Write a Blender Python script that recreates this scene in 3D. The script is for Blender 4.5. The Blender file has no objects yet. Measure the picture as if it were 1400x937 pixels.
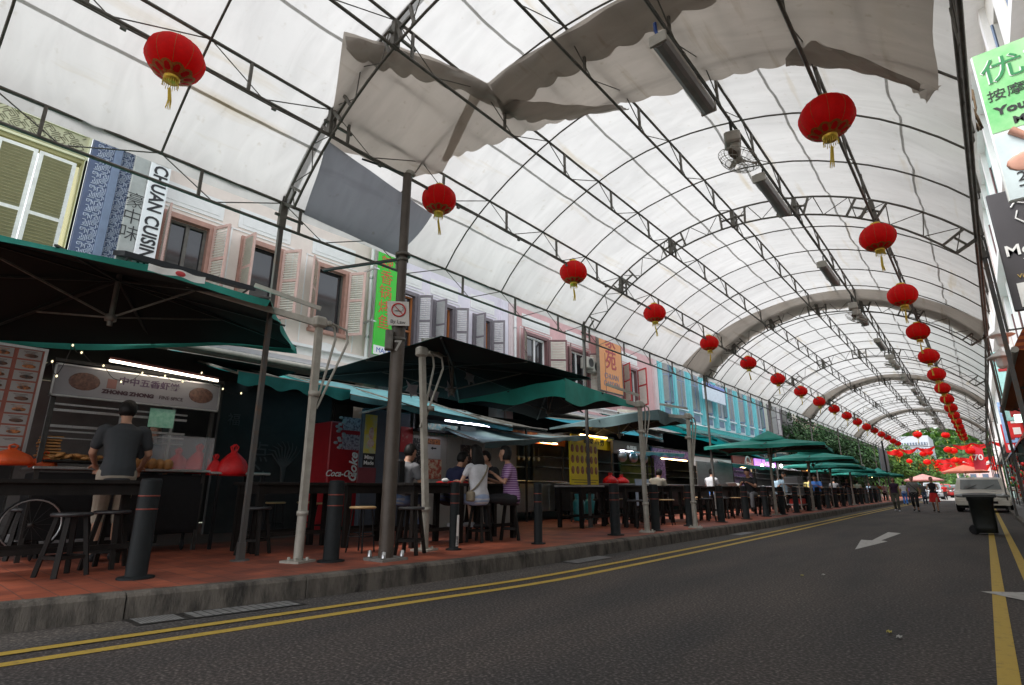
import bpy, math, random
from math import sin, cos, pi, sqrt, radians, atan2
from mathutils import Vector, Matrix
random.seed(7)
R = random.Random(11)
scene = bpy.context.scene
COL = scene.collection
# ---------------------------------------------------------------- camera
FP, HC = 740.0, 0.97                        # focal length in photo pixels, eye height in metres
VPX, VPY = 1348.0, 670.0                    # where the street runs to
PITCH = atan2(VPY - 468.5, FP)
YAW = atan2(VPX - 700, cos(PITCH)*FP + sin(PITCH)*(VPY - 468.5))
cd = bpy.data.cameras.new('camera'); cam = bpy.data.objects.new('camera', cd); COL.objects.link(cam)
cam.location = (0, 0, HC); cam.rotation_euler = (pi/2 + PITCH, 0, YAW)
cd.sensor_width = 36; cd.lens = 36*FP/1400; cd.clip_start = 0.05; cd.clip_end = 3000
scene.camera = cam
# ---------------------------------------------------------------- light
SUN_EL, SUN_AZ = radians(62), radians(200)
W = bpy.data.worlds.new('World'); scene.world = W; W.use_nodes = True
nt = W.node_tree; nt.nodes.clear()
wo = nt.nodes.new('ShaderNodeOutputWorld'); bg = nt.nodes.new('ShaderNodeBackground')
sky = nt.nodes.new('ShaderNodeTexSky'); sky.sky_type = 'NISHITA'; sky.sun_disc = False
sky.sun_elevation = SUN_EL; sky.sun_rotation = SUN_AZ; sky.air_density = 1.0; sky.dust_density = 1.2; sky.ozone_density = 1.0
hs = nt.nodes.new('ShaderNodeHueSaturation'); hs.inputs['Saturation'].default_value = 0.22
hs.inputs['Value'].default_value = 1.0
nt.links.new(sky.outputs[0], hs.inputs['Color']); nt.links.new(hs.outputs[0], bg.inputs[0]); nt.links.new(bg.outputs[0], wo.inputs[0])
bg.inputs[1].default_value = 0.15
sl = bpy.data.lights.new('sun', 'SUN'); so = bpy.data.objects.new('sun', sl); COL.objects.link(so)
sl.energy = 1.5; sl.angle = radians(25); sl.color = (1.0, 0.96, 0.9)
so.rotation_euler = (pi/2 - SUN_EL, 0, pi - SUN_AZ); so.location = (0, 0, 40)
vs = scene.view_settings; vs.view_transform = 'Standard'; vs.look = 'None'; vs.exposure = 1.52; vs.gamma = 1; vs.use_curve_mapping = False
scene.cycles.max_bounces = 10; scene.cycles.diffuse_bounces = 6; scene.cycles.transparent_max_bounces = 12
scene.cycles.use_denoising = True
# ---------------------------------------------------------------- pixel -> world planes (photo is 1400 x 937)
def ray(px, py):
    r = px - 700; u = -(py - 468.5)
    fw = FP*cos(PITCH) - u*sin(PITCH); z = FP*sin(PITCH) + u*cos(PITCH)
    return Vector((r*cos(YAW) - fw*sin(YAW), r*sin(YAW) + fw*cos(YAW), z))
def PZ(px, py, z=0.0): d = ray(px, py); return d*((z - HC)/d.z) + Vector((0, 0, HC))
def PX(px, py, x): d = ray(px, py); return d*(x/d.x) + Vector((0, 0, HC))
def PY(px, py, y): d = ray(px, py); return d*(y/d.y) + Vector((0, 0, HC))
# ---------------------------------------------------------------- materials
MATS = {}
def srgb(c):
    if isinstance(c, str):
        c = c.lstrip('#'); c = [int(c[i:i+2], 16)/255 for i in (0, 2, 4)]
        return tuple(((v/12.92) if v <= .04045 else ((v+.055)/1.055)**2.4) for v in c)
    return tuple(c)
def mat(name, col, rough=.6, metal=0., noise=.12, scale=6., bump=0., bscale=40., col2=None, spec=.5, trans=0., coat=0., stretch=None, emit=None, estr=0., alpha=None, transl=None, contrast=None):
    if name in MATS: return MATS[name]
    m = bpy.data.materials.new(name); m.use_nodes = True; nt = m.node_tree; N = nt.nodes; L = nt.links
    b = N['Principled BSDF']; c = srgb(col)
    b.inputs['Roughness'].default_value = rough; b.inputs['Metallic'].default_value = metal
    b.inputs['Specular IOR Level'].default_value = spec
    if trans: b.inputs['Transmission Weight'].default_value = trans
    if coat: b.inputs['Coat Weight'].default_value = coat
    if emit is not None:
        b.inputs['Emission Color'].default_value = (*srgb(emit), 1); b.inputs['Emission Strength'].default_value = estr
    if alpha is not None: b.inputs['Alpha'].default_value = alpha
    tc = N.new('ShaderNodeTexCoord'); mp = N.new('ShaderNodeMapping'); L.new(tc.outputs['Object'], mp.inputs[0])
    if stretch: mp.inputs['Scale'].default_value = stretch
    colsock = None
    if noise > 0 or col2 is not None:
        n1 = N.new('ShaderNodeTexNoise'); n1.inputs['Scale'].default_value = scale; n1.inputs['Detail'].default_value = 6; n1.inputs['Roughness'].default_value = .65
        L.new(mp.outputs[0], n1.inputs['Vector'])
        cr = N.new('ShaderNodeValToRGB'); lo, hi = contrast or (.32, .68)
        cr.color_ramp.elements[0].position = lo; cr.color_ramp.elements[1].position = hi
        c2 = srgb(col2) if col2 is not None else tuple(min(1, v*(1+noise)) for v in c)
        c1 = c if col2 is not None else tuple(v*(1-noise) for v in c)
        cr.color_ramp.elements[0].color = (*c1, 1); cr.color_ramp.elements[1].color = (*c2, 1)
        L.new(n1.outputs['Fac'], cr.inputs[0]); L.new(cr.outputs[0], b.inputs['Base Color']); colsock = cr.outputs[0]
        rr = N.new('ShaderNodeMapRange'); rr.inputs['To Min'].default_value = max(.02, rough-.08); rr.inputs['To Max'].default_value = min(1, rough+.1)
        L.new(n1.outputs['Fac'], rr.inputs['Value']); L.new(rr.outputs[0], b.inputs['Roughness'])
    else: b.inputs['Base Color'].default_value = (*c, 1)
    if bump:
        n2 = N.new('ShaderNodeTexNoise'); n2.inputs['Scale'].default_value = bscale; n2.inputs['Detail'].default_value = 4
        L.new(mp.outputs[0], n2.inputs['Vector'])
        bp = N.new('ShaderNodeBump'); bp.inputs['Strength'].default_value = bump; bp.inputs['Distance'].default_value = .02
        L.new(n2.outputs['Fac'], bp.inputs['Height']); L.new(bp.outputs[0], b.inputs['Normal'])
    if transl:                                # (amount, colour): light passes through the cloth
        tb = N.new('ShaderNodeBsdfTranslucent'); tb.inputs[0].default_value = (*srgb(transl[1]), 1)
        if colsock:
            mx = N.new('ShaderNodeMix'); mx.data_type = 'RGBA'; mx.blend_type = 'MULTIPLY'; mx.inputs[0].default_value = 1
            mx.inputs[6].default_value = (*srgb(transl[1]), 1)
            g = N.new('ShaderNodeMix'); g.data_type = 'RGBA'; g.inputs[0].default_value = .0
            L.new(colsock, mx.inputs[7]); L.new(mx.outputs[2], tb.inputs[0])
        ms = N.new('ShaderNodeMixShader'); ms.inputs[0].default_value = transl[0]
        out = N['Material Output']; L.new(b.outputs[0], ms.inputs[1]); L.new(tb.outputs[0], ms.inputs[2]); L.new(ms.outputs[0], out.inputs[0])
    MATS[name] = m; return m
# ---------------------------------------------------------------- mesh builder
class MB:
    def __init__(s): s.v = []; s.f = []; s.mi = []; s.sm = []; s.m = 0; s.M = None
    def add(s, vs, fs, smooth=False):
        o = len(s.v)
        if s.M is not None: vs = [s.M @ Vector(v) for v in vs]
        s.v += [tuple(v) for v in vs]
        for f in fs: s.f.append(tuple(i+o for i in f)); s.mi.append(s.m); s.sm.append(smooth)
        return s
    def box(s, c, d, rz=0, rot=None, taper=1.0):
        hx, hy, hz = d[0]/2, d[1]/2, d[2]/2; t = taper
        vs = [Vector((x*hx*(t if z > 0 else 1), y*hy*(t if z > 0 else 1), z*hz)) for z in (-1, 1) for y in (-1, 1) for x in (-1, 1)]
        m = rot if rot is not None else Matrix.Rotation(rz, 3, 'Z')
        vs = [m @ v + Vector(c) for v in vs]
        return s.add(vs, [(0,2,3,1),(4,5,7,6),(0,1,5,4),(2,6,7,3),(0,4,6,2),(1,3,7,5)])
    def rbox(s, c, d, r=.02, rz=0, n=3):      # vertical edges rounded, top and bottom chamfered
        hx, hy, hz = d[0]/2, d[1]/2, d[2]/2; r = min(r, hx*.95, hy*.95, hz*.95); rings = []
        for (ins, z) in ((r*.6, -hz), (0, -hz+r*.6), (0, hz-r*.6), (r*.6, hz)):
            ring = []
            for (sx, sy, a0) in ((1, 1, 0), (-1, 1, pi/2), (-1, -1, pi), (1, -1, 3*pi/2)):
                for k in range(n+1):
                    a = a0 + k*pi/2/n
                    ring.append((sx*(hx-r) + (r-ins)*cos(a), sy*(hy-r) + (r-ins)*sin(a), z))
            rings.append(ring)
        m = Matrix.Rotation(rz, 3, 'Z'); c = Vector(c); k = len(rings[0])
        vs = [m @ Vector(p) + c for ring in rings for p in ring]
        fs = [(i*k+j, i*k+(j+1) % k, (i+1)*k+(j+1) % k, (i+1)*k+j) for i in range(3) for j in range(k)]
        fs += [tuple(reversed(range(k))), tuple(range(3*k, 4*k))]
        return s.add(vs, fs)
    def beam(s, p, q, w, h=None, up=(0, 0, 1)):
        h = h or w; p = Vector(p); q = Vector(q); d = q - p
        if d.length < 1e-6: return s
        z = d.normalized(); u = Vector(up)
        if abs(z.dot(u)) > .99: u = Vector((0, 1, 0))
        x = z.cross(u).normalized(); y = x.cross(z)
        vs = [a + x*(sx*w/2) + y*(sy*h/2) for a in (p, q) for (sx, sy) in ((-1,-1),(1,-1),(1,1),(-1,1))]
        return s.add(vs, [(3,2,1,0),(4,5,6,7),(0,1,5,4),(1,2,6,5),(2,3,7,6),(3,0,4,7)])
    def tube(s, pts, r, n=8, caps=True, smooth=True, closed=False):
        pts = [Vector(p) for p in pts]; k = len(pts)
        rs = r if isinstance(r, (list, tuple)) else [r]*k
        vs = []; prev = None
        for i, p in enumerate(pts):
            if closed: t = (pts[(i+1) % k] - pts[i-1])
            else: t = (pts[min(i+1, k-1)] - pts[max(i-1, 0)])
            t = t.normalized() if t.length > 1e-9 else Vector((0, 0, 1))
            if prev is None:
                u = Vector((0, 0, 1)) if abs(t.z) < .9 else Vector((1, 0, 0)); x = t.cross(u).normalized()
            else: x = (prev - t*prev.dot(t)).normalized()
            y = t.cross(x); prev = x
            vs += [p + x*(rs[i]*cos(2*pi*j/n)) + y*(rs[i]*sin(2*pi*j/n)) for j in range(n)]
        fs = []
        for i in range(k if closed else k-1):
            a = i*n; b = ((i+1) % k)*n
            fs += [(a+j, a+(j+1) % n, b+(j+1) % n, b+j) for j in range(n)]
        s.add(vs, fs, smooth)
        if caps and not closed:
            s.add(vs[:n], [tuple(reversed(range(n)))]); s.add(vs[-n:], [tuple(range(n))])
        return s
    def lathe(s, prof, n=24, c=(0, 0, 0), wob=0., smooth=True, ribs=0, ribamp=0.):
        c = Vector(c); vs = []
        for (r, z) in prof:
            for j in range(n):
                a = 2*pi*j/n; rr = r*(1 + wob*sin(3*a)) * (1 - ribamp*(0.5+0.5*cos(ribs*a)) if ribs else 1)
                vs.append(c + Vector((rr*cos(a), rr*sin(a), z)))
        fs = [(i*n+j, i*n+(j+1) % n, (i+1)*n+(j+1) % n, (i+1)*n+j) for i in range(len(prof)-1) for j in range(n)]
        return s.add(vs, fs, smooth)
    def ell(s, c, r, n=12, m=8, rot=None, fn=None):
        vs = []; c = Vector(c)
        for i in range(m+1):
            t = pi*i/m
            for j in range(n):
                a = 2*pi*j/n; p = Vector((r[0]*sin(t)*cos(a), r[1]*sin(t)*sin(a), -r[2]*cos(t)))
                if fn: p = fn(p)
                if rot is not None: p = rot @ p
                vs.append(p + c)
        return s.add(vs, [(i*n+j, i*n+(j+1) % n, (i+1)*n+(j+1) % n, (i+1)*n+j) for i in range(m) for j in range(n)], True)
    def grid(s, fn, nu, nv, smooth=True):
        vs = [fn(i/nu, j/nv) for i in range(nu+1) for j in range(nv+1)]; w = nv+1
        return s.add(vs, [(i*w+j, (i+1)*w+j, (i+1)*w+j+1, i*w+j+1) for i in range(nu) for j in range(nv)], smooth)
    def poly(s, pts): return s.add(pts, [tuple(range(len(pts)))])
    def prism(s, pts, d):                     # polygon pts (3D) extruded along vector d
        pts = [Vector(p) for p in pts]; d = Vector(d); n = len(pts)
        return s.add(pts + [p + d for p in pts], [tuple(reversed(range(n))), tuple(range(n, 2*n))] + [(i, (i+1) % n, n+(i+1) % n, n+i) for i in range(n)])
    def build(s, name, mats, parent=None, world=True, **kw):
        me = bpy.data.meshes.new(name)
        vs = s.v
        if parent is not None and world:
            inv = parent.matrix_basis.inverted() if parent.parent is None else (parent.parent.matrix_basis @ parent.matrix_basis).inverted()
            vs = [tuple(inv @ Vector(v)) for v in vs]
        me.from_pydata(vs, [], s.f)
        mats = mats if isinstance(mats, (list, tuple)) else [mats]
        for m in mats: me.materials.append(m)
        me.polygons.foreach_set('material_index', s.mi); me.polygons.foreach_set('use_smooth', s.sm)
        me.update()
        o = bpy.data.objects.new(name, me); COL.objects.link(o)
        if parent is not None: o.parent = parent
        tag(o, **kw); return o
def tag(o, label=None, cat=None, group=None, kind=None):
    if label: o['label'] = label
    if cat: o['category'] = cat
    if group: o['group'] = group
    if kind: o['kind'] = kind
    return o
def thing(name, label, cat, loc=(0, 0, 0), rz=0, group=None):
    o = bpy.data.objects.new(name, None); COL.objects.link(o); o.empty_display_size = .1
    o.matrix_basis = Matrix.Translation(Vector(loc)) @ Matrix.Rotation(rz, 4, 'Z')
    return tag(o, label, cat, group)
KIDS = {}
def dup(root, loc, rz=0., label=None, group=None, s=1.0):
    def cp(o, par):
        c = o.copy(); COL.objects.link(c)
        if par is not None: c.parent = par
        for ch in kids(o): cp(ch, c)
        return c
    def kids(o): return [x for x in list(o.children)]
    r = cp(root, None)
    r.matrix_basis = Matrix.Translation(Vector(loc)) @ Matrix.Rotation(rz, 4, 'Z') @ Matrix.Scale(s, 4)
    if label: r['label'] = label
    if group: r['group'] = group
    return r
def text_part(name, body, m, parent, size, loc, rot, ext=.004, align='CENTER', bold=0., sx=1., label=None, kind=None, shear=0.):
    cu = bpy.data.curves.new(name, 'FONT'); cu.body = body; cu.size = size; cu.extrude = ext; cu.align_x = align; cu.align_y = 'CENTER'
    cu.offset = bold; cu.shear = shear; cu.resolution_u = 3
    tmp = bpy.data.objects.new('tmp_text', cu); COL.objects.link(tmp)
    dg = bpy.context.evaluated_depsgraph_get(); dg.update()
    me = bpy.data.meshes.new_from_object(tmp.evaluated_get(dg)); bpy.data.objects.remove(tmp)
    me.materials.clear(); me.materials.append(m); me.name = name
    Mx = Matrix.Translation(Vector(loc)) @ rot.to_4x4() @ Matrix.Diagonal((sx, 1, 1, 1))
    if parent is not None:
        inv = parent.matrix_basis.inverted() if parent.parent is None else (parent.parent.matrix_basis @ parent.matrix_basis).inverted()
        Mx = inv @ Mx
    me.transform(Mx)
    o = bpy.data.objects.new(name, me); COL.objects.link(o); o.parent = parent
    if label: o['label'] = label
    return o
# text facing the camera side of a wall that looks along +X (reader sees Y increasing to the right)
FACE_X = Matrix(((0, 0, 1), (1, 0, 0), (0, 1, 0)))
FACE_X_DOWN = FACE_X @ Matrix.Rotation(-pi/2, 3, 'Z')     # reads from top to bottom
FACE_MY = Matrix(((1, 0, 0), (0, 0, -1), (0, 1, 0)))      # wall that looks along -Y
KZ = 0.19                                    # pavement above road
# ================================================================ materials shared
M_steel = mat('grey_painted_steel', (.15, .143, .125), .55, .15, noise=.35, scale=9, col2=(.085, .075, .062))
M_steel_dk = mat('dark_steel', (.045, .043, .04), .5, .5, noise=.3, scale=12)
M_rust = mat('rusting_post_paint', (.085, .082, .078), .6, .2, scale=5, col2=(.16, .075, .03), contrast=(.52, .8))
M_white_post = mat('cream_powder_coat', (.42, .40, .35), .45, noise=.15, scale=7, col2=(.30, .28, .24))
M_black = mat('black_paint', (.009, .009, .010), .6, noise=.25, scale=14, spec=.25)
M_black_wood = mat('blackened_wood', (.013, .011, .010), .55, noise=.4, scale=8, stretch=(1, 1, .15), bump=.15, bscale=20, spec=.2)
M_white = mat('white_paint', (.78, .78, .76), .5, noise=.05)
M_gold = mat('gold_foil', (.75, .50, .07), .35, .7, noise=.2, scale=30)
M_yellowthread = mat('yellow_thread', (.75, .55, .08), .8, noise=.15)
M_glass = mat('dark_window_glass', (.02, .022, .025), .06, noise=0, spec=.8)
M_alu = mat('brushed_aluminium', (.55, .55, .55), .3, .9, noise=.1, stretch=(1, 20, 1))
M_red_bag = mat('red_plastic_film', (.72, .015, .02), .3, noise=.15, bump=.5, bscale=25, transl=(.3, (.9, .03, .03)))
# ================================================================ setting: ground, road, pavement
def canopy_mat(name, base, tr, amount, dirt):
    m = bpy.data.materials.new(name); m.use_nodes = True; nt = m.node_tree; N = nt.nodes; L = nt.links; N.clear()
    out = N.new('ShaderNodeOutputMaterial'); d = N.new('ShaderNodeBsdfDiffuse'); t = N.new('ShaderNodeBsdfTranslucent'); ms = N.new('ShaderNodeMixShader')
    tc = N.new('ShaderNodeTexCoord'); mp = N.new('ShaderNodeMapping'); L.new(tc.outputs['Object'], mp.inputs[0])
    n1 = N.new('ShaderNodeTexNoise'); n1.inputs['Scale'].default_value = .55; n1.inputs['Detail'].default_value = 8; n1.inputs['Roughness'].default_value = .6; L.new(mp.outputs[0], n1.inputs[0])
    r1 = N.new('ShaderNodeValToRGB'); r1.color_ramp.elements[0].position = .3; r1.color_ramp.elements[1].position = .7
    r1.color_ramp.elements[0].color = (.86, .86, .86, 1); r1.color_ramp.elements[1].color = (1, 1, 1, 1); L.new(n1.outputs[0], r1.inputs[0])
    # cloth creases
    mp3 = N.new('ShaderNodeMapping'); mp3.inputs['Scale'].default_value = (.6, 2.2, .6); L.new(tc.outputs['Object'], mp3.inputs[0])
    n4 = N.new('ShaderNodeTexNoise'); n4.inputs['Scale'].default_value = 1.6; n4.inputs['Detail'].default_value = 5; n4.inputs['Distortion'].default_value = 1.2; L.new(mp3.outputs[0], n4.inputs[0])
    r4 = N.new('ShaderNodeValToRGB'); r4.color_ramp.elements[0].position = .35; r4.color_ramp.elements[1].position = .62
    r4.color_ramp.elements[0].color = (.9, .9, .9, 1); r4.color_ramp.elements[1].color = (1, 1, 1, 1); L.new(n4.outputs[0], r4.inputs[0])
    # dirt lines running along the sheet
    mp2 = N.new('ShaderNodeMapping'); mp2.inputs['Scale'].default_value = (2.2, .16, 1.2); L.new(tc.outputs['Object'], mp2.inputs[0])
    n2 = N.new('ShaderNodeTexNoise'); n2.inputs['Scale'].default_value = 2.6; n2.inputs['Detail'].default_value = 7; L.new(mp2.outputs[0], n2.inputs[0])
    r2 = N.new('ShaderNodeValToRGB'); r2.color_ramp.elements[0].position = .60; r2.color_ramp.elements[1].position = .78
    r2.color_ramp.elements[0].color = (1, 1, 1, 1); r2.color_ramp.elements[1].color = (*dirt, 1); L.new(n2.outputs[0], r2.inputs[0])
    # fine mould specks
    n3 = N.new('ShaderNodeTexNoise'); n3.inputs['Scale'].default_value = 9; n3.inputs['Detail'].default_value = 6; L.new(mp.outputs[0], n3.inputs[0])
    r3 = N.new('ShaderNodeValToRGB'); r3.color_ramp.elements[0].position = .64; r3.color_ramp.elements[1].position = .78
    r3.color_ramp.elements[0].color = (1, 1, 1, 1); r3.color_ramp.elements[1].color = (.84, .81, .76, 1); L.new(n3.outputs[0], r3.inputs[0])
    col = r1.outputs[0]
    for rr in (r2, r3, r4):
        mx = N.new('ShaderNodeMix'); mx.data_type = 'RGBA'; mx.blend_type = 'MULTIPLY'; mx.inputs[0].default_value = 1
        L.new(col, mx.inputs[6]); L.new(rr.outputs[0], mx.inputs[7]); col = mx.outputs[2]
    for (sh, cc) in ((d, base), (t, tr)):
        mx = N.new('ShaderNodeMix'); mx.data_type = 'RGBA'; mx.blend_type = 'MULTIPLY'; mx.inputs[0].default_value = 1
        L.new(col, mx.inputs[6]); mx.inputs[7].default_value = (*cc, 1); L.new(mx.outputs[2], sh.inputs[0])
    bp = N.new('ShaderNodeBump'); bp.inputs['Strength'].default_value = .35; bp.inputs['Distance'].default_value = .05
    L.new(n4.outputs[0], bp.inputs['Height']); L.new(bp.outputs[0], d.inputs['Normal'])
    ms.inputs[0].default_value = amount; L.new(d.outputs[0], ms.inputs[1]); L.new(t.outputs[0], ms.inputs[2]); L.new(ms.outputs[0], out.inputs[0])
    return m
M_canvas = canopy_mat('white_tarpaulin', (.64, .64, .635), (.66, .66, .655), .50, (.84, .76, .62))
M_canvas_flap = canopy_mat('overlapping_grey_tarpaulin', (.46, .42, .385), (.60, .54, .48), .62, (.7, .64, .55))
M_canvas_seam = canopy_mat('doubled_tarpaulin_seam', (.56, .55, .53), (.585, .58, .56), .5, (.8, .72, .6))
M_canvas_dark = canopy_mat('doubled_grey_tarpaulin_hem', (.36, .33, .30), (.45, .41, .37), .62, (.7, .64, .55))
M_tarp_grey = canopy_mat('blue_grey_tarpaulin', (.30, .31, .335), (.36, .375, .42), .6, (.8, .8, .8))

def road_mat(name, base, speck, rough=.85):
    m = bpy.data.materials.new(name); m.use_nodes = True; nt = m.node_tree; N = nt.nodes; L = nt.links; b = N['Principled BSDF']
    tc = N.new('ShaderNodeTexCoord')
    n1 = N.new('ShaderNodeTexNoise'); n1.inputs['Scale'].default_value = 48; n1.inputs['Detail'].default_value = 3; L.new(tc.outputs['Object'], n1.inputs[0])
    r1 = N.new('ShaderNodeValToRGB'); r1.color_ramp.elements[0].position = .42; r1.color_ramp.elements[1].position = .70
    r1.color_ramp.elements[0].color = (*[v*.5 for v in base], 1); r1.color_ramp.elements[1].color = (*speck, 1)
    e = r1.color_ramp.elements.new(.56); e.color = (*base, 1); L.new(n1.outputs[0], r1.inputs[0])
    mp = N.new('ShaderNodeMapping'); mp.inputs['Scale'].default_value = (1.1, .22, 1); L.new(tc.outputs['Object'], mp.inputs[0])
    n2 = N.new('ShaderNodeTexNoise'); n2.inputs['Scale'].default_value = 1.3; n2.inputs['Detail'].default_value = 6; L.new(mp.outputs[0], n2.inputs[0])
    r2 = N.new('ShaderNodeValToRGB'); r2.color_ramp.elements[0].position = .3; r2.color_ramp.elements[1].position = .72
    r2.color_ramp.elements[0].color = (.58, .60, .64, 1); r2.color_ramp.elements[1].color = (1.25, 1.12, 1.04, 1); L.new(n2.outputs[0], r2.inputs[0])
    mx = N.new('ShaderNodeMix'); mx.data_type = 'RGBA'; mx.blend_type = 'MULTIPLY'; mx.inputs[0].default_value = 1
    L.new(r1.outputs[0], mx.inputs[6]); L.new(r2.outputs[0], mx.inputs[7]); L.new(mx.outputs[2], b.inputs['Base Color'])
    b.inputs['Roughness'].default_value = rough; b.inputs['Specular IOR Level'].default_value = .35
    bp = N.new('ShaderNodeBump'); bp.inputs['Strength'].default_value = .45; bp.inputs['Distance'].default_value = .006
    n3 = N.new('ShaderNodeTexNoise'); n3.inputs['Scale'].default_value = 110; n3.inputs['Detail'].default_value = 2; L.new(tc.outputs['Object'], n3.inputs[0])
    L.new(n3.outputs[0], bp.inputs['Height']); L.new(bp.outputs[0], b.inputs['Normal']); return m
M_asphalt = road_mat('asphalt', (.072, .065, .0615), (.17, .156, .146))
M_gutter = road_mat('worn_concrete_channel', (.095, .09, .085), (.18, .17, .16))
M_ground = mat('far_ground', (.10, .11, .07), .9, scale=.3, noise=.3)

def tile_mat():
    m = bpy.data.materials.new('terracotta_paving_tiles'); m.use_nodes = True; nt = m.node_tree; N = nt.nodes; L = nt.links; b = N['Principled BSDF']
    tc = N.new('ShaderNodeTexCoord'); br = N.new('ShaderNodeTexBrick'); L.new(tc.outputs['Object'], br.inputs[0])
    br.offset = .5; br.inputs['Scale'].default_value = 1; br.inputs['Brick Width'].default_value = .2; br.inputs['Row Height'].default_value = .2; br.inputs['Mortar Size'].default_value = .006
    br.inputs['Color1'].default_value = (.38, .093, .042, 1); br.inputs['Color2'].default_value = (.29, .068, .033, 1); br.inputs['Mortar'].default_value = (.17, .06, .04, 1)
    n = N.new('ShaderNodeTexNoise'); n.inputs['Scale'].default_value = 2.2; n.inputs['Detail'].default_value = 7; L.new(tc.outputs['Object'], n.inputs[0])
    r = N.new('ShaderNodeValToRGB'); r.color_ramp.elements[0].position = .35; r.color_ramp.elements[1].position = .65
    r.color_ramp.elements[0].color = (.5, .5, .52, 1); r.color_ramp.elements[1].color = (1.05, 1.05, 1.05, 1); L.new(n.outputs[0], r.inputs[0])
    mx = N.new('ShaderNodeMix'); mx.data_type = 'RGBA'; mx.blend_type = 'MULTIPLY'; mx.inputs[0].default_value = 1
    L.new(br.outputs[0], mx.inputs[6]); L.new(r.outputs[0], mx.inputs[7]); L.new(mx.outputs[2], b.inputs['Base Color'])
    b.inputs['Roughness'].default_value = .62
    bp = N.new('ShaderNodeBump'); bp.inputs['Strength'].default_value = .4; bp.inputs['Distance'].default_value = .01; L.new(br.outputs['Fac'], bp.inputs['Height']); bp.invert = True
    L.new(bp.outputs[0], b.inputs['Normal']); return m
M_tile = tile_mat()
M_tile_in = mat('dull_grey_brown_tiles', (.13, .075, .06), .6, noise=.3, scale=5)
M_kerb = mat('weathered_kerb_concrete', (.125, .108, .09), .85, scale=2.6, col2=(.022, .019, .016), contrast=(.42, .66), bump=.6, bscale=30, stretch=(1, 2.2, .7))
M_yline = mat('worn_yellow_road_paint', (.46, .31, .045), .7, scale=14, col2=(.20, .15, .06), contrast=(.55, .78), bump=.4, bscale=90)
M_wline = mat('worn_white_road_paint', (.42, .41, .39), .7, scale=14, col2=(.16, .155, .15), contrast=(.5, .76), bump=.4, bscale=90)

KP = [(-30, -8.2), (-3, -6.1), (.0, -5.6), (.9, -5.4), (1.6, -5.22), (2.6, -4.99), (3.7, -4.83), (5.5, -4.69), (9, -4.64), (12, -4.58), (16, -4.55), (24, -4.65), (33, -4.8), (47, -4.92), (80, -5.1), (160, -5.3), (400, -6)]
LP = [(-30, -7.0), (-3, -5.15), (.0, -4.86), (.8, -4.74), (1.45, -4.68), (2.25, -4.51), (3.4, -4.39), (4.9, -4.1), (7, -4.04), (10.2, -4.02), (16, -4.05), (28, -4.25), (47, -4.4), (80, -4.5)]
def lerp(tab, y):
    if y <= tab[0][0]: return tab[0][1]
    for (a, b) in zip(tab, tab[1:]):
        if y <= b[0]: return a[1] + (b[1]-a[1])*(y-a[0])/(b[0]-a[0])
    return tab[-1][1]
def smooth_lerp(tab, y, w=.8):
    w = w if y < 20 else 3
    return sum(lerp(tab, y + k*w/3) for k in range(-3, 4))/7
kx = lambda y: smooth_lerp(KP, y)
lx = lambda y: smooth_lerp(LP, y)
def ys(a, b):
    out = []; y = a
    while y < b: out.append(y); y += .35 if -2 < y < 14 else (1.2 if y < 40 else 6)
    return out + [b]
def ribbon(name, m, f0, f1, z, a, b, **kw):
    mb = MB(); Y = ys(a, b); vs = []
    for y in Y: vs += [(f0(y), y, z), (f1(y), y, z)]
    mb.add(vs, [(2*i, 2*i+1, 2*i+3, 2*i+2) for i in range(len(Y)-1)])
    return mb.build(name, m, **kw)
g = MB(); g.add([(-900, -300, -.03), (900, -300, -.03), (900, 1600, -.03), (-900, 1600, -.03)], [(0, 1, 2, 3)]); g.build('ground', M_ground, kind='structure')
RK = 0.62                                     # right kerb
def rkx(y): return RK + (0 if y < 40 else (y-40)*.004)
ribbon('road', M_asphalt, lambda y: kx(y)-.05, lambda y: rkx(y)+.02, 0, -30, 400, kind='structure')
M_pale = mat('road_painted_daylight', (.34, .335, .32), .85, scale=.6, noise=.12)  # paler road colour stands in for open-sky light past the canopy
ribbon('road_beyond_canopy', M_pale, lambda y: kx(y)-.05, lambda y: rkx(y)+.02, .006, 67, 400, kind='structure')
ribbon('gutter', M_gutter, lambda y: kx(y)-.02, lambda y: lx(y)-.07, .004, -3, 60, kind='structure')
ribbon('road_marking_yellow_line', M_yline, lambda y: lx(y)-.05, lambda y: lx(y)+.05, .0065, -3, 60, kind='structure')
ribbon('road_marking_yellow_line', M_yline, lambda y: lx(y)+.23, lambda y: lx(y)+.33, .004, -3, 60, kind='structure')
ribbon('road_marking_yellow_line', M_yline, lambda y: -.125, lambda y: -.03, .004, 2, 60, kind='structure')
ribbon('road_marking_yellow_line', M_yline, lambda y: .15, lambda y: .245, .004, 2, 60, kind='structure')
pv = MB(); Y = ys(-30, 120); vs = []
for y in Y: vs += [(-9.2, y, KZ), (kx(y)-.17, y, KZ)]
pv.add(vs, [(2*i, 2*i+1, 2*i+3, 2*i+2) for i in range(len(Y)-1)]); pv.build('pavement', M_tile, kind='structure')
ribbon('pavement_under_stalls', M_tile_in, lambda y: -14.5, lambda y: -9.2, KZ, -30, 120, kind='structure')
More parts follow.
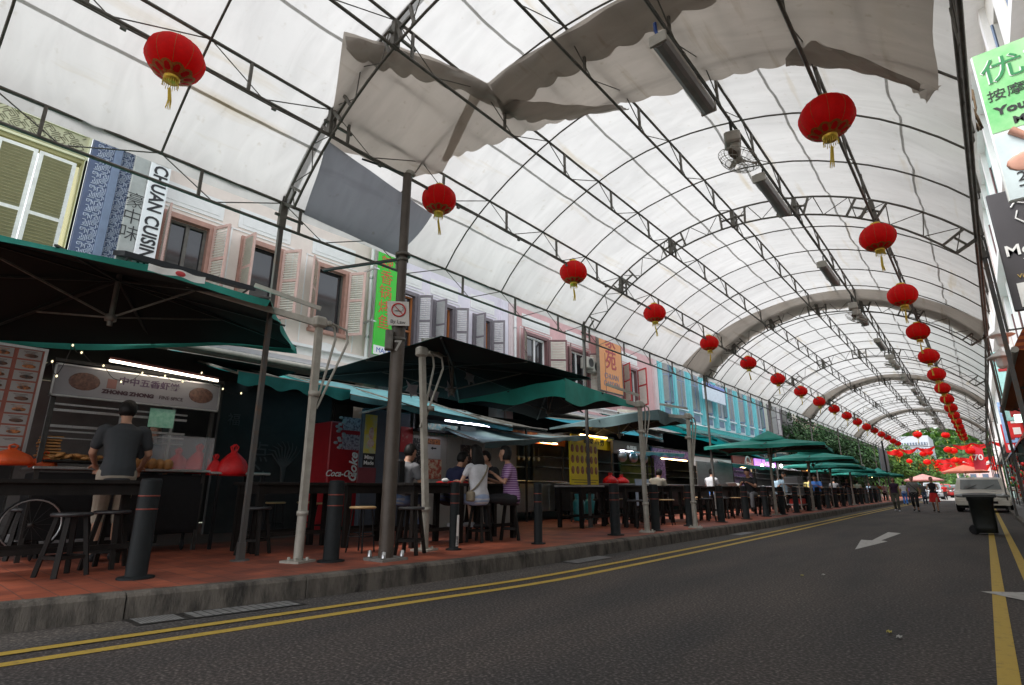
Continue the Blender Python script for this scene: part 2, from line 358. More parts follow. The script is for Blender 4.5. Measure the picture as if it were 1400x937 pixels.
# kerb: separate stones, slightly uneven
kb = MB(); y = -6.0
while y < 120:
    L_ = (1.5 if y < 30 else 3) * (1 + R.uniform(-.12, .12)); e = y + L_ - .012
    jt = R.uniform(-.008, .008); n = 3
    for i in range(n):
        a = y + (e-y)*i/n; b = y + (e-y)*(i+1)/n; s4 = []
        for yy in (a, b):
            x = kx(yy) + jt*.6; zt = KZ + .003 + jt*.3
            s4.append([(x, yy, -.02), (x-.012, yy, zt-.03), (x-.03, yy, zt-.008), (x-.055, yy, zt), (x-.17, yy, zt), (x-.17, yy, -.02)])
        P = s4[0] + s4[1]
        kb.add(P, [(k, k+1, k+7, k+6) for k in range(5)] + ([(5, 4, 3, 2, 1, 0)] if i == 0 else []) + ([(6, 7, 8, 9, 10, 11)] if i == n-1 else []))
    y += L_
kb.build('kerb', M_kerb, kind='structure')
rp = MB(); rp.box((RK+4.5+.1, 50, .06-.02), (9, 130, .16)); rp.build('pavement_opposite', mat('grey_paving', (.10, .10, .10), .8, scale=4, noise=.2, bump=.3), kind='structure')
rk = MB()
for i in range(60): rk.rbox((RK+.06, -14 + i*2 + .99, .062), (.12, 1.98, .12), .012)
rk.build('kerb_opposite', M_kerb, kind='structure')
# arrows on the road
def flat(name, pts, m, z=.004, **kw):
    MB().add([(p[0], p[1], z) for p in pts], [tuple(range(len(pts)))]).build(name, m, **kw)
A = [PZ(1000+x/3.3825, 660+y/3.3825) for x, y in ((572, 310), (600, 265), (650, 268), (725, 230), (785, 235), (693, 268), (722, 273))]
flat('road_marking_arrow', A, M_wline, kind='structure')
flat('road_marking_zigzag', [(-.21, 7.38), (.13, 7.6), (.48, 8.1), (.48, 7.35), (.15, 6.98)], M_wline, .009, kind='structure')
# drain cover in the channel
def drain(label, y0, y1):
    t = thing('drain_cover', label, 'drain cover', (kx((y0+y1)/2)+.15, (y0+y1)/2, .006))
    mb = MB(); n = 12
    for i in range(n):
        a = y0+(y1-y0)*i/n; b = y0+(y1-y0)*(i+.82)/n
        mb.add([(kx(a)+.02, a, .012), (kx(a)+.27, a, .012), (kx(b)+.27, b, .012), (kx(b)+.02, b, .012)], [(0, 1, 2, 3)])
    mb.build('grating', mat('galvanised_plate', (.24, .24, .235), .5, .3, noise=.3, scale=20), t)
    fr = MB(); fr.add([(kx(y0)+.0, y0-.03, .009), (kx(y0)+.29, y0-.03, .009), (kx(y1)+.29, y1+.03, .009), (kx(y1)+.0, y1+.03, .009)], [(0, 1, 2, 3)])
    fr.build('frame', M_steel_dk, t)
drain('pale metal drain cover in the gutter in front of the spice stall', 1.95, 2.75)
drain('pale metal drain cover in the gutter past the striped woman', 6.6, 7.5)
drain('small pale drain cover in the gutter near the yellow menu stall', 12.9, 13.9)
drain('black slotted drain grate in the near gutter beside the kerb joint', 1.6, 1.88)

# ================================================================ street canopy
CX, HWID, ZE, ZA = -3.0, 3.65, 4.74, 6.48
RAD = (HWID**2 + (ZA-ZE)**2)/(2*(ZA-ZE)); ZC = ZA - RAD; AM = math.asin(HWID/RAD)
BAY, A1 = 7.45, 3.05
def skew(y): return lerp([(4.5, .22), (7, .13), (14, 0)], y)      # the near right edge leans in over the road
def arc(t, y, dr=0.): a = AM*t; return Vector((CX + (RAD+dr)*sin(a) - (skew(y)*t*t if t > 0 else 0), y, ZC + (RAD+dr)*cos(a)))   # t in -1..1
def surf(px, py):                             # where the ray through a pixel meets the vault
    d = ray(px, py); o = Vector((0, 0, HC)); dx, dz = d.x, d.z; ox, oz = o.x-CX, o.z-ZC
    a = dx*dx+dz*dz; b = 2*(ox*dx+oz*dz); c = ox*ox+oz*oz-RAD*RAD
    k = (-b + sqrt(max(0, b*b-4*a*c)))/(2*a); p = o + d*k
    return (math.asin(max(-1, min(1, (p.x-CX)/RAD)))/AM, p.y)
TD = .35                                      # truss depth
TP = [math.asin(d/RAD)/AM for d in (-HWID, -2.6, -1.35, 0, 1.15, 2.35, HWID)]
def tie(mb, p): mb.box(p, (.05, .07, .07))
def make_tent(k0, k1, ya, yb, label):
    """a roof section from arch k0 to arch k1; the cloth runs from ya to yb"""
    t = thing('canopy_tent', label, 'street canopy', (CX, (ya+yb)/2, 0), 0, 'white vaulted canopy tents over the street')
    mb = MB(); ny = max(8, int((yb-ya)/.37)); nt_ = 40
    def cloth(u, v):
        tt = -1.035 + 2.05*u; y = ya + (yb-ya)*v
        ph = ((y - A1)/(BAY/5)) % 1.0
        sag = -.05*sin(pi*ph)**1.0 * (1 if abs(tt) < 1.0 else .3) + .012*sin(y*5+u*23) + .008*sin(y*13-u*31)
        p = arc(max(-1, min(1, tt)), y, .055 + sag)
        if tt < -1: p.z -= (-1-tt)*4.3; p.x -= .02 + .01*sin(y*4)
        if tt > 1: p.z -= (tt-1)*4.3; p.x += .02
        return p
    mb.grid(cloth, nt_, ny); mb.build('canvas_roof', M_canvas, t)
    for tt in (-.80, -.47, -.16, .17, .42, .78):
        mb = MB(); ny2 = max(8, int((yb-ya)/.5))
        def seam(u, v, tt=tt):
            y = ya+.02+(yb-ya-.04)*u; ph = ((y - A1)/(BAY/5)) % 1.0; sag = -.05*sin(pi*ph) + .012*sin(y*5+(tt+1.035)/2.05*23) + .008*sin(y*13-(tt+1.035)/2.05*31)
            return arc(tt + (v-.5)*.009, y, .055+sag-.006)
        mb.grid(seam, int((yb-ya)/.12), 1); mb.build('seam', M_canvas_seam, t)
    for k in range(k0, k1+1):
        if k == k0 and k0 > 0 : continue
        y = A1 + BAY*(k-1)
        mb = MB(); n = 28
        up = [arc(-1+2*i/n, y) for i in range(n+1)]; lo = [arc((-1+2*i/n)*.985, y, -TD) for i in range(n+1)]
        mb.tube(up, .018, 6); mb.tube(lo, .018, 6)
        for i in range(0, n, 2):
            a = up[i+1]; mb.tube([lo[i], a], .008, 4, False); mb.tube([a, lo[i+2]], .008, 4, False)
        for tt in TP: mb.beam(arc(tt, y, .0), arc(tt*.985, y, -TD), .045, .045, (0, 1, 0))
        for tt in TP:
            for dt in (-.06, .06):
                if abs(tt+dt) < 1: mb.beam(arc(tt+dt, y), arc((tt+dt)*.985, y, -TD), .035, .035, (0, 1, 0))
                if abs(tt+dt) < 1: mb.beam(arc(tt, y, -TD/2), arc(tt+dt, y, -TD/2), .03, .03, (0, 1, 0))
        mb.build('arch_truss', M_steel, t)
    for k in range(k0, k1):
        for j in range(1, 5):
            y = A1 + BAY*(k-1) + BAY*j/5
            mb = MB(); n = 22; w = R.uniform(-.02, .02)
            mb.tube([arc(-1+2*i/n, y + w*sin(i*.8), -.015) for i in range(n+1)], .0135, 5)
            mb.build('rib', M_steel, t)
    y0, y1 = A1+BAY*(k0-1), A1+BAY*(k1-1)
    for q, tt in enumerate(TP):
        mb = MB(); rad = .0205
        ins = .985 if abs(tt) < 1 else 1.0
        pu = lambda y, d=0.: arc(tt, y, d)
        def pl(y):
            if abs(tt) > .999: p = arc(tt, y); p.z -= .36; return p
            p = arc(tt, y); p.z -= TD+.03; return p
        mb.tube([pu(y0), pu(y1)], rad, 6); mb.tube([pl(y0), pl(y1)], rad, 6)
        nb = (k1-k0)*5
        for i in range(nb):
            a = y0+(y1-y0)*i/nb; b = y0+(y1-y0)*(i+1)/nb; m_ = (a+b)/2
            mb.beam(pu(a + (.25 if i % 5 == 0 else .45)), pl(a + (.25 if i % 5 == 0 else .45)), .032, .032, (0, 1, 0))
            mb.tube([pu(a), pl(m_-.12)], .008, 4, False); mb.tube([pl(m_-.12), pu(b)], .008, 4, False)
            if i % 5 == 0:
                mb.beam(pu(a, -.02), pl(a), .07, .09, (0, 1, 0))
                mb.beam(pl(a)+Vector((0, -.1, .17)), pl(a)+Vector((0, .3, .17)), .03)
        # cable and clips under the lower chord
        if q in (1, 4):
            pts = []
            n = nb*4
            for i in range(n+1):
                y = y0+(y1-y0)*i/n; p = pl(y); pts.append(p + Vector((.03, 0, -.035 - .02*abs(sin(i*pi/4+.3)))))
            mb.tube(pts, .011, 5)
            for i in range(nb): p = pl(y0+(y1-y0)*(i+.5)/nb); mb.box(p+Vector((.03, 0, -.07)), (.03, .05, .04))
        mb.build('purlin_truss', M_steel, t)
    # posts
    for k in range(k0, k1+1):
        if k == k0 and k0 > 0: continue
        y = A1 + BAY*(k-1)
        xl = arc(-1, y).x
        for side in (-1, 1):
            x = CX + side*HWID; mb = MB(); zb = KZ if side < 0 else .12
            if side > 0: x += .45 if k == 1 else -skew(y)
            mb.beam((x, y, zb), (x, y, ZE+.12), .055, .055, (0, 1, 0))
            mb.beam((x, y, zb), (x, y, zb+.2), .075, .075, (0, 1, 0))
            mb.lathe([(0, .012), (.10, .012), (.11, 0)], 12, (x, y, zb))
            for i in range(14): mb.box((x+.029, y, zb+.5+i*.28), (.004, .012, .02))
            if side > 0:                      # second ladder leg and rungs on the far side of the road
                mb.beam((x+.05, y, 3.2), (x+.05, y, ZE+.05), .03, .03, (0, 1, 0))
            mb.build('post', M_rust, t)
    return t
make_tent(-1, 1, A1-2*BAY-1, A1+.1, 'nearest white canopy section directly overhead left of the first post')
make_tent(1, 3, A1-.02, A1+2*BAY+.5, 'second white canopy section between the torn flap and the first full brown arch flap')
make_tent(3, 5, A1+2*BAY-.3, A1+4*BAY+.5, 'third white canopy section beyond the first brown arch flap')
make_tent(5, 7, A1+4*BAY-.3, A1+6*BAY+.5, 'fourth white canopy section far down the street')
make_tent(7, 9, A1+6*BAY-.3, A1+8*BAY+.5, 'farthest white canopy section ending near the trees')
# scalloped flaps where two sections overlap
def flap(label, near, far, t0=-1.0, t1=1.0, seed=1, sc=.34, dr=-.03, n=90):
    """near(t), far(t) give the street position of the two edges"""
    mb = MB(); rr = random.Random(seed); off = rr.random()*6
    def f(u, v):
        t = t0 + (t1-t0)*u; L_ = (t1-t0)*u*RAD*AM
        s1 = abs(sin(pi*(L_/sc)+off)); a = near(t); b = far(t) + .10*s1
        y = a + (b-a)*v
        return arc(t, y, dr - .05*v*(1+.5*sin(u*30+off)) + .02*sin(v*6+u*12))
    mb.grid(f, n, 8)
    return mb.build('canopy_flap', M_canvas_flap, label=label, cat='canvas flap', group='brown scalloped flaps where canopy sections overlap')
def band(label, near, far, t0, t1, seed, sc=.3, n=70):   # the hanging valance doubled over, reads darker
    mb = MB(); off = seed*.7
    def f(u, v):
        t = t0+(t1-t0)*u; L_ = (t1-t0)*u*RAD*AM; s1 = abs(sin(pi*(L_/sc)+off))
        a = near(t); b = far(t)+.12*s1; return arc(t, a+(b-a)*v, -.09-.02*v)
    mb.grid(f, n, 4)
    return mb.build('canopy_flap', M_canvas_flap, label=label, cat='canvas flap', group='brown scalloped flaps where canopy sections overlap')
# first flap: pieces follow the torn outline seen overhead, laid on the vault
def pxstrip(label, top, bot, dr, m, sc=0, amp=.10, nu=60, nv=8, sagd=.05, seed=0, name='canopy_flap'):
    T = [surf(*p) for p in top]; Bo = [surf(*p) for p in bot]
    def along(P, u):
        n = len(P)-1; k = min(int(u*n), n-1); w = u*n-k; return P[k][0]*(1-w)+P[k+1][0]*w, P[k][1]*(1-w)+P[k+1][1]*w
    L_ = sum(sqrt(((a[0]-b[0])*RAD*AM)**2+(a[1]-b[1])**2) for a, b in zip(Bo, Bo[1:])); mb = MB()
    def f(u, v):
        a, b = along(T, u), along(Bo, u); e = 1 + ((amp*abs(sin(pi*u*L_/sc)))/max(.2, sqrt(((a[0]-b[0])*RAD*AM)**2+(a[1]-b[1])**2)) if sc else 0)
        w = v*e; t_, y_ = a[0]*(1-w)+b[0]*w, a[1]*(1-w)+b[1]*w
        return arc(t_, y_, dr - sagd*sin(pi*min(1, v))*(.6+.4*sin(u*7+seed)) + .014*sin(u*23+v*9+seed))
    mb.grid(f, nu, nv); return mb.build(name, m, label=label, cat='canvas flap', group='brown scalloped flaps where canopy sections overlap')
pxstrip('square brown sheet hanging beside the first lantern truss at upper centre left', [(470, 42), (545, 62), (600, 80), (668, 112)], [(448, 196), (500, 214), (560, 240), (606, 232)], -.03, M_canvas_flap, .5, .04, seed=1)
pxstrip('long brown strip crossing the roof from the torn corner to the right edge', [(645, 118), (668, 108), (700, 84), (740, 58), (800, 22), (862, -14), (980, -70), (1090, -95), (1200, -85), (1330, -60)], [(602, 216), (640, 203), (700, 182), (760, 162), (830, 141), (925, 120), (1000, 98), (1085, 77), (1200, 85), (1313, 105)], -.05, M_canvas_flap, .36, .07, nu=120, seed=3)
pxstrip('darker scalloped hem along the near edge of the long brown strip', [(668, 108), (700, 84), (740, 58), (800, 22), (862, -14), (960, -60)], [(685, 150), (722, 120), (765, 95), (830, 62), (895, 28), (985, -20)], -.10, M_canvas_dark, .42, .10, seed=4)
pxstrip('dark scalloped hem on the square brown sheet', [(470, 42), (510, 52), (560, 66), (610, 84), (664, 108)], [(472, 62), (520, 84), (566, 96), (622, 112), (700, 150)], -.10, M_canvas_dark, .38, .09, seed=5)
pxstrip('dark folded lens of cloth where the square sheet meets the long strip', [(690, 128), (740, 133), (800, 138), (850, 136)], [(684, 150), (720, 158), (780, 155), (858, 140)], -.10, M_canvas_dark, .3, .05, seed=6)
pxstrip('dark scalloped hem on the right half of the long brown strip', [(1088, 76), (1130, 78), (1200, 84), (1300, 103)], [(1084, 66), (1125, 44), (1180, 58), (1290, 98)], -.09, M_canvas_dark, .40, .06, seed=8)
pxstrip('small pointed brown corner hanging at the right end of the long strip', [(1264, 98), (1285, 101), (1313, 106)], [(1270, 118), (1287, 132), (1303, 112)], -.02, M_canvas_flap, 0, 0, nu=12, seed=9)
for i, k in enumerate((3, 5, 7)):
    yk = A1+BAY*(k-1); w = lambda t, yk=yk: yk-1.05-.8*t*t
    flap(('first', 'second', 'third')[i]+' brown arched flap crossing the whole canopy down the street', w, lambda t, yk=yk: yk+.55+.05*sin(t*9), -1, 1, 10+i, sc=.5, n=120)
# blue grey tarpaulin tied between the eave and the first lantern truss
mb = MB(); Pc = [surf(*p) for p in ((412, 290), (540, 348), (588, 290), (445, 188))]
def tf(u, v):
    a = [Pc[0][i]*(1-u)+Pc[1][i]*u for i in (0, 1)]; b = [Pc[3][i]*(1-u)+Pc[2][i]*u for i in (0, 1)]
    p = arc(a[0]*(1-v)+b[0]*v, a[1]*(1-v)+b[1]*v, -.10 - .05*sin(pi*v) + .012*sin(u*19+v*7)); return p
mb.grid(tf, 24, 14)
mb.build('tarpaulin_sheet', M_tarp_grey, label='blue grey tarpaulin sheet tied under the canopy edge behind the pole', cat='tarpaulin')

# ================================================================ lanterns
M_lred = mat('red_lantern_silk', (.88, .010, .010), .6, noise=.08, scale=20, transl=(.5, (1, .02, .015)), spec=.3)
def make_lantern():
    t = thing('red_lantern', 'x', 'lantern', (0, 0, 0), 0)
    n = 40; m = 14; rx, rz = .275, .235
    mb = MB(); prof = []
    for i in range(m+1):
        a = -pi/2 + pi*(i+.0)/m; prof.append((max(.07, rx*cos(a)), rz*sin(a)*.98))
    mb.lathe(prof, n, ribs=10, ribamp=.035); mb.build('shade', M_lred, t)
    g_ = MB()
    for j in range(10):
        a = 2*pi*j/10
        pts = [(max(.072, rx*.967*cos(b))*cos(a), max(.072, rx*.967*cos(b))*sin(a), rz*sin(b)) for b in [-pi/2+pi*k/16 for k in range(17)]]
        g_.tube(pts, .0022, 4)
    # scalloped gold trim round the foot
    vs = []; K = 40
    for j in range(K):
        a = 2*pi*j/K; top = -.62 + .12*abs(sin(a*5))
        for b in (-pi/2+.26, top-.25): vs.append((rx*1.006*cos(b)*cos(a), rx*1.006*cos(b)*sin(a), rz*1.006*sin(b)))
    g_.add(vs, [(2*j, 2*((j+1) % K), 2*((j+1) % K)+1, 2*j+1) for j in range(K)], True)
    g_.build('gold_trim', mat('gold_printed_trim', (.42, .19, .02), .5, .3, scale=60, col2=(.5, .02, .01)), t)
    c = MB(); c.lathe([(.0, .255), (.075, .255), (.082, .225), (.07, .22)], 20); c.build('top_cap', M_gold, t); c = MB(); c.lathe([(.07, -.205), (.075, -.215), (.07, -.275), (0, -.275)], 20); c.build('collar', M_gold, t)
    f = MB()
    for j in range(22):
        a = 2*pi*j/22; x, y = .066*cos(a), .066*sin(a); f.tube([(x, y, -.272), (x*1.1, y*1.1, -.315-.01*(j % 3))], .0035, 4)
    f.tube([(0, 0, -.275), (.004, 0, -.34)], .004, 5)
    for j in range(9):
        a = 2*pi*j/9; f.tube([(.003, 0, -.34), (.010*cos(a), .010*sin(a), -.37), (.02+.014*cos(a), .014*sin(a)+.01, -.50), (.03+.022*cos(a), .022*sin(a), -.60)], [.005, .006, .005, .003], 4)
    f.build('tassel', M_yellowthread, t)
    h = MB(); h.tube([(0, 0, .25), (.008, 0, .28), (0, 0, .32)], .0035, 5); h.build('hook', M_steel_dk, t)
    return t
ORD = ['first', 'second', 'third', 'fourth', 'fifth', 'sixth', 'seventh', 'eighth', 'ninth', 'tenth', 'eleventh', 'twelfth', 'thirteenth', 'fourteenth', 'fifteenth', 'sixteenth', 'seventeenth', 'eighteenth']
lant = make_lantern()
XL = arc(TP[1], 0).x; XR = arc(TP[5], 20).x
LZ, RZ_ = 5.22, 4.95
n = 0
for i in range(18):
    y = 1.28 + 3.63*i
    lab = ('nearest red lantern on the left row, hanging at the upper left' if i == 0 else f'{ORD[i]} red lantern from the near end of the left hand row under the canopy')
    loc = (XL, y, LZ + R.uniform(-.03, .03))
    if n == 0: lant.matrix_basis = Matrix.Translation(loc) @ Matrix.Rotation(.3, 4, 'Z'); lant['label'] = lab; lant['group'] = 'red lanterns hanging in the left row'; n = 1
    else: dup(lant, loc, R.uniform(0, 6), lab, 'red lanterns hanging in the left row', R.uniform(.96, 1.04))
rpos = [PX(1132, 170, XR), PX(1199, 322, XR), PX(1238, 400, XR), PX(1261, 455, XR)]
for i in range(15):
    y = 6.17 + 3.55*i + (0 if i == 0 else .25)
    lab = ('large red lantern nearest the camera in the right row' if i == 0 else f'{ORD[i]} red lantern from the near end of the right hand row under the canopy')
    dup(lant, (XR, y, RZ_ + (-.02 if i else .0)), R.uniform(0, 6), lab, 'red lanterns hanging in the right row', R.uniform(.96, 1.04))
# ================================================================ shophouses on the left
FX = -13.0
M_slat_cream = mat('cream_shutter_paint', (.62, .60, .52), .5, noise=.1)
M_pinkwall = mat('pale_peach_plaster', (.78, .68, .61), .8, noise=.05, scale=3, bump=.1)
M_lilac = mat('pale_lilac_plaster', (.74, .70, .77), .8, noise=.05, scale=3, bump=.1)
M_rose = mat('rose_plaster', (.68, .42, .42), .8, noise=.07, scale=3, bump=.1)
M_turq = mat('turquoise_plaster', (.20, .60, .64), .7, noise=.06, scale=3)
M_bluewhite = mat('cool_white_plaster', (.74, .80, .84), .7, noise=.04)
M_olive = mat('olive_plaster', (.36, .34, .16), .8, noise=.07, scale=3)
M_olive_lt = mat('pale_yellow_green_plaster', (.74, .75, .50), .8, noise=.04)
M_olive_mid = mat('khaki_plaster', (.52, .52, .34), .8, noise=.05)
M_fretline = mat('fret_line_paint', (.20, .195, .12), .7, noise=.1)
M_slateblue = mat('slate_blue_paint', (.085, .115, .20), .6, noise=.15)
M_slateblue_lt = mat('light_slate_blue_paint', (.19, .25, .36), .6, noise=.1)
M_trimwhite = mat('white_trim_plaster', (.80, .79, .77), .7, noise=.04)
M_brown_frame = mat('salmon_brown_window_frame', (.40, .22, .17), .5, noise=.15)
M_maroon = mat('maroon_frame_paint', (.16, .075, .075), .5, noise=.15)
M_orangewood = mat('orange_varnished_wood', (.40, .13, .035), .4, noise=.2, stretch=(1, 1, .2))
M_greyshut = mat('dark_grey_mauve_shutter_frame', (.16, .14, .155), .55, noise=.15)
M_shutpink = mat('salmon_shutter_frame', (.55, .37, .32), .55, noise=.12)
M_redframe = mat('red_shutter_frame', (.45, .03, .03), .5, noise=.12)
M_slat_lilac = mat('pale_grey_louvres', (.62, .60, .60), .55, noise=.08)
M_slat_olive = mat('khaki_louvres', (.36, .34, .20), .55, noise=.08)
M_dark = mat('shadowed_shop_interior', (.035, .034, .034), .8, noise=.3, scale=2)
M_curtain = mat('dark_curtain', (.06, .05, .05), .9)
def wallopen(mb, X, y0, y1, z0, z1, ops, depth=.22):
    Y = sorted({y0, y1, *[o[0] for o in ops], *[o[1] for o in ops]}); Z = sorted({z0, z1, *[o[2] for o in ops], *[o[3] for o in ops]})
    for a, b in zip(Y, Y[1:]):
        for c, d in zip(Z, Z[1:]):
            if any(o[0]-1e-6 <= a and b <= o[1]+1e-6 and o[2]-1e-6 <= c and d <= o[3]+1e-6 for o in ops): continue
            mb.add([(X, a, c), (X, b, c), (X, b, d), (X, a, d)], [(0, 1, 2, 3)])
    for (a, b, c, d) in ops:
        x = X-depth
        mb.add([(X, a, c), (X, a, d), (x, a, d), (x, a, c)], [(0, 1, 2, 3)]); mb.add([(X, b, c), (x, b, c), (x, b, d), (X, b, d)], [(0, 1, 2, 3)])
        mb.add([(X, a, c), (x, a, c), (x, b, c), (X, b, c)], [(0, 1, 2, 3)]); mb.add([(X, a, d), (X, b, d), (x, b, d), (x, a, d)], [(0, 1, 2, 3)])
LEAF = {}
def leaf(parent, w, h, side, hinge, ang, fm, sm, split=.55, sgn=1):
    key = (round(w, 2), round(h, 2), side, fm.name, sm.name)
    if key not in LEAF:
        mb = MB(); s = .065; d = .04; zs = [0, h*split, h]
        q = 1 if side == 'l' else -1
        for y in (s/2, w-s/2): mb.box((0, q*y, h/2), (d, s, h))
        for z in (s/2, h*split, h-s/2): mb.box((0, q*w/2, z), (d-.004, w-2*s, s*1.1))
        mb.m = 1
        for (a, b) in ((s*1.05, h*split-s*.55), (h*split+s*.55, h-s*1.05)):
            n = max(4, int((b-a)/.065))
            for i in range(n):
                z = a+(b-a)*(i+.5)/n
                mb.box((0, q*w/2, z), (.008, w-2*s, (b-a)/n*1.25), rot=Matrix.Rotation(.75, 3, 'Y'))
        me = mb.build('shutter', [fm, sm]); LEAF[key] = me.data; bpy.data.objects.remove(me)
    o = bpy.data.objects.new('shutter', LEAF[key]); COL.objects.link(o); o.parent = parent
    o.location = Vector(hinge) - parent.location; o.rotation_euler = (0, 0, (-ang if side == 'l' else ang)*sgn + (pi if sgn < 0 else 0))
    return o
def casement(parent, X, a, b, c, d, fm, cas=None, open_=False, arch=False):
    """frame round the opening, casement bars and pane as a sub-part"""
    mb = MB(); t = .09
    for (y0, y1, z0, z1) in ((a-.06, a+t, c-.06, d+.06), (b-t, b+.06, c-.06, d+.06)): mb.box((X-.02, (y0+y1)/2, (z0+z1)/2), (.16, y1-y0, z1-z0))
    mb.box((X-.02, (a+b)/2, d-.0), (.156, b-a-2*t, .12)); mb.box((X+.02, (a+b)/2, c-.03), (.26, b-a+.2, .09))
    mb.m = 1; m = (a+b)/2
    if not open_:
        for y in (a+t+.03, m, b-t-.03): mb.box((X-.12, y, (c+d)/2), (.05, .075, d-c-.14))
        for z in (c+.1, c+(d-c)*.36, d-.1): mb.box((X-.122, m, z), (.045, b-a-2*t, .06))
    else:
        for y in (a+t+.02, b-t-.02): mb.box((X-.12, y, (c+d)/2), (.05, .05, d-c-.14))
    f = mb.build('window', [fm, cas or fm], parent)
    p = MB(); p.box((X-.16, m, (c+d)/2), (.01, b-a-.1, d-c-.08)); p.build('pane', M_glass, f); return f
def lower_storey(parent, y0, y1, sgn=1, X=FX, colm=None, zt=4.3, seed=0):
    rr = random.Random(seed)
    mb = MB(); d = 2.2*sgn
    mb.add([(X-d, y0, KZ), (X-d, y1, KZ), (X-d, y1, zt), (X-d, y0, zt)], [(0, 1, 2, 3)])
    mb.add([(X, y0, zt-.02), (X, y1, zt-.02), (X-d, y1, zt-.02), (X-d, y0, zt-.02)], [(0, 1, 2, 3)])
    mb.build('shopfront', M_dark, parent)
    for y in (y0+.25, y1-.25):
        c = MB(); c.rbox((X-.25*sgn, y, (KZ+zt)/2), (.42, .42, zt-KZ), .03); c.box((X-.25*sgn, y, zt-.25), (.52, .52, .14)); c.build('column', colm or M_trimwhite, parent)
    mb = MB(); mb.box((X+.02*sgn, (y0+y1)/2, zt-.2), (.5, y1-y0-.02, .4)); mb.build('beam', colm or M_trimwhite, parent)
def moulding(mb, X, y0, y1, z, h=.14, pr=.14):
    mb.box((X+pr/2, (y0+y1)/2, z), (pr, y1-y0, h)); mb.box((X+pr*.8, (y0+y1)/2, z+h*.6), (pr*1.6, y1-y0, h*.35))
def shophouse(name, label, y0, y1, wm, pil, wins, w, z0, z1, fm, cas, sfm, ssm, angs, ztop=9.6, panel=M_trimwhite, openw=(), z4=4.3, seed=1, leafw=None, plasterline=True):
    b = thing(name, label, 'shophouse', (FX, (y0+y1)/2, 0))
    ops = [(c-w/2, c+w/2, z0, z1) for c in wins]
    mb = MB(); wallopen(mb, FX, y0+.002, y1-.002, z4, ztop, ops); mb.add([(FX-.3, y0+.01, z4), (FX-.3, y1-.01, z4), (FX-6, y1-.01, z4), (FX-6, y0+.01, z4)], [(0, 1, 2, 3)])
    mb.add([(FX-6, y0+.01, 0), (FX-6, y1-.01, 0), (FX-6, y1-.01, ztop), (FX-6, y0+.01, ztop)], [(0, 1, 2, 3)])
    for yy in (y0+.01, y1-.01): mb.add([(FX-.01, yy, z4), (FX-6, yy, z4), (FX-6, yy, ztop), (FX-.01, yy, ztop)], [(0, 1, 2, 3)])
    mb.build('wall', wm, b)
    rf = MB(); rf.prism([(FX+.5, y0, ztop), (FX-6, y0, ztop+2.6), (FX-6, y0, ztop+2.4), (FX+.5, y0, ztop-.15)], (0, y1-y0-.01, 0)); rf.build('roof', mat('clay_roof_tiles', (.30, .11, .06), .8, noise=.3, scale=3), b)
    for yy in (y0+.21, y1-.21):
        mb = MB(); mb.box((FX+.06, yy, (z4+ztop)/2), (.12, .40, ztop-z4-.02)); mb.box((FX+.13, yy, (z4+ztop)/2+.1), (.02, .24, ztop-z4-1.0))
        for zz in (z4+.75, ztop-.9): mb.box((FX+.09, yy, zz), (.17, .44, .12))
        mb.build('pilaster', pil, b)
    mb = MB()
    moulding(mb, FX, y0+.42, y1-.42, z4+.12, .2, .2); moulding(mb, FX, y0+.42, y1-.42, ztop-.25, .2, .22)
    for c in wins:
        mb.box((FX+.012, c, z1+.52), (.024, w+.35, .52)); mb.box((FX+.028, c, z1+.52), (.012, w+.15, .34))
        if plasterline:
            for (yy, ww) in ((c-w/2-.30, .03), (c+w/2+.30, .03)): mb.box((FX+.01, yy, (z0+z1)/2-.1), (.02, ww, z1-z0+.6))
            mb.box((FX+.011, c, z1+.18), (.022, w+.63, .03))
        # oval panel under the window
        mb.grid(lambda u, v, c=c: Vector((FX+.012+.012*(1-v), c+(w*.42*v)*cos(2*pi*u), z0-.55+.26*v*sin(2*pi*u))), 20, 2)
    mb.build('plaster_trim', panel, b)
    for i, c in enumerate(wins):
        casement(b, FX, c-w/2, c+w/2, z0, z1, fm, cas, i in openw)
        lw = leafw or w/2
        leaf(b, lw, z1-z0, 'l', (FX+.10, c-w/2, z0), angs[i][0], sfm[i % len(sfm)], ssm); leaf(b, lw, z1-z0, 'r', (FX+.10, c+w/2, z0), angs[i][1], sfm[i % len(sfm)], ssm)
    lower_storey(b, y0, y1, colm=wm, zt=z4, seed=seed)
    return b
yat = lambda px, py: PX(px, py, FX).y
# peach house
pw = [yat(256, 330), yat(357, 360), yat(451, 410)]
Z0, Z1 = PX(451, 456, FX).z, PX(440, 363, FX).z
shophouse('peach_shophouse', 'peach plastered shophouse with salmon louvred shutters behind the spice stall', 2.72, yat(522, 440), M_pinkwall, mat('pale_mauve_plaster', (.66, .60, .62), .8, noise=.04),
          pw, 1.0, Z0, Z1, M_brown_frame, M_steel, [M_shutpink], M_slat_cream, [(1.75, 1.9), (1.5, 2.1), (2.3, 2.1)], openw=(1, 2), panel=M_trimwhite)
# lilac house
lw_ = [yat(553, 425), yat(606, 440), yat(659, 460)]
shophouse('lilac_shophouse', 'pale lilac shophouse with orange wood windows and grey shutters', yat(522, 440)+.01, yat(692, 430), M_lilac, M_lilac,
          lw_, .92, Z0+.0, Z1+.05, M_greyshut, M_orangewood, [M_greyshut], M_slat_lilac, [(1.6, 2.3), (1.35, 2.35), (1.45, 2.2)], panel=M_trimwhite)
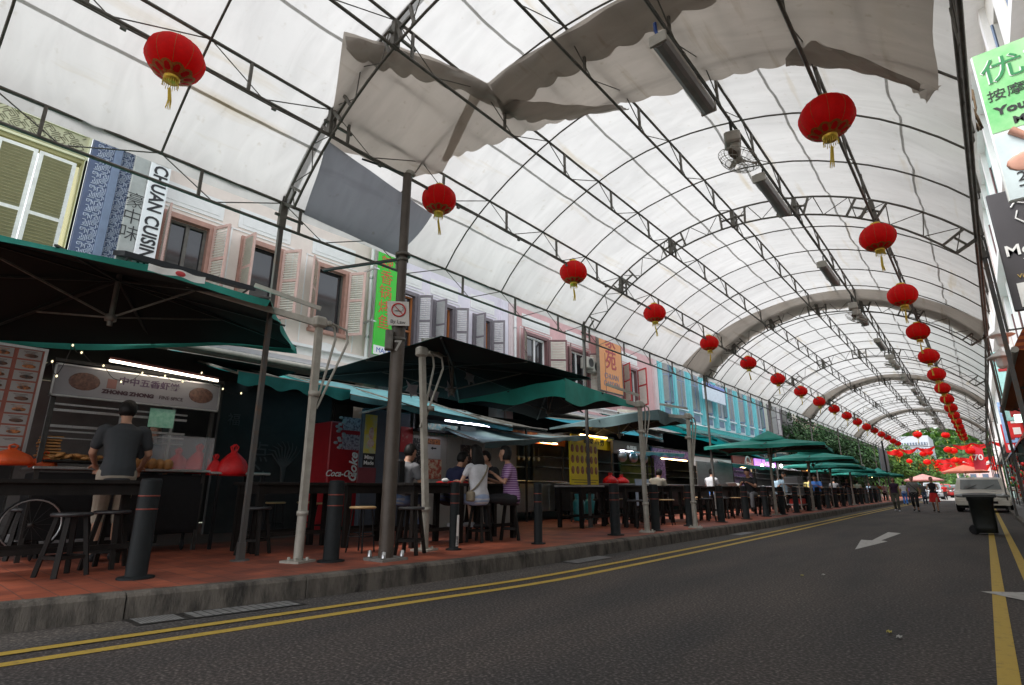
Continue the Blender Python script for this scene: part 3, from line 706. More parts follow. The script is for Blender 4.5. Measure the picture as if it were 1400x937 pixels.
# rose house
rw = [yat(732, 470), yat(760, 480), yat(797, 500), yat(846, 520), yat(872, 520)]
rw = [yat(733, 470), yat(790, 490), yat(860, 510)]
shophouse('rose_shophouse', 'rose pink shophouse with maroon framed shutters behind the orange restaurant sign', yat(692, 430)+.01, yat(896, 510), M_rose, mat('pinkish_white_plaster', (.70, .58, .58), .8, noise=.04),
          rw, 1.5, Z0, Z1+.05, M_maroon, M_trimwhite, [M_maroon, M_maroon, M_redframe], M_slat_cream, [(2.6, 2.3), (2.5, 2.2), (2.2, 1.1)], panel=M_trimwhite)
# turquoise house: many slender pilasters with tall windows between
y0, y1 = yat(896, 510)+.01, yat(1040, 560)
b = thing('turquoise_shophouse', 'turquoise and white shophouse row with tall shuttered windows down the street', 'shophouse', (FX, (y0+y1)/2, 0))
nb = 9; sp = (y1-y0)/nb; zt = 9.6; z4 = 4.9
mb = MB(); ops = [(y0+sp*(i+.5)-.62, y0+sp*(i+.5)+.62, 5.6, 8.7) for i in range(nb)]
wallopen(mb, FX, y0, y1, z4, zt, ops)
for yy in (y0+.01, y1-.01): mb.add([(FX-.01, yy, z4), (FX-6, yy, z4), (FX-6, yy, zt), (FX-.01, yy, zt)], [(0, 1, 2, 3)])
mb.build('wall', M_bluewhite, b)
for i in range(nb+1):
    mb = MB(); yy = y0+sp*i; yy = min(max(yy, y0+.26), y1-.26); mb.box((FX+.09, yy, (z4+zt)/2), (.18, .5, zt-z4)); mb.box((FX+.2, yy, (z4+zt)/2), (.05, .26, zt-z4-.6)); mb.build('pilaster', M_turq, b)
mb = MB()
for i in range(nb):
    c = y0+sp*(i+.5)
    for k in range(9): mb.box((FX+.02, c-.5+k*.125, 9.05), (.03, .05, .3))
    mb.box((FX+.015, c, 5.25), (.03, 1.1, .4))
mb.build('plaster_trim', M_slateblue_lt, b)
for i in range(nb):
    c = y0+sp*(i+.5); f = casement(b, FX, c-.62, c+.62, 5.6, 8.7, M_bluewhite, M_trimwhite)
    leaf(b, .6, 2.9, 'l', (FX+.05, c-.6, 5.7), .06 if i % 3 else .5, M_slateblue_lt, M_slat_lilac); leaf(b, .6, 2.9, 'r', (FX+.05, c+.6, 5.7), .06 if i % 4 else .7, M_slateblue_lt, M_slat_lilac)
rf = MB(); rf.prism([(FX+1.5, y0, z4-.75), (FX, y0, z4-.1), (FX, y0, z4-.25), (FX+1.5, y0, z4-.9)], (0, y1-y0, 0))
for i in range(int((y1-y0)/.3)): rf.beam((FX+1.52, y0+.15+i*.3, z4-.72), (FX+.02, y0+.15+i*.3, z4-.07), .08, .05)
rf.build('tiled_ledge', mat('glazed_turquoise_tiles', (.05, .30, .30), .35, noise=.2), b)
rf = MB(); rf.prism([(FX+.5, y0, zt), (FX-6, y0, zt+2.6), (FX-6, y0, zt+2.4), (FX+.5, y0, zt-.15)], (0, y1-y0-.01, 0)); rf.build('roof', MATS['clay_roof_tiles'], b)
lower_storey(b, y0, y1, colm=M_bluewhite, zt=4.6, seed=4)
# houses beyond
shophouse('mauve_shophouse', 'pale house with mauve pipes beyond the turquoise shophouse', y1+.02, y1+9, mat('pale_green_grey_plaster', (.55, .58, .50), .8), mat('mauve_paint', (.20, .13, .20), .7), [y1+2.4, y1+6.4], 1.2, 5.4, 7.9, M_greyshut, M_trimwhite, [M_greyshut], M_slat_lilac, [(1.5, 2.1), (2.2, 1.3)])
shophouse('cream_shophouse', 'cream shophouse farthest along the left side hidden behind trees', y1+9.1, y1+20, mat('cream_plaster', (.6, .56, .45), .8), M_trimwhite, [y1+12, y1+16.5], 1.3, 5.2, 7.6, M_brown_frame, M_trimwhite, [M_shutpink], M_slat_cream, [(1.5, 2.1), (2.2, 1.3)])
# olive house with fret pattern
y1o = 1.83; b = thing('olive_shophouse', 'olive green building with cream shutters and fret patterned plaster at the left edge', 'shophouse', (FX, -2, 0))
def zat(px, py): return PX(px, py, FX).z
sy0, sy1 = yat(-6, 200), yat(101, 240); sz1 = zat(10, 190)-.02; sz0 = sz1-2.5
mb = MB(); wallopen(mb, FX, -7, y1o, 4.3, 9.9, [(sy0-.08, sy1+.08, sz0, sz1+.06)])
mb.add([(FX-.01, y1o, 4.3), (FX-6, y1o, 4.3), (FX-6, y1o, 9.9), (FX-.01, y1o, 9.9)], [(0, 1, 2, 3)]); mb.build('wall', M_olive, b)
mb = MB()
for (a, c, d, e) in ((sy1+.12, sy1+.16, sz0-.4, sz1+.14), (y1o-.05, y1o-.005, 4.4, 8.15), (sy0-.4, y1o-.06, sz1+.14, sz1+.19), (sy1+.34, sy1+.37, sz0-.4, sz1+.14)): mb.box((FX+.02, (a+c)/2, (d+e)/2), (.05, abs(c-a), e-d))
mb.build('plaster_trim', M_olive_lt, b)
fz0, fz1 = sz1+.22, 9.8
mb = MB(); mb.box((FX+.008, (-7+y1o)/2, (fz0+fz1)/2), (.016, y1o+7-.06, fz1-fz0)); mb.build('patterned_frieze', M_olive_mid, b)
def fret(mb, X, y0, y1, z0, z1, u, w, rot=0., alt=True, clip=None):
    """rows of squared spiral key motifs laid as thin raised lines"""
    mot = [[(0, 0), (0, 4), (4, 4), (4, 1), (2, 1), (2, 2.6)], [(5, 5), (5, 0), (1, 0)], [(1, 5), (3, 5), (3, 2)]]
    ny = int((y1-y0)/(6*u)) + 3; nz = int((z1-z0)/(6*u)) + 3; cy, cz = (y0+y1)/2, (z0+z1)/2
    for i in range(-ny, ny):
        for j in range(-nz, nz):
            fl = -1 if alt and (i+j) % 2 else 1
            for pl in mot:
                P = []
                for (a, c) in pl:
                    if fl < 0: a, c = c, a
                    yy = (i*6 + a)*u; zz = (j*6 + c)*u
                    P.append((cy + yy*cos(rot)-zz*sin(rot), cz + yy*sin(rot)+zz*cos(rot)))
                for p, q in zip(P, P[1:]):
                    if all(y0+.01 < k[0] < y1-.01 and z0+.01 < k[1] < z1-.01 for k in (p, q)) and not (clip and any(clip[0] < k[0] < clip[1] and clip[2] < k[1] < clip[3] for k in (p, q))):
                        mb.beam((X, p[0], p[1]), (X, q[0], q[1]), w, w, (1, 0, 0))
py0, py1 = yat(14, 150), yat(112, 190); pz1 = zat(14, 140); pz0 = zat(112, 212)
pz0, pz1 = 8.0, 8.62
py0, py1 = sy0+.12, sy1+.05
mb = MB(); fret(mb, FX+.016, -2.5, y1o-.06, fz0, fz1, .036, .015, pi/4, True, (py0-.02, py1+.02, pz0-.02, pz1+.02)); mb.build('fret_lines', M_fretline, b)
mb = MB(); mb.box((FX+.03, (py0+py1)/2, (pz0+pz1)/2), (.04, py1-py0, pz1-pz0)); mb.build('blank_name_panel', M_olive_lt, b)
hw = (sy1-sy0)/2
for side, hy in (('l', sy0), ('r', sy1)):
    leaf(b, hw-.01, sz1-sz0, side, (FX+.02, hy, sz0), .03, mat('bright_white_shutter_paint', (.80, .82, .76), .5), M_slat_olive, .48)
lower_storey(b, -7, y1o, colm=M_olive, seed=9)
# slate blue patterned pilaster with bracket head
b = thing('fret_pilaster', 'slate blue pilaster with white meander pattern between olive and peach houses', 'pilaster', (FX, 2.2, 0))
mb = MB(); bx0, bx1 = y1o+.01, 2.70
mb.box((FX+.10, (bx0+bx1)/2, 6.2), (.2, bx1-bx0, 4.0)); mb.build('shaft', M_slateblue, b)
mb = MB(); mb.box((FX+.25, bx0+.42, 6.15), (.1, .13, 3.9)); mb.build('light_strip', M_slateblue_lt, b)
mb = MB(); fret(mb, FX+.205, bx0+.05, bx0+.37, 4.4, 8.0, .026, .010); fret(mb, FX+.205, bx0+.49, bx1-.01, 4.4, 8.0, .026, .010); mb.build('meander_lines', mat('pale_line_paint', (.55, .62, .72), .6), b)
mb = MB(); mb.box((FX+.2, (bx0+bx1)/2, 8.25), (.44, bx1-bx0, .14)); mb.box((FX+.26, (bx0+bx1)/2, 8.42), (.56, bx1-bx0+.0, .2)); mb.box((FX+.2, (bx0+bx1)/2, 8.1), (.34, bx1-bx0, .12)); mb.build('capital', M_slateblue, b)

# ---------------------------------------------------------------- signs on the left houses
M_ink = mat('black_lettering', (.012, .012, .014), .5, noise=0)
M_redink = mat('dark_red_lettering', (.33, .02, .02), .5, noise=0)
M_whiteink = mat('white_lettering', (.80, .80, .78), .5, noise=0)
def board(name, label, cat, X, y0, y1, z0, z1, m, th=.1, edge=None, group=None):
    t = thing(name, label, cat, (X, (y0+y1)/2, z0), 0, group)
    mb = MB(); mb.rbox((X-th/2, (y0+y1)/2, (z0+z1)/2), (th, y1-y0, z1-z0), .01); mb.build('panel', m, t)
    if edge:
        e = MB(); w = .03
        for (a, c, d, f) in ((y0, y1, z1, z1+w), (y0, y1, z0-w, z0), (y0-w, y0, z0-w, z1+w), (y1, y1+w, z0-w, z1+w)): e.box((X-th/2, (a+c)/2, (d+f)/2), (th+.02, c-a, f-d))
        e.build('frame', edge, t)
    return t
sx = FX+.75
a0, a1, a2 = PX(187, 215, sx).y, PX(207, 225, sx).y, PX(236, 225, sx).y
t = board('restaurant_sign', 'tall white and grey restaurant sign with vertical letters beside the blue pilaster', 'sign', sx, a1, a2, 4.7, 8.6, mat('white_sign_acrylic', (.80, .82, .82), .4, noise=.02), .12)
mb = MB(); mb.rbox((sx-.10, (a0+a1)/2, 6.65), (.1, a1-a0-.01, 3.9), .01); mb.build('side_panel', mat('grey_green_sign_panel', (.36, .38, .36), .5), t)
text_part('lettering', 'SICHUAN CUISINE', M_ink, t, .36, (sx+.006, (a1+a2)/2, PX(190, 362, sx).z), FACE_X_DOWN, .003, 'RIGHT', bold=.008, sx=.84)
text_part('calligraphy', '豪\n中\n味', M_ink, t, .36, (sx-.045, (a0+a1)/2, 6.3), FACE_X, .003, bold=-.004)
for z in (5.2, 8.0):
    mb = MB(); mb.beam((FX, a1, z), (sx-.05, a1, z), .04); mb.build('bracket', M_steel_dk, t)
mb = MB(); mb.ell((sx-.045, (a0+a1)/2, 7.85), (.012, .1, .16)); mb.build('emblem', mat('plum_emblem', (.25, .03, .09), .5), t)
# green banner
gx = FX+.55; g0, g1 = PX(513, 430, gx).y, PX(541, 430, gx).y
t = board('green_banner', 'bright green vertical banner with red Chinese characters behind the numbered pole', 'banner', gx, g0, g1, PX(510, 484, gx).z, 8.5, mat('vivid_green_vinyl', (.045, .50, .03), .5, noise=.05), .05)
text_part('lettering', '麻\n辣\n香\n锅\n烤\n鱼', mat('orange_red_lettering', (.55, .09, .03), .5, noise=0), t, .46, (gx+.004, (g0+g1)/2-.05, 6.75), FACE_X, .003)
zb = PX(510, 484, gx).z
mb = MB(); mb.box((gx+.004, (g0+g1)/2, zb+.14), (.008, g1-g0-.02, .26)); mb.build('phone_strip', M_whiteink, t)
text_part('small_lettering', 'MALA', mat('blue_lettering', (.03, .08, .4), .5, noise=0), t, .2, (gx+.010, (g0+g1)/2, zb+.14), FACE_X, .002)
for z in (5.6, 7.2):
    mb = MB(); mb.beam((FX, g0-.1, z), (gx, g0-.1, z), .05); mb.beam((gx-.02, g0-.1, z), (gx-.02, g0+.05, z), .04); mb.build('bracket', M_alu, t)
# orange restaurant sign
ox = FX+.7; o0, o1 = PX(820, 500, ox).y, PX(850, 500, ox).y; oz0 = PX(835, 536, ox).z
t = board('orange_sign', 'orange vertical restaurant sign with two red Chinese characters on the rose shophouse', 'sign', ox, o0, o1, oz0, oz0+3.0, mat('orange_sign_vinyl', (.62, .24, .07), .5, noise=.04), .14, M_steel)
text_part('lettering', '家\n苑', M_redink, t, 1.0, (ox+.006, (o0+o1)/2, oz0+1.95), FACE_X, .004, bold=.012)
text_part('small_lettering', 'CHUAN\nGARDEN', mat('slate_lettering', (.12, .13, .2), .5, noise=0), t, .36, (ox+.006, (o0+o1)/2, oz0+.52), FACE_X, .004)
# white hanging sign near turquoise house
wx = -12.2; w0, w1 = PX(962, 530, wx).y, PX(991, 540, wx).y; wz = PX(975, 549, wx).z
t = board('white_sign', 'small pale blue and white sign board beside the post in front of the turquoise house', 'sign', wx, w0, w1, wz, wz+1.1, mat('pale_blue_sign', (.62, .70, .80), .4), .1)
mb = MB(); mb.box((wx+.006, (w0+w1)/2, wz+.95), (.01, w1-w0, .26)); mb.build('blue_strip', mat('sign_blue', (.05, .12, .5), .4), t)
# roller blind edge and ledge roofs over the peach ground floor
t = thing('awning', 'flat black shop awning edge below the peach house windows', 'awning', (-12, 3, 5.0))
mb = MB(); p, q = PX(155, 342, -12.3), PX(328, 380, -12.3)
mb.prism([(p.x, p.y, p.z), (p.x+.9, p.y, p.z-.28), (p.x+.9, p.y, p.z-.38), (p.x, p.y, p.z-.1)], (0, q.y-p.y, 0)); mb.build('cloth', M_black, t)
for y in (p.y+.1, q.y-.1):
    mb = MB(); mb.beam((FX, y, p.z-.5), (p.x+.85, y, p.z-.33), .03); mb.build('arm', M_steel_dk, t)
t = thing('tiled_ledge_roof', 'grey ledge roof along the ground floors of the peach, lilac and rose shophouses', 'ledge roof', (-12.4, 14, 4.2))
mb = MB(); ye = yat(896, 510); mb.prism([(FX+1.25, 2.9, 3.85), (FX+.02, 2.9, 4.28), (FX+.02, 2.9, 4.16), (FX+1.25, 2.9, 3.72)], (0, ye-2.9, 0)); mb.build('sheet', mat('pale_grey_metal_sheet', (.30, .31, .32), .5, .2, noise=.2), t)
mb = MB(); mb.tube([(FX+1.3, 2.9, 3.76), (FX+1.3, ye, 3.76)], .06, 8); mb.build('gutter_pipe', M_white_post, t)
def downpipe(px, label, m):
    y = yat(px, 440); t = thing('downpipe', label, 'downpipe', (FX+.2, y, 4.4)); mb = MB(); mb.tube([(FX+.2, y, 4.2), (FX+.2, y, 9.4)], .055, 8); mb.build('pipe', m, t)
    for z in (5.2, 7.0, 8.6):
        mb = MB(); mb.lathe([(.055, -.03), (.07, -.03), (.07, .03), (.055, .03)], 10, (FX+.2, y, z)); mb.build('clip', M_alu, t)
downpipe(498, 'white downpipe on the peach house just left of the green banner', M_white)
downpipe(699, 'white downpipe between lilac and rose shophouses', M_white)
downpipe(812, 'white downpipe left of the orange sign', M_white)
# air conditioner boxes between rose windows
for i, (px, py) in enumerate(((803, 497), (811, 503))):
    p = PX(px, py, FX+.3); t = thing('air_conditioner', ('left', 'right')[i]+' of two small white air conditioners beside the orange sign', 'air conditioner', p, 0, 'air conditioners on the rose house')
    mb = MB(); mb.rbox(p, (.4, .55, .5), .04); mb.build('casing', M_white_post, t); mb = MB(); mb.lathe([(0, 0), (.18, 0), (.2, .01)], 16); f = mb.build('fan_grille', M_steel_dk, t, False)
    f.rotation_euler = (0, pi/2, 0); f.location = (.205, 0, 0)

# ================================================================ right side of the street
M_r1 = mat('cream_beige_plaster', (.55, .50, .42), .8, noise=.05)
M_r2 = mat('pale_aqua_plaster', (.50, .66, .62), .8, noise=.05)
M_r3 = mat('white_cream_plaster', (.68, .66, .60), .8, noise=.05)
RX = 1.85
def rhouse(label, y0, y1, wm, fm, seed):
    b = thing('shophouse', label, 'shophouse', (RX, (y0+y1)/2, 0), 0, 'shophouses on the right side')
    n = max(2, int((y1-y0)/2.1)); sp = (y1-y0)/n; ops = [(y0+sp*(i+.5)-.5, y0+sp*(i+.5)+.5, z, z+1.9) for i in range(n) for z in (5.3, 8.9)]
    mb = MB(); wallopen(mb, RX, y0+.01, y1-.01, 4.2, 12, ops, -.22)
    mb.add([(RX+.01, y0+.01, 0), (RX+7, y0+.01, 0), (RX+7, y0+.01, 12), (RX+.01, y0+.01, 12)], [(0, 1, 2, 3)]); mb.build('wall', wm, b)
    for i in range(n+1):
        mb = MB(); yy = min(max(y0+sp*i, y0+.2), y1-.2); mb.box((RX-.06, yy, 8.1), (.12, .32, 7.7)); mb.build('pilaster', M_trimwhite, b)
    mb = MB(); mb.box((RX-.12, (y0+y1)/2, 4.4), (.3, y1-y0-.02, .3)); mb.box((RX-.15, (y0+y1)/2, 8.1), (.34, y1-y0-.02, .22)); mb.box((RX-.2, (y0+y1)/2, 11.8), (.5, y1-y0-.02, .3)); mb.build('cornice', M_trimwhite, b)
    for (a, c, d, e) in ops:
        mb = MB(); mb.box((RX+.1, (a+c)/2, (d+e)/2), (.04, c-a-.02, e-d-.02)); f = mb.build('window', M_glass, b)
        leaf(b, .5, e-d, 'l', (RX-.04, c, d), 2.3, fm, M_slat_cream, sgn=-1); leaf(b, .5, e-d, 'r', (RX-.04, a, d), 2.3, fm, M_slat_cream, sgn=-1)
    mb = MB()
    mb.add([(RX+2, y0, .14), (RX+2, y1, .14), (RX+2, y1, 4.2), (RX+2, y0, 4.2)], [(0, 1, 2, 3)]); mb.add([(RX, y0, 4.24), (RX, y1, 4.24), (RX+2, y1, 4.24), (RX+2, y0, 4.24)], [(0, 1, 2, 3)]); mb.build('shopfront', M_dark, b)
    for y in (y0+.2, y1-.2):
        c = MB(); c.box((RX+.2, y, 2.2), (.4, .4, 4.1)); c.build('column', wm, b)
    rf = MB(); rf.prism([(RX-.5, y0, 11.95), (RX+7, y0, 14.5), (RX+7, y0, 14.3), (RX-.5, y0, 11.8)], (0, y1-y0-.01, 0)); rf.build('roof', MATS['clay_roof_tiles'], b)
yy = -1.0
for i, (L_, wm, fm, lab) in enumerate(((9, M_r1, M_greyshut, 'beige shophouse at the right edge behind the green massage sign'), (9, M_r3, M_slateblue_lt, 'white shophouse on the right behind the black cafe sign'), (10, M_r2, M_maroon, 'aqua shophouse on the right past the striped awning'), (12, M_r1, M_shutpink, 'beige shophouse on the right behind the red sale banner'), (16, M_r3, M_greyshut, 'white shophouse on the right near the canopy end'), (22, M_r2, M_greyshut, 'aqua shophouse on the right beyond the canopy'), (30, M_r1, M_greyshut, 'far beige shophouse on the right'))):
    rhouse(lab, yy, yy+L_, wm, fm, i); yy += L_
# hanging signs facing up the street (look along -Y)
def hang(label, px0, px1, py0, py1, Y, m, cat='sign', th=.16, name='hanging_sign'):
    a = PY(px0, py0, Y); x0 = a.x; z1 = a.z; x1 = PY(px1, py0, Y).x; z0 = PY(px0, py1, Y).z
    t = thing(name, label, cat, (x0, Y, z0)); mb = MB(); mb.rbox(((x0+x1)/2, Y+th/2, (z0+z1)/2), (x1-x0, th, z1-z0), .015); mb.build('panel', m, t)
    return t, x0, x1, z0, z1
Ys = 8.2
c0 = PY(1329, 78, Ys); zt_ = c0.z; zb_ = PY(1373, 278, Ys).z; x0 = c0.x - .02; x1 = x0+1.02
M_gsign = mat('mint_green_sign', (.10, .50, .14), .4, noise=.1, scale=1.2, col2=(.42, .72, .38))
t = thing('massage_sign', 'tall green and white massage sign with Chinese characters at the upper right', 'sign', (x0, Ys, zb_))
mb = MB(); mb.rbox(((x0+x1)/2, Ys+.035, (zt_+zb_)/2), (x1-x0, .07, zt_-zb_), .02); mb.build('box', mat('white_sign_box', (.78, .82, .80), .4), t)
H_ = zt_-zb_; zc = zb_+H_*.44
mb = MB(); mb.box(((x0+x1)/2, Ys-.004, (zt_+zc)/2), (x1-x0-.03, .006, zt_-zc-.02)); mb.build('green_face', M_gsign, t)
mb = MB(); mb.box(((x0+x1)/2, Ys-.004, (zb_+zc)/2-.0), (x1-x0-.03, .006, zc-zb_-.03)); mb.build('photo_face', mat('pale_towel_white', (.62, .72, .74), .5, noise=.15, scale=2), t)
mb = MB(); mb.ell((x0+.62, Ys-.012, zb_+H_*.27), (.32, .012, .17), rot=Matrix.Rotation(-.5, 3, 'Y')); mb.ell((x0+.3, Ys-.012, zb_+H_*.22), (.24, .012, .13)); mb.tube([(x0+.18, Ys-.02, zb_+H_*.43), (x0+.3, Ys-.022, zb_+H_*.36), (x0+.42, Ys-.024, zb_+H_*.29)], [.05, .04, .03], 8); mb.build('printed_picture', mat('printed_skin_tone', (.55, .28, .20), .5, noise=.15, scale=5), t)
text_part('large_lettering', '优轩', M_whiteink, t, .36, (x0+.035, Ys-.012, zt_-.34), FACE_MY, .002, 'LEFT', bold=.004, sx=1.15)
text_part('large_lettering_fill', '优轩', mat('deep_green_lettering', (.01, .22, .06), .5, noise=0), t, .36, (x0+.043, Ys-.018, zt_-.34), FACE_MY, .002, 'LEFT', sx=1.15)
text_part('lettering', '按摩·足疗', M_ink, t, .165, (x0+.05, Ys-.012, zt_-.66), FACE_MY, .002, 'LEFT', sx=1.1)
text_part('shop_name', 'You Xuan', M_ink, t, .15, (x0+.09, Ys-.012, zt_-.88), FACE_MY, .002, 'LEFT', bold=.006, sx=1.15)
text_part('shop_type', 'Massage', M_ink, t, .13, (x0+.22, Ys-.012, zt_-1.06), FACE_MY, .002, 'LEFT', bold=.004, sx=1.15)
text_part('address', '28A\nTel', M_ink, t, .17, (x0+.12, Ys-.012, zb_+.19), FACE_MY, .002, 'LEFT', sx=1.1)
mb = MB(); mb.beam((x1, Ys+.1, zt_-.2), (RX, Ys+.1, zt_-.2), .06); mb.beam((x1, Ys+.1, zb_+.2), (RX, Ys+.1, zb_+.2), .06); mb.build('bracket', M_steel_dk, t)
# black cafe sign below
Yc = 10.4; c0 = PY(1347, 268, Yc); x0 = c0.x; zt_ = c0.z; zb_ = PY(1360, 430, Yc).z; x1 = x0+.84
t = thing('cafe_sign', 'charcoal cafe sign with white line figure and lettering under the massage sign', 'sign', (x0, Yc, zb_))
mb = MB(); mb.rbox(((x0+x1)/2, Yc+.035, (zt_+zb_)/2), (x1-x0, .07, zt_-zb_), .02); mb.build('panel', mat('charcoal_sign', (.055, .05, .055), .45, noise=.05), t)
H_ = zt_-zb_; mb = MB()
cx_, cz_ = x0+.40, zb_+H_*.78
mb.tube([(cx_-.16, Yc-.012, cz_+.12), (cx_-.05, Yc-.012, cz_+.26), (cx_+.08, Yc-.012, cz_+.22), (cx_+.14, Yc-.012, cz_+.05), (cx_+.17, Yc-.012, cz_-.15), (cx_+.12, Yc-.012, cz_-.34), (cx_-.02, Yc-.012, cz_-.20), (cx_-.14, Yc-.012, cz_-.06), (cx_-.10, Yc-.012, cz_+.05)], .012, 6)
mb.tube([(cx_-.08, Yc-.012, cz_+.18), (cx_+.02, Yc-.012, cz_+.13), (cx_+.08, Yc-.012, cz_+.17)], .01, 6); mb.build('line_figure', M_whiteink, t)
text_part('lettering', 'Mommy\nViệt', M_whiteink, t, .235, (x0+.44, Yc-.012, zb_+H_*.42), FACE_MY, .002, bold=.004)
text_part('small_lettering', 'Vietnamese Cuisine', mat('gold_lettering', (.55, .38, .08), .5, noise=0), t, .085, (x0+.46, Yc-.012, zb_+H_*.27), FACE_MY, .002)
mb = MB(); mb.box((x0+.42, Yc-.006, zb_+H_*.12), (.66, .008, .36)); mb.build('white_card', M_whiteink, t)
mb = MB(); mb.ell((x0+.22, Yc-.014, zb_+H_*.15), (.07, .006, .07)); mb.build('yellow_dot', mat('egg_yellow', (.8, .5, .05), .5), t)
mb = MB(); mb.beam((x0+.3, Yc-.014, zb_+H_*.08), (x0+.6, Yc-.014, zb_+H_*.19), .01); mb.beam((x0+.3, Yc-.014, zb_+H_*.10), (x0+.66, Yc-.014, zb_+H_*.13), .01); mb.build('chopsticks', M_ink, t)
mb = MB(); mb.beam((x1, Yc+.09, zt_-.2), (RX, Yc+.09, zt_-.2), .05); mb.build('bracket', M_steel_dk, t)
# striped orange awning
M_stripe = bpy.data.materials.new('orange_striped_awning'); M_stripe.use_nodes = True
_n = M_stripe.node_tree; wv = _n.nodes.new('ShaderNodeTexWave'); wv.bands_direction = 'Z'; wv.inputs['Scale'].default_value = 3.2; tc = _n.nodes.new('ShaderNodeTexCoord'); _n.links.new(tc.outputs['Object'], wv.inputs[0])
cr = _n.nodes.new('ShaderNodeValToRGB'); cr.color_ramp.interpolation = 'CONSTANT'; cr.color_ramp.elements[0].color = (.42, .10, .02, 1); cr.color_ramp.elements[1].position = .5; cr.color_ramp.elements[1].color = (.20, .035, .015, 1)
_n.links.new(wv.outputs[0], cr.inputs[0]); _n.links.new(cr.outputs[0], _n.nodes['Principled BSDF'].inputs['Base Color']); _n.nodes['Principled BSDF'].inputs['Roughness'].default_value = .85
t = thing('striped_awning', 'orange and brown striped awning over the shops at the right edge', 'awning', (2.2, 13, 3))
Ya = 11.0; p = PY(1380, 452, Ya); p2 = PY(1392, 560, Ya)
mb = MB(); mb.prism([(p.x-.02, Ya, p.z-.3), (p.x+.15, Ya, p.z), (p.x+2.6, Ya, p.z+1.1), (p.x+2.6, Ya, p.z+.7), (p.x+.2, Ya, p.z-.35)], (0, 8.5, 0)); mb.build('cloth', M_stripe, t)
for y in (Ya+.3, Ya+4, Ya+8):
    mb = MB(); mb.beam((p.x+.15, y, p.z-.3), (RX, y, p.z-.9), .05); mb.build('arm', M_steel, t)
mb = MB(); mb.tube([(p.x, Ya-.1, p.z-.32), (p.x, Ya+8.6, p.z-.32)], .05, 8); mb.build('roller', M_white_post, t)
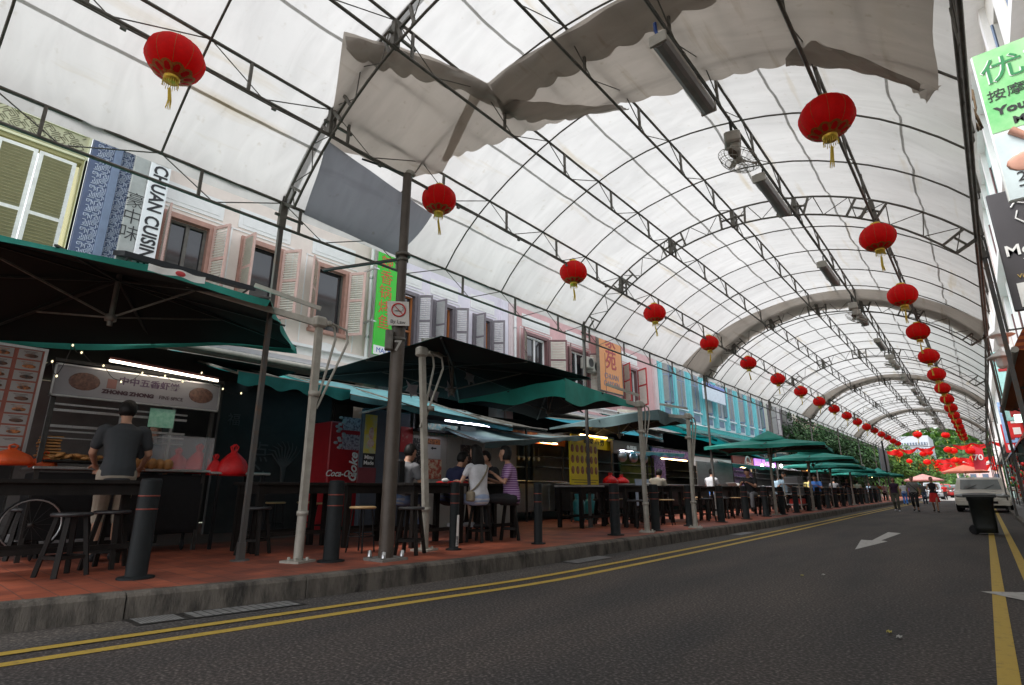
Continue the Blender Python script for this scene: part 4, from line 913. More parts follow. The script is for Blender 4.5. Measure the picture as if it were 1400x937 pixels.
# ================================================================ umbrellas
def cloth_mat(name, col, tr, amt=.12):
    return mat(name, col, .75, noise=.18, scale=2.5, bump=.25, bscale=9, transl=(amt, tr))
M_teal = mat('teal_umbrella_cloth', (.018, .26, .21), .7, noise=.2, scale=2, bump=.3, bscale=6)
M_shade_black = mat('black_painted_shade', (.0035, .006, .0055), .9, noise=.3, scale=3)  # near-black underside: the shade beneath the teal cloth is put into its colour
M_tealglow = cloth_mat('faded_teal_awning_cloth', (.04, .30, .29), (.10, .42, .46), .55)
M_skyglow = cloth_mat('pale_blue_awning_cloth', (.16, .40, .44), (.28, .56, .66), .55)
M_greyglow = cloth_mat('grey_teal_awning_cloth', (.16, .24, .25), (.20, .27, .30), .4)
def umbrella(label, corners, rise, mast=None, arm_from=None, group='dark green cantilever umbrellas over the tables', cap=False, sagv=.10, valance=.0, cloth=None, ruffle=0., vent=False, mast_px=None, flip=None, vedges=(0, 1, 2, 3), vtaper=False):
    """square umbrella: four rim corners (3D, in order), a peak over the middle, ribs and struts under it"""
    C4 = [Vector(c) for c in corners]; ctr = sum(C4, Vector())/4; peak = ctr + Vector((0, 0, rise))
    t = thing('cantilever_umbrella', label, 'umbrella', (ctr.x, ctr.y, ctr.z), 0, group)
    mb = MB()
    for e in range(4):
        a, b = C4[e], C4[(e+1) % 4]; nn = 10
        def f(u, v, a=a, b=b, e=e):
            rim = a*(1-u) + b*u; s = sin(pi*u)
            rim = rim + (ctr-rim)*(.035*s); rim.z += .02*s
            p = peak*(1-v) + rim*v; p.z -= sagv*s*sin(pi*v)*.8
            if ruffle: p.z -= ruffle*v*v*(abs(sin(u*4.4+e)))*.5; p += (rim-ctr).normalized()*(.05*ruffle*sin(u*11))
            return p
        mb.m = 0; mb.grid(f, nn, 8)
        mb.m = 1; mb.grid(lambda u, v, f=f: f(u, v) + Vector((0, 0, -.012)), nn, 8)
        if valance and e in vedges:
            mb.m = 0
            def g(u, v, f=f):
                p = f(u, 1.0); out = Vector((p.x-ctr.x, p.y-ctr.y, 0)).normalized()
                return p + Vector((0, 0, -valance*v*(1+.25*sin(u*9+e))*((.25+1.2*(1-u if e == 0 else u)) if vtaper else 1))) + out*((.03*sin(u*17+e)*v) + .01)
            mb.grid(g, 24, 3)
    cl = mb.build('canopy', [cloth or M_teal, M_shade_black], t)
    if cap:
        v_ = MB(); q = [ctr + (c-ctr)*.30 + Vector((0, 0, rise*.80)) for c in C4]
        for e in range(4): v_.add([q[e], q[(e+1) % 4], peak+Vector((0, 0, .22))], [(0, 1, 2)])
        for e in range(4): v_.add([q[e], q[(e+1) % 4], q[(e+1) % 4]-Vector((0, 0, .05)), q[e]-Vector((0, 0, .05))], [(0, 1, 2, 3)])
        v_.build('vent_cap', M_teal, cl)
    hub = peak - Vector((0, 0, .10)); run = peak - Vector((0, 0, .55))
    for e in range(4):
        for tgt in (C4[e], (C4[e]+C4[(e+1) % 4])/2):
            r_ = MB(); r_.beam(hub, tgt - Vector((0, 0, .035)), .028, .02); r_.build('rib', M_steel_dk if not flip else M_steel, t)
        mid = peak*.5 + C4[e]*.5 - Vector((0, 0, .08)); s_ = MB(); s_.beam(run, mid, .02, .018); s_.build('strut', M_steel, t)
    h = MB(); h.tube([peak + Vector((0, 0, .05)), run - Vector((0, 0, .1))], .028, 8); h.lathe([(0, .04), (.06, .03), (.06, -.04), (0, -.05)], 12, run); h.build('hub', M_steel, t)
    if mast:
        base, top = Vector(mast[0]), Vector(mast[1])
        bp = MB(); bp.box(base + Vector((0, 0, .012)), (.27, .27, .024), .3)
        for a in range(4): bp.lathe([(0, .055), (.018, .055), (.018, .02)], 8, base + Vector((.10*cos(a*pi/2+.8), .10*sin(a*pi/2+.8), 0)))
        bp.build('base_plate', M_white_post, t)
        m_ = MB(); m_.tube([base, base+Vector((0, 0, .5))], .052, 12); m_.beam(base+Vector((0, 0, .45)), top, .062, .08, (0, 1, 0)); m_.build('mast', M_white_post, t)
        c_ = MB(); c_.lathe([(.05, -.02), (.064, -.02), (.064, .03), (.048, .03)], 12, base+Vector((0, 0, .52))); c_.lathe([(.04, -.03), (.066, -.03), (.066, .03), (.04, .03)], 12, base+Vector((0, 0, 1.9))); c_.build('collar', M_white_post, t)
        arm = MB(); e_ = peak + Vector((0, 0, .1)); st = top - Vector((0, 0, .08)); d = (e_-st)
        arm.beam(st, e_, .055, .075); arm.beam(st+Vector((0, 0, .2)), st + d*.35 + Vector((0, 0, .25)), .03, .05); arm.build('arm', M_white_post, t)
        k = MB(); k.rbox(st+Vector((0, 0, .02)), (.13, .17, .14), .04); k.lathe([(0, .03), (.05, .03), (.05, -.03), (0, -.03)], 10, st+Vector((.02, .1, .02))); k.build('joint_box', M_white_post, t)
        out = Vector((-(d.x), -(d.y), 0)).normalized(); side = Vector((0, 1, 0)) if abs(out.y) < .9 else Vector((1, 0, 0))
        for off in (-.045, .045):
            g_ = MB(); o = side*off; A_ = st + o + Vector((0, .1, .05)); B_ = A_ + Vector((.0, .2, -.05)); 
            g_.tube([A_, B_ + o, B_ + o + Vector((0, .03, -.15)), st + Vector((0, .12, -.85)) + o*.6, st + Vector((0, .05, -1.05))+o*.4], .016, 8); g_.build('lift_arm', M_white_post, t)
    return t
B = lambda px, py, z=KZ: PZ(px, py, z)
# 1: overhead at the left
A_ = PX(370, 404, -6.15); Bc = PX(405, 471, -8.1); F0 = Vector((-6.45, -1.2, A_.z+.02)); Dd = PX(-60, 462, -8.9)
wb = B(407, 769); wt = PX(437, 440, wb.x)
umbrella('big dark green umbrella over the spice stall, filling the left edge of the picture', [F0, A_, Bc, Dd], .35, (wb, wt + Vector((0, 0, .05))), sagv=.03, valance=.07, ruffle=.14)
# white and red band printed along its front edge
t = thing('umbrella_banner', 'white and red printed band on the front hem of the big left umbrella', 'banner', (A_.x, A_.y, A_.z))
mb = MB(); p, q = PX(203, 359, -6.16), PX(280, 378, -6.12)
mb.grid(lambda u, v: p*(1-u)+q*u + Vector((.02+.01*sin(u*14), 0, -.015 - .075*v - .01*sin(u*9))), 16, 3)
mb.build('band', M_white, t); mb = MB(); m_ = p*.45+q*.55; mb.ell(m_+Vector((.03, 0, -.05)), (.008, .05, .03)); mb.build('red_mark', mat('faded_red_print', (.55, .05, .06), .6), t)
# 2: dark umbrella behind the numbered pole, corner towards us
N2 = PX(603, 459, -5.35); L2 = PZ(424, 513, 2.98); R2 = PZ(808, 517, 2.98); F2 = L2 + R2 - N2; F2.z = 2.95
wb2 = B(580, 753); wt2 = PX(577, 476, wb2.x)
u2 = umbrella('dark umbrella with a corner pointing at the street behind the numbered brown pole', [N2, R2, F2, L2], .30, (wb2, wt2), sagv=.02)
# paper pennants hanging inside it
for i, (px, py) in enumerate(((563, 532), (592, 540), (616, 533), (642, 516), (664, 503))):
    p = PX(px, py, -7.2); t = thing('pennant', ORD[i]+' from the left of the pale paper cutouts hanging inside the dark middle umbrella', 'pennant', p, 0, 'paper pennants under the middle umbrella')
    mb = MB(); q = R.uniform(-.5, .5); Q = Matrix.Rotation(q, 3, 'X'); 
    outl = [(-.17, .16), (-.05, .08), (.16, .12), (.13, -.03), (.17, -.12), (.03, -.1), (.0, -.2), (-.07, -.08), (-.17, -.08), (-.11, .03)]
    mb.prism([p + Q @ Vector((0, a*.8, c*.8)) for a, c in outl], (.006, 0, 0)); mb.build('paper', mat('pale_paper', (.30, .29, .32), .7), t)
    mb = MB(); mb.tube([p+Vector((0, 0, .1)), p+Vector((0, 0, .45))], .003, 4); mb.build('string', M_steel_dk, t)
# 3: dropping teal valance right of the middle
N3 = PZ(772, 517, 2.80); L3 = PZ(628, 547, 2.72); R3 = PZ(868, 551, 2.72); F3 = L3+R3-N3
wb3 = B(885, 728); wt3 = PX(874, 549, wb3.x)
umbrella('teal umbrella with drooping hem ahead of the yellow menu stall', [N3, R3, F3, L3], .34, (wb3, wt3), sagv=.05, valance=.26, ruffle=.05, vedges=(0, 3), vtaper=True)
N4 = PZ(900, 560, 2.72); L4 = PZ(752, 585, 2.62); R4 = PZ(948, 578, 2.62); F4 = L4+R4-N4
wb4 = B(951, 722); wt4 = PX(940, 566, wb4.x)
umbrella('pale topped teal umbrella right behind the drooping one', [N4, R4, F4, L4], .30, (wb4, wt4), sagv=.02, valance=.20, cloth=M_greyglow, vedges=(0, 3), vtaper=True)
# farther ones with their tops showing
def far_umb(px, py, half, Y, label, yaw=0., rise=.55, mastpx=None, hz=None, cap=True, xoff=1.5):
    p = PY(px, py, Y); c = p
    cs = [c + Matrix.Rotation(yaw, 3, 'Z') @ Vector((a*half, b*half, -rise)) for a, b in ((1, -1), (1, 1), (-1, 1), (-1, -1))]
    mx = kx(Y)-.7
    umbrella(label, cs, rise-.2 if cap else rise, ((mx, Y, KZ), (mx, Y, c.z-.2)), cap=cap, valance=.10)
far_umb(1050, 590, 1.7, 19.5, 'large peaked green umbrella with a vent cap behind the third canopy post', .12)
far_umb(1108, 610, 1.5, 25.0, 'second peaked green umbrella just beyond the large one', .1)
far_umb(1125, 622, 1.5, 29.5, 'third peaked green umbrella down the row under the trees', .05)
far_umb(1150, 630, 1.5, 35, 'fourth green umbrella down the row, mostly behind posts', .1, cap=False)
far_umb(1175, 636, 1.5, 41, 'fifth green umbrella down the row near the pedestrians', .1)
far_umb(1200, 640, 1.5, 50, 'last green umbrella at the far end of the row beside the walkers', .1)

# ---------------------------------------------------------------- awnings of the stalls
def awning(label, c4, m, rail=True, sag=.10, thick=True, group='teal tarpaulin awnings over the stalls', hem=.0):
    c4 = [Vector(c) for c in c4]; ctr = sum(c4, Vector())/4
    t = thing('stall_awning', label, 'awning', ctr, 0, group); mb = MB()
    def f(u, v):
        a = c4[0]*(1-u)+c4[1]*u; b = c4[3]*(1-u)+c4[2]*u; p = a*(1-v)+b*v
        p.z -= sag*sin(pi*v)*(.6+.4*abs(sin(u*pi*3))) - .02*sin(u*19)*v; return p
    mb.grid(f, 24, 10)
    if hem: mb.grid(lambda u, v: f(u, 0) + Vector((.03+.02*sin(u*30)*v, 0, -hem*v*(1+.2*sin(u*23)))), 40, 3)
    mb.build('cloth', m, t)
    if rail:
        for e in (0, 3):
            r_ = MB(); r_.tube([c4[e], c4[e+1 if e == 0 else 2]], .022, 6); r_.build('rail', M_steel, t)
        for u in (0.03, .5, .97):
            r_ = MB(); a = c4[0]*(1-u)+c4[1]*u; b = c4[3]*(1-u)+c4[2]*u; r_.beam(a-Vector((0, 0, .03)), b-Vector((0, 0, .03)), .03); r_.build('rafter', M_steel, t)
    return t
def awn_px(label, xf, p0, p1, xb, zb, m, **kw):
    a, b = PX(*p0, xf), PX(*p1, xf); awning(label, [a, b, (xb, b.y, zb), (xb, a.y, zb)], m, **kw)
awn_px('teal awning between the first canopy post and the white mast', -7.6, (325, 508), (478, 534), -10.6, 3.35, M_tealglow, hem=.16)
awn_px('pale blue awning above the drinks fridge and the white cupboard stall', -7.6, (478, 540), (700, 585), -10.8, 3.3, M_skyglow, hem=.08)
awn_px('grey blue awning end left of the yellow stall', -8.0, (700, 582), (748, 588), -10.8, 3.1, M_greyglow)
awn_px('low grey and teal awning over the dark stall left of the yellow menu', -7.7, (662, 606), (800, 596), -9.6, 2.55, M_greyglow, hem=.10)
awn_px('long pale awning sloping over the steel panelled stall', -8.2, (820, 575), (905, 600), -10.8, 3.3, M_skyglow, hem=.05)
awn_px('teal awning reaching towards the turquoise house', -8.6, (905, 575), (980, 602), -11.2, 3.9, M_tealglow, hem=.08)
awn_px('small bright blue awning over the noodle stall', -7.7, (880, 618), (935, 621), -9.0, 2.35, M_skyglow, hem=.10)
awn_px('long thin teal awning beyond the third post', -8.4, (978, 597), (1052, 630), -11, 3.6, M_tealglow, hem=.08)
awn_px('low teal awning over the red menu stall', -7.9, (1000, 634), (1060, 640), -9.6, 2.5, M_tealglow, hem=.14)
awn_px('grey awning strip under the far umbrellas', -8.6, (1070, 620), (1120, 638), -11, 3.3, M_greyglow)
awn_px('pale blue awning panel near the walkers', -6.6, (1160, 643), (1190, 646), -9, 2.9, M_skyglow, hem=.3)
awn_px('far teal awning near the tree trunks', -7.8, (1120, 640), (1158, 648), -10, 3.0, M_tealglow)

# ================================================================ stalls
M_ss = mat('dull_stainless_panel', (.32, .33, .34), .35, .75, noise=.15, scale=2, stretch=(1, 1, 6))
M_tubeon = mat('lit_fluorescent_tube', (.9, .88, .8), .4, noise=0, emit=(1, .90, .74), estr=4.5)
M_tubecool = mat('lit_cool_tube', (.9, .9, .95), .4, noise=0, emit=(.86, .86, 1), estr=9)
M_tubewarm = mat('lit_warm_tube', (.9, .7, .4), .4, noise=0, emit=(1, .66, .28), estr=11)
M_bulb = mat('lit_bulb', (.9, .9, .9), .4, noise=0, emit=(1, .95, .85), estr=14)
M_wallgrey = mat('smoke_stained_wall', (.13, .125, .12), .8, noise=.25, scale=2)
M_cream_panel = mat('cream_cupboard_door', (.30, .29, .265), .5, noise=.12, scale=2)
M_orangeprint = mat('food_photo_print', (.45, .16, .05), .5, scale=26, col2=(.06, .03, .02), contrast=(.4, .62))
M_redprint = mat('red_food_poster', (.50, .03, .02), .5, scale=14, col2=(.50, .38, .30), contrast=(.5, .66))
M_purpprint = mat('purple_printed_poster', (.35, .22, .42), .5, scale=16, col2=(.09, .03, .12), contrast=(.45, .6))
def light_tube(parent, p, q, m, name='light_tube'):
    mb = MB(); mb.tube([p, q], .014, 8); mb.build(name, m, parent)
    mb = MB(); p = Vector(p); q = Vector(q); mb.beam(p+Vector((0, 0, .03)), q+Vector((0, 0, .03)), .05, .03); mb.build('tube_housing', mat('red_brown_housing', (.18, .06, .05), .5), parent)
def stall(label, X, y0, y1, depth=1.3, ch=1.0, h=2.45, body=None, sign=None, signm=None, signt=None, tcol=None, tube=None, tz=2.5, back=None, txt=.2, signh=.36, shelf=True, sh_y=None, group='food stalls along the pavement', roof=True, counter=True, posters=()):
    t = thing('food_stall', label, 'food stall', (X, (y0+y1)/2, KZ), 0, group); zc = KZ+ch; body = body or M_black; yc = (y0+y1)/2; L_ = y1-y0
    if counter:
        mb = MB(); mb.rbox((X-.33, yc, KZ+.22+(ch-.27)/2), (.62, L_-.05, ch-.27), .02)
        for k in range(3): mb.box((X-.014, y0+L_*(k+.5)/3, KZ+.2+(ch-.3)/2), (.02, L_/3-.06, ch-.42))
        mb.build('cart_body', body, t)
        mb = MB(); mb.rbox((X-.30, yc, zc), (.74, L_+.06, .035), .012); mb.build('counter_top', M_alu, t)
        for (xx, yy) in ((X-.1, y0+.15), (X-.1, y1-.15)):
            mb = MB(); mb.ell((xx, yy, KZ+.07), (.07, .02, .07)); mb.beam((xx, yy, KZ+.07), (xx, yy, KZ+.24), .03); mb.build('castor', M_black, t)
    for (xx, yy) in ((X-.03, y0+.03), (X-.03, y1-.03), (X-depth, y0+.03), (X-depth, y1-.03)):
        mb = MB(); mb.beam((xx, yy, KZ), (xx, yy, KZ+h), .045); mb.build('corner_post', M_steel_dk, t)
    if roof:
        mb = MB(); mb.box((X-depth/2, yc, KZ+h+.02), (depth+.1, L_+.08, .04)); mb.build('roof_panel', M_steel_dk, t)
    mb = MB(); mb.box((X-depth+.02, yc, KZ+h/2+.1), (.04, L_-.06, h-.25)); mb.build('back_panel', back or M_wallgrey, t)
    if sign is not None:
        z = KZ+h-signh/2; mb = MB(); mb.rbox((X+.01, yc, z), (.06, L_+.02, signh), .01); mb.build('sign_board', signm, t)
        if sign: text_part('sign_lettering', sign, tcol or M_ink, t, txt, (X+.043, yc, z), FACE_X, .003, bold=.003, sx=1.1)
    if shelf:
        for z in (KZ+h*.62, KZ+h*.75):
            mb = MB(); mb.box((X-depth+.2, yc, z), (.3, L_-.2, .02)); mb.build('shelf', M_alu, t)
    if tube: light_tube(t, (X+.05, y0+L_*.18, KZ+tz), (X+.05, y0+L_*.82, KZ+tz), tube)
    return t
def poster(parent, X, y0, y1, z0, z1, m, name='poster', th=.008):
    mb = MB(); mb.box((X, (y0+y1)/2, (z0+z1)/2), (th, y1-y0, z1-z0)); return mb.build(name, m, parent)
def pxbox(X, p0, p1):
    a, b = PX(*p0, X), PX(*p1, X); c = PX(p0[0], p1[1], X); return min(a.y, c.y), b.y, min(b.z, c.z), max(a.z, PX(p1[0], p0[1], X).z)
# ---- first stall
X1 = -8.3
ya, yb = PX(70, 540, X1).y, PX(293, 560, X1).y
zs1, zs0 = PX(293, 528, X1).z, PX(293, 562, X1).z; zc1 = PX(200, 643, X1).z
t = s1 = stall('street food stall with grey ZHONG ZHONG FINE SPICE sign and glass counter', X1, ya, yb+.02, depth=1.5, ch=zc1-KZ, h=zs1-KZ+.04, shelf=False)
mb = MB(); mb.rbox((X1+.02, (ya+yb)/2, (zs0+zs1)/2), (.06, yb-ya+.04, zs1-zs0), .012); sg = mb.build('sign_board', mat('grey_white_sign_face', (.21, .205, .22), .32, noise=.05), t)
mb = MB(); e = .02
for z in (zs0-.008, zs1+.008): mb.box((X1+.03, (ya+yb)/2, z), (.07, yb-ya+.06, e))
for y in (ya-.02, yb+.02): mb.box((X1+.03, y, (zs0+zs1)/2), (.07, e, zs1-zs0+.03))
mb.build('sign_frame', M_alu, t)
yc = (ya+yb)/2
text_part('chinese_lettering', '中中五香虾饼', mat('dark_violet_lettering', (.06, .03, .07), .5, noise=0), t, .108, (X1+.053, PX(203, 530, X1).y, zs0+(zs1-zs0)*.70), FACE_X, .003, sx=1.1, bold=.002)
text_part('sign_lettering', 'ZHONG ZHONG', mat('dark_plum_lettering', (.035, .012, .02), .5, noise=0), t, .066, (X1+.053, PX(174, 540, X1).y, zs0+(zs1-zs0)*.27), FACE_X, .003, sx=1.12, bold=.004)
text_part('sign_lettering_light', 'FINE SPICE', MATS['dark_plum_lettering'], t, .066, (X1+.053, PX(233, 540, X1).y, zs0+(zs1-zs0)*.27), FACE_X, .003, sx=.95)
for yy in (ya+.28, yb-.22):
    mb = MB(); mb.ell((X1+.05, yy, (zs0+zs1)/2+.01), (.006, .16, .11)); mb.build('food_picture', mat('food_plate_print', (.17, .09, .06), .5, scale=22, col2=(.05, .02, .02)), t)
mb = MB(); mb.box((X1+.054, ya+.56, zs0+.2), (.005, .10, .12)); mb.build('seal_mark', mat('seal_brown', (.18, .08, .07), .5), t)
for (z, w_) in ((zs0-.10, .02), (zs0-.17, .03), (zs0-.36, .03), (zs0-.42, .018), (zs0-.50, .012)):
    mb = MB(); mb.box((X1-.05, (ya+yb)/2-.15, z), (.03, yb-ya-.35, w_)); mb.build('display_rail', M_alu, t)
for y in (ya+.02, ya+.75, yb-.5):
    mb = MB(); mb.box((X1-.06, y, (zs0+zc1)/2), (.025, .03, zs0-zc1)); mb.build('display_upright', M_alu, t)
poster(t, X1+.01, *pxbox(X1, (205, 561), (236, 584)), mat('green_certificate', (.18, .48, .33), .5, scale=20, col2=(.35, .62, .5)), 'certificate')
light_tube(t, PX(150, 493, X1+.35), PX(298, 521, X1+.35), M_tubeon)
mb = MB(); c = PX(42, 718, X1+.12)
mb.tube([c + Vector((0, .27*cos(a), .27*sin(a))) for a in [2*pi*k/28 for k in range(28)]], .009, 6, closed=True)
wh = mb.build('cart_wheel', M_alu, t); sp_ = MB()
for k in range(14): sp_.tube([c, c+Vector((0, .265*cos(k*2*pi/14), .265*sin(k*2*pi/14)))], .002, 4)
sp_.lathe([(0, .02), (.03, .02), (.03, -.02), (0, -.02)], 10, c); sp_.build('spokes', M_steel_dk, wh)
mb = MB(); mb.tube([c + Vector((0, .285*cos(a), .285*sin(a))) for a in [2*pi*k/28 for k in range(28)]], .014, 6, closed=True); mb.build('tyre', M_black, wh)
# clear acrylic box on the counter
xb0, xb1, _, _ = pxbox(X1+.02, (226, 590), (288, 646)); 
t = thing('acrylic_box', 'clear acrylic box with red bags showing through on the stall counter', 'display box', (X1, (xb0+xb1)/2, zc1))
M_acr = mat('clear_acrylic', (.8, .82, .85), .08, noise=0, alpha=.16)
for (a, b, c, d) in ((X1+.0, X1+.006, xb0, xb1), (X1-.4, X1-.394, xb0, xb1), (X1-.4, X1, xb0, xb0+.006), (X1-.4, X1, xb1-.006, xb1)):
    mb = MB(); mb.box(((a+b)/2, (c+d)/2, zc1+.24), (b-a, d-c, .44)); mb.build('side_panel', M_acr, t)
mb = MB(); mb.box((X1-.2, (xb0+xb1)/2, zc1+.465), (.42, xb1-xb0, .008)); mb.build('lid', M_acr, t)
def bag(label, p, w, h, m, group=None, seed=0, knot=True):
    rr = random.Random(seed); t = thing('plastic_bag', label, 'plastic bag', p, 0, group); mb = MB(); p = Vector(p)
    prof = [(.02, 0), (.46, .0), (.52, .12), (.50, .3), (.40, .5), (.22, .68), (.10, .78), (.09, .84)]
    n = 22; ph = rr.random()*6; vs = []
    for (r, z) in prof:
        for j in range(n):
            a = 2*pi*j/n; q = r*w*(1+.07*sin(5*a+ph)+.05*sin(9*a+z*9))
            vs.append(p+Vector((q*cos(a)*.8, q*sin(a), z*h)))
    mb.add(vs, [(i*n+j, i*n+(j+1) % n, (i+1)*n+(j+1) % n, (i+1)*n+j) for i in range(len(prof)-1) for j in range(n)], True)
    mb.build('bag_body', m, t)
    for s_ in (-1, 1):
        k = MB(); k.tube([p+Vector((s_*.02, -.06*w, .8*h)), p+Vector((s_*.04, -.09*w, .95*h)), p+Vector((s_*.03, 0, 1.03*h)), p+Vector((s_*.04, .09*w, .95*h)), p+Vector((s_*.02, .06*w, .8*h))], .012, 6); k.build('handle', m, t)
    return t
M_orange_bag = mat('orange_plastic_film', (.75, .12, .03), .35, noise=.15, bump=.5, bscale=25, transl=(.3, (.9, .2, .05)))
bag('large red plastic bag at the right end of the spice stall counter', PX(316, 651, X1+.05), .42, .43, M_red_bag, 'red plastic bags on the spice stall', 1)
bag('small crumpled red bag left of the large one on the counter', PX(292, 650, X1-.0), .22, .28, M_red_bag, 'red plastic bags on the spice stall', 2)
bag('red bag inside the clear box, left one', PX(240, 646, X1-.25), .3, .32, M_red_bag, 'red plastic bags on the spice stall', 3)
bag('red bag inside the clear box, right one', PX(268, 648, X1-.22), .34, .4, M_red_bag, 'red plastic bags on the spice stall', 4)
bag('orange plastic bag on the counter under the menu board', PX(12, 636, X1+.05), .42, .22, M_orange_bag, None, 5)
bag('small orange red bag beside the bread stack', PX(58, 640, X1-.1), .26, .18, M_orange_bag, None, 6)
def loaf(label, p, r, m, g=None):
    t = thing('bagged_bread', label, 'bread', p, 0, g); mb = MB(); p = Vector(p)
    for k in range(3): mb.ell(p+Vector((.02*k, (k-1)*r*.7, r*.55)), (r*.6, r*.5, r*.55))
    mb.build('rolls', m, t)
M_bread = mat('golden_fritters', (.36, .17, .05), .6, noise=.3, scale=12)
loaf('clear bag of round brown buns beside the customer', PX(194, 642, X1), .13, M_bread, 'bags of buns'); loaf('second bag of round brown buns nearer the clear box', PX(216, 643, X1), .13, M_bread, 'bags of buns')
t = thing('bread_stack', 'tall stack of flat golden crackers at the left of the counter', 'bread', PX(62, 636, X1-.1)); 
for k in range(9):
    mb = MB(); p = PX(62, 634, X1-.15); mb.rbox(p+Vector((R.uniform(-.01, .01), R.uniform(-.015, .015), .02+.036*k)), (.2, .2, .022), .01); mb.build('cracker', M_bread, t)
t = thing('food_tray', 'brown tray of fried fritters on the stall counter left of the customer', 'food tray', PX(95, 636, X1-.1)); p = PX(98, 634, X1-.12)
mb = MB(); mb.rbox(p+Vector((0, 0, .02)), (.36, .6, .03), .02); mb.build('tray', M_black_wood, t); mb = MB()
for k in range(26): mb.ell(p+Vector((R.uniform(-.14, .14), R.uniform(-.26, .26), .05+R.uniform(0, .05))), (.05, .06, .025), 8, 5, Matrix.Rotation(R.uniform(-.5, .5), 3, 'X'))
mb.build('fritters', M_bread, t)
# menu board
t = thing('menu_board', 'tall menu board with rows of food photographs at the left edge', 'menu board', (X1, .5, 1.4))
my1 = PX(52, 520, X1).y; my0 = my1-1.25; mz0, mz1 = PX(30, 628, X1).z, PX(45, 479, X1).z
mb = MB(); mb.box((X1, (my0+my1)/2, (mz0+mz1)/2), (.04, my1-my0, mz1-mz0)); mb.build('backing', mat('menu_red_brown', (.26, .075, .05), .5), t)
mb = MB(); 
for (a, b, c, d) in ((my0-.03, my0, mz0, mz1), (my1, my1+.03, mz0, mz1), (my0-.03, my1+.03, mz1, mz1+.03), (my0-.03, my1+.03, mz0-.03, mz0)): mb.box((X1+.01, (a+b)/2, (c+d)/2), (.06, b-a, d-c))
mb.build('frame', M_alu, t)
nr, nc = 10, 5
for i in range(nr):
    for j in range(nc):
        w_ = (my1-my0)/nc; hh = (mz1-mz0)/nr; y = my0+w_*(j+.5); z = mz1-hh*(i+.5)
        mb = MB(); mb.box((X1+.024, y, z), (.006, w_*.84, hh*.84)); c = mb.build('menu_card', mat('white_menu_card', (.28, .27, .26), .5, noise=.04), t)
        mb = MB(); 
        if i < 8: mb.ell((X1+.028, y+w_*.05, z-hh*.1), (.004, w_*.27, hh*.18), 10, 6)
        for q in range(2): mb.box((X1+.0285, y, z+hh*(.26-.12*q)), (.003, w_*(.5-.15*q), hh*.04))
        mb.build('card_print', M_orangeprint if (i+j) % 2 else mat('brown_food_print', (.16, .07, .04), .5, scale=20, col2=(.02, .02, .02)), c)
# string of small bulbs
t = thing('string_lights', 'sagging string of tiny bulbs along the spice stall roof', 'string lights', (X1+.45, 2, 2.5))
mb = MB(); bl = MB(); pts = []
src = [(72, 492), (78, 512), (100, 470), (112, 480), (142, 498), (166, 520), (195, 508), (226, 512), (250, 520), (276, 508), (305, 530), (330, 536), (352, 520)]
P_ = [PX(a, b, X1+.42) for a, b in src]
for a, b in zip(P_, P_[1:]):
    for k in range(5): u = k/5; q = a*(1-u)+b*u; q.z -= .06*sin(pi*u); pts.append(q)
mb.tube(pts, .004, 4); mb.build('wire', M_steel_dk, t)
for q in P_: bl.ell(q-Vector((0, 0, .02)), (.011, .011, .016), 6, 5)
bl.build('bulbs', mat('weak_bulb', (.7, .65, .45), .3, noise=0, emit=(1, .85, .5), estr=.6), t)
# side table with red bag, right of the cart
t = thing('side_table', 'black side table extending the spice stall counter to the right', 'table', (X1-.1, 3.5, KZ)); ye = PX(360, 656, X1).y
mb = MB(); mb.rbox((X1-.2, (yb+ye)/2+.03, zc1-.02), (.7, ye-yb, .035), .01); mb.build('table_top', M_alu, t)
for (xx, yy) in ((X1+.1, ye-.05), (X1-.5, ye-.05), (X1+.1, yb+.15)):
    mb = MB(); mb.beam((xx, yy, KZ), (xx, yy, zc1-.03), .04); mb.build('leg', M_black, t)
# dark rear wall with white tree drawing behind
t = thing('partition_wall', 'black partition wall with faint grey tree drawing and characters behind the first post', 'partition', (-10.9, 5, KZ))
mb = MB(); y0, y1 = PX(296, 600, -10.9).y, PX(446, 640, -10.9).y; mb.box((-10.95, (y0+y1)/2, 1.7), (.1, y1-y0, 3.0)); mb.build('panel', M_dark, t)
mb = MB(); c = PX(388, 632, -10.88)
for k in range(9):
    a = -1.1+k*.27+pi/2; mb.tube([c-Vector((0, 0, .45)), c+Vector((0, .05*cos(a), -.1)), c+Vector((0, .3*cos(a), .3*sin(a))), c+Vector((0, .42*cos(a+.2), .42*sin(a+.2)))], [.03, .02, .014, .005], 5)
mb.build('tree_drawing', mat('faint_grey_paint', (.09, .09, .09), .7), t)
text_part('characters', '点\n心', MATS['faint_grey_paint'], t, .42, PX(352, 635, -10.88), FACE_X, .003)
text_part('small_characters', '福', MATS['faint_grey_paint'], t, .25, PX(320, 575, -10.88), FACE_X, .003)

t = thing('partition_wall', 'black partition wall behind the menu board at the left edge', 'partition', (-10.6, -2, KZ))
mb = MB(); mb.box((-10.6, -2.2, 1.6), (.1, 7.4, 3.0)); mb.build('panel', M_dark, t)
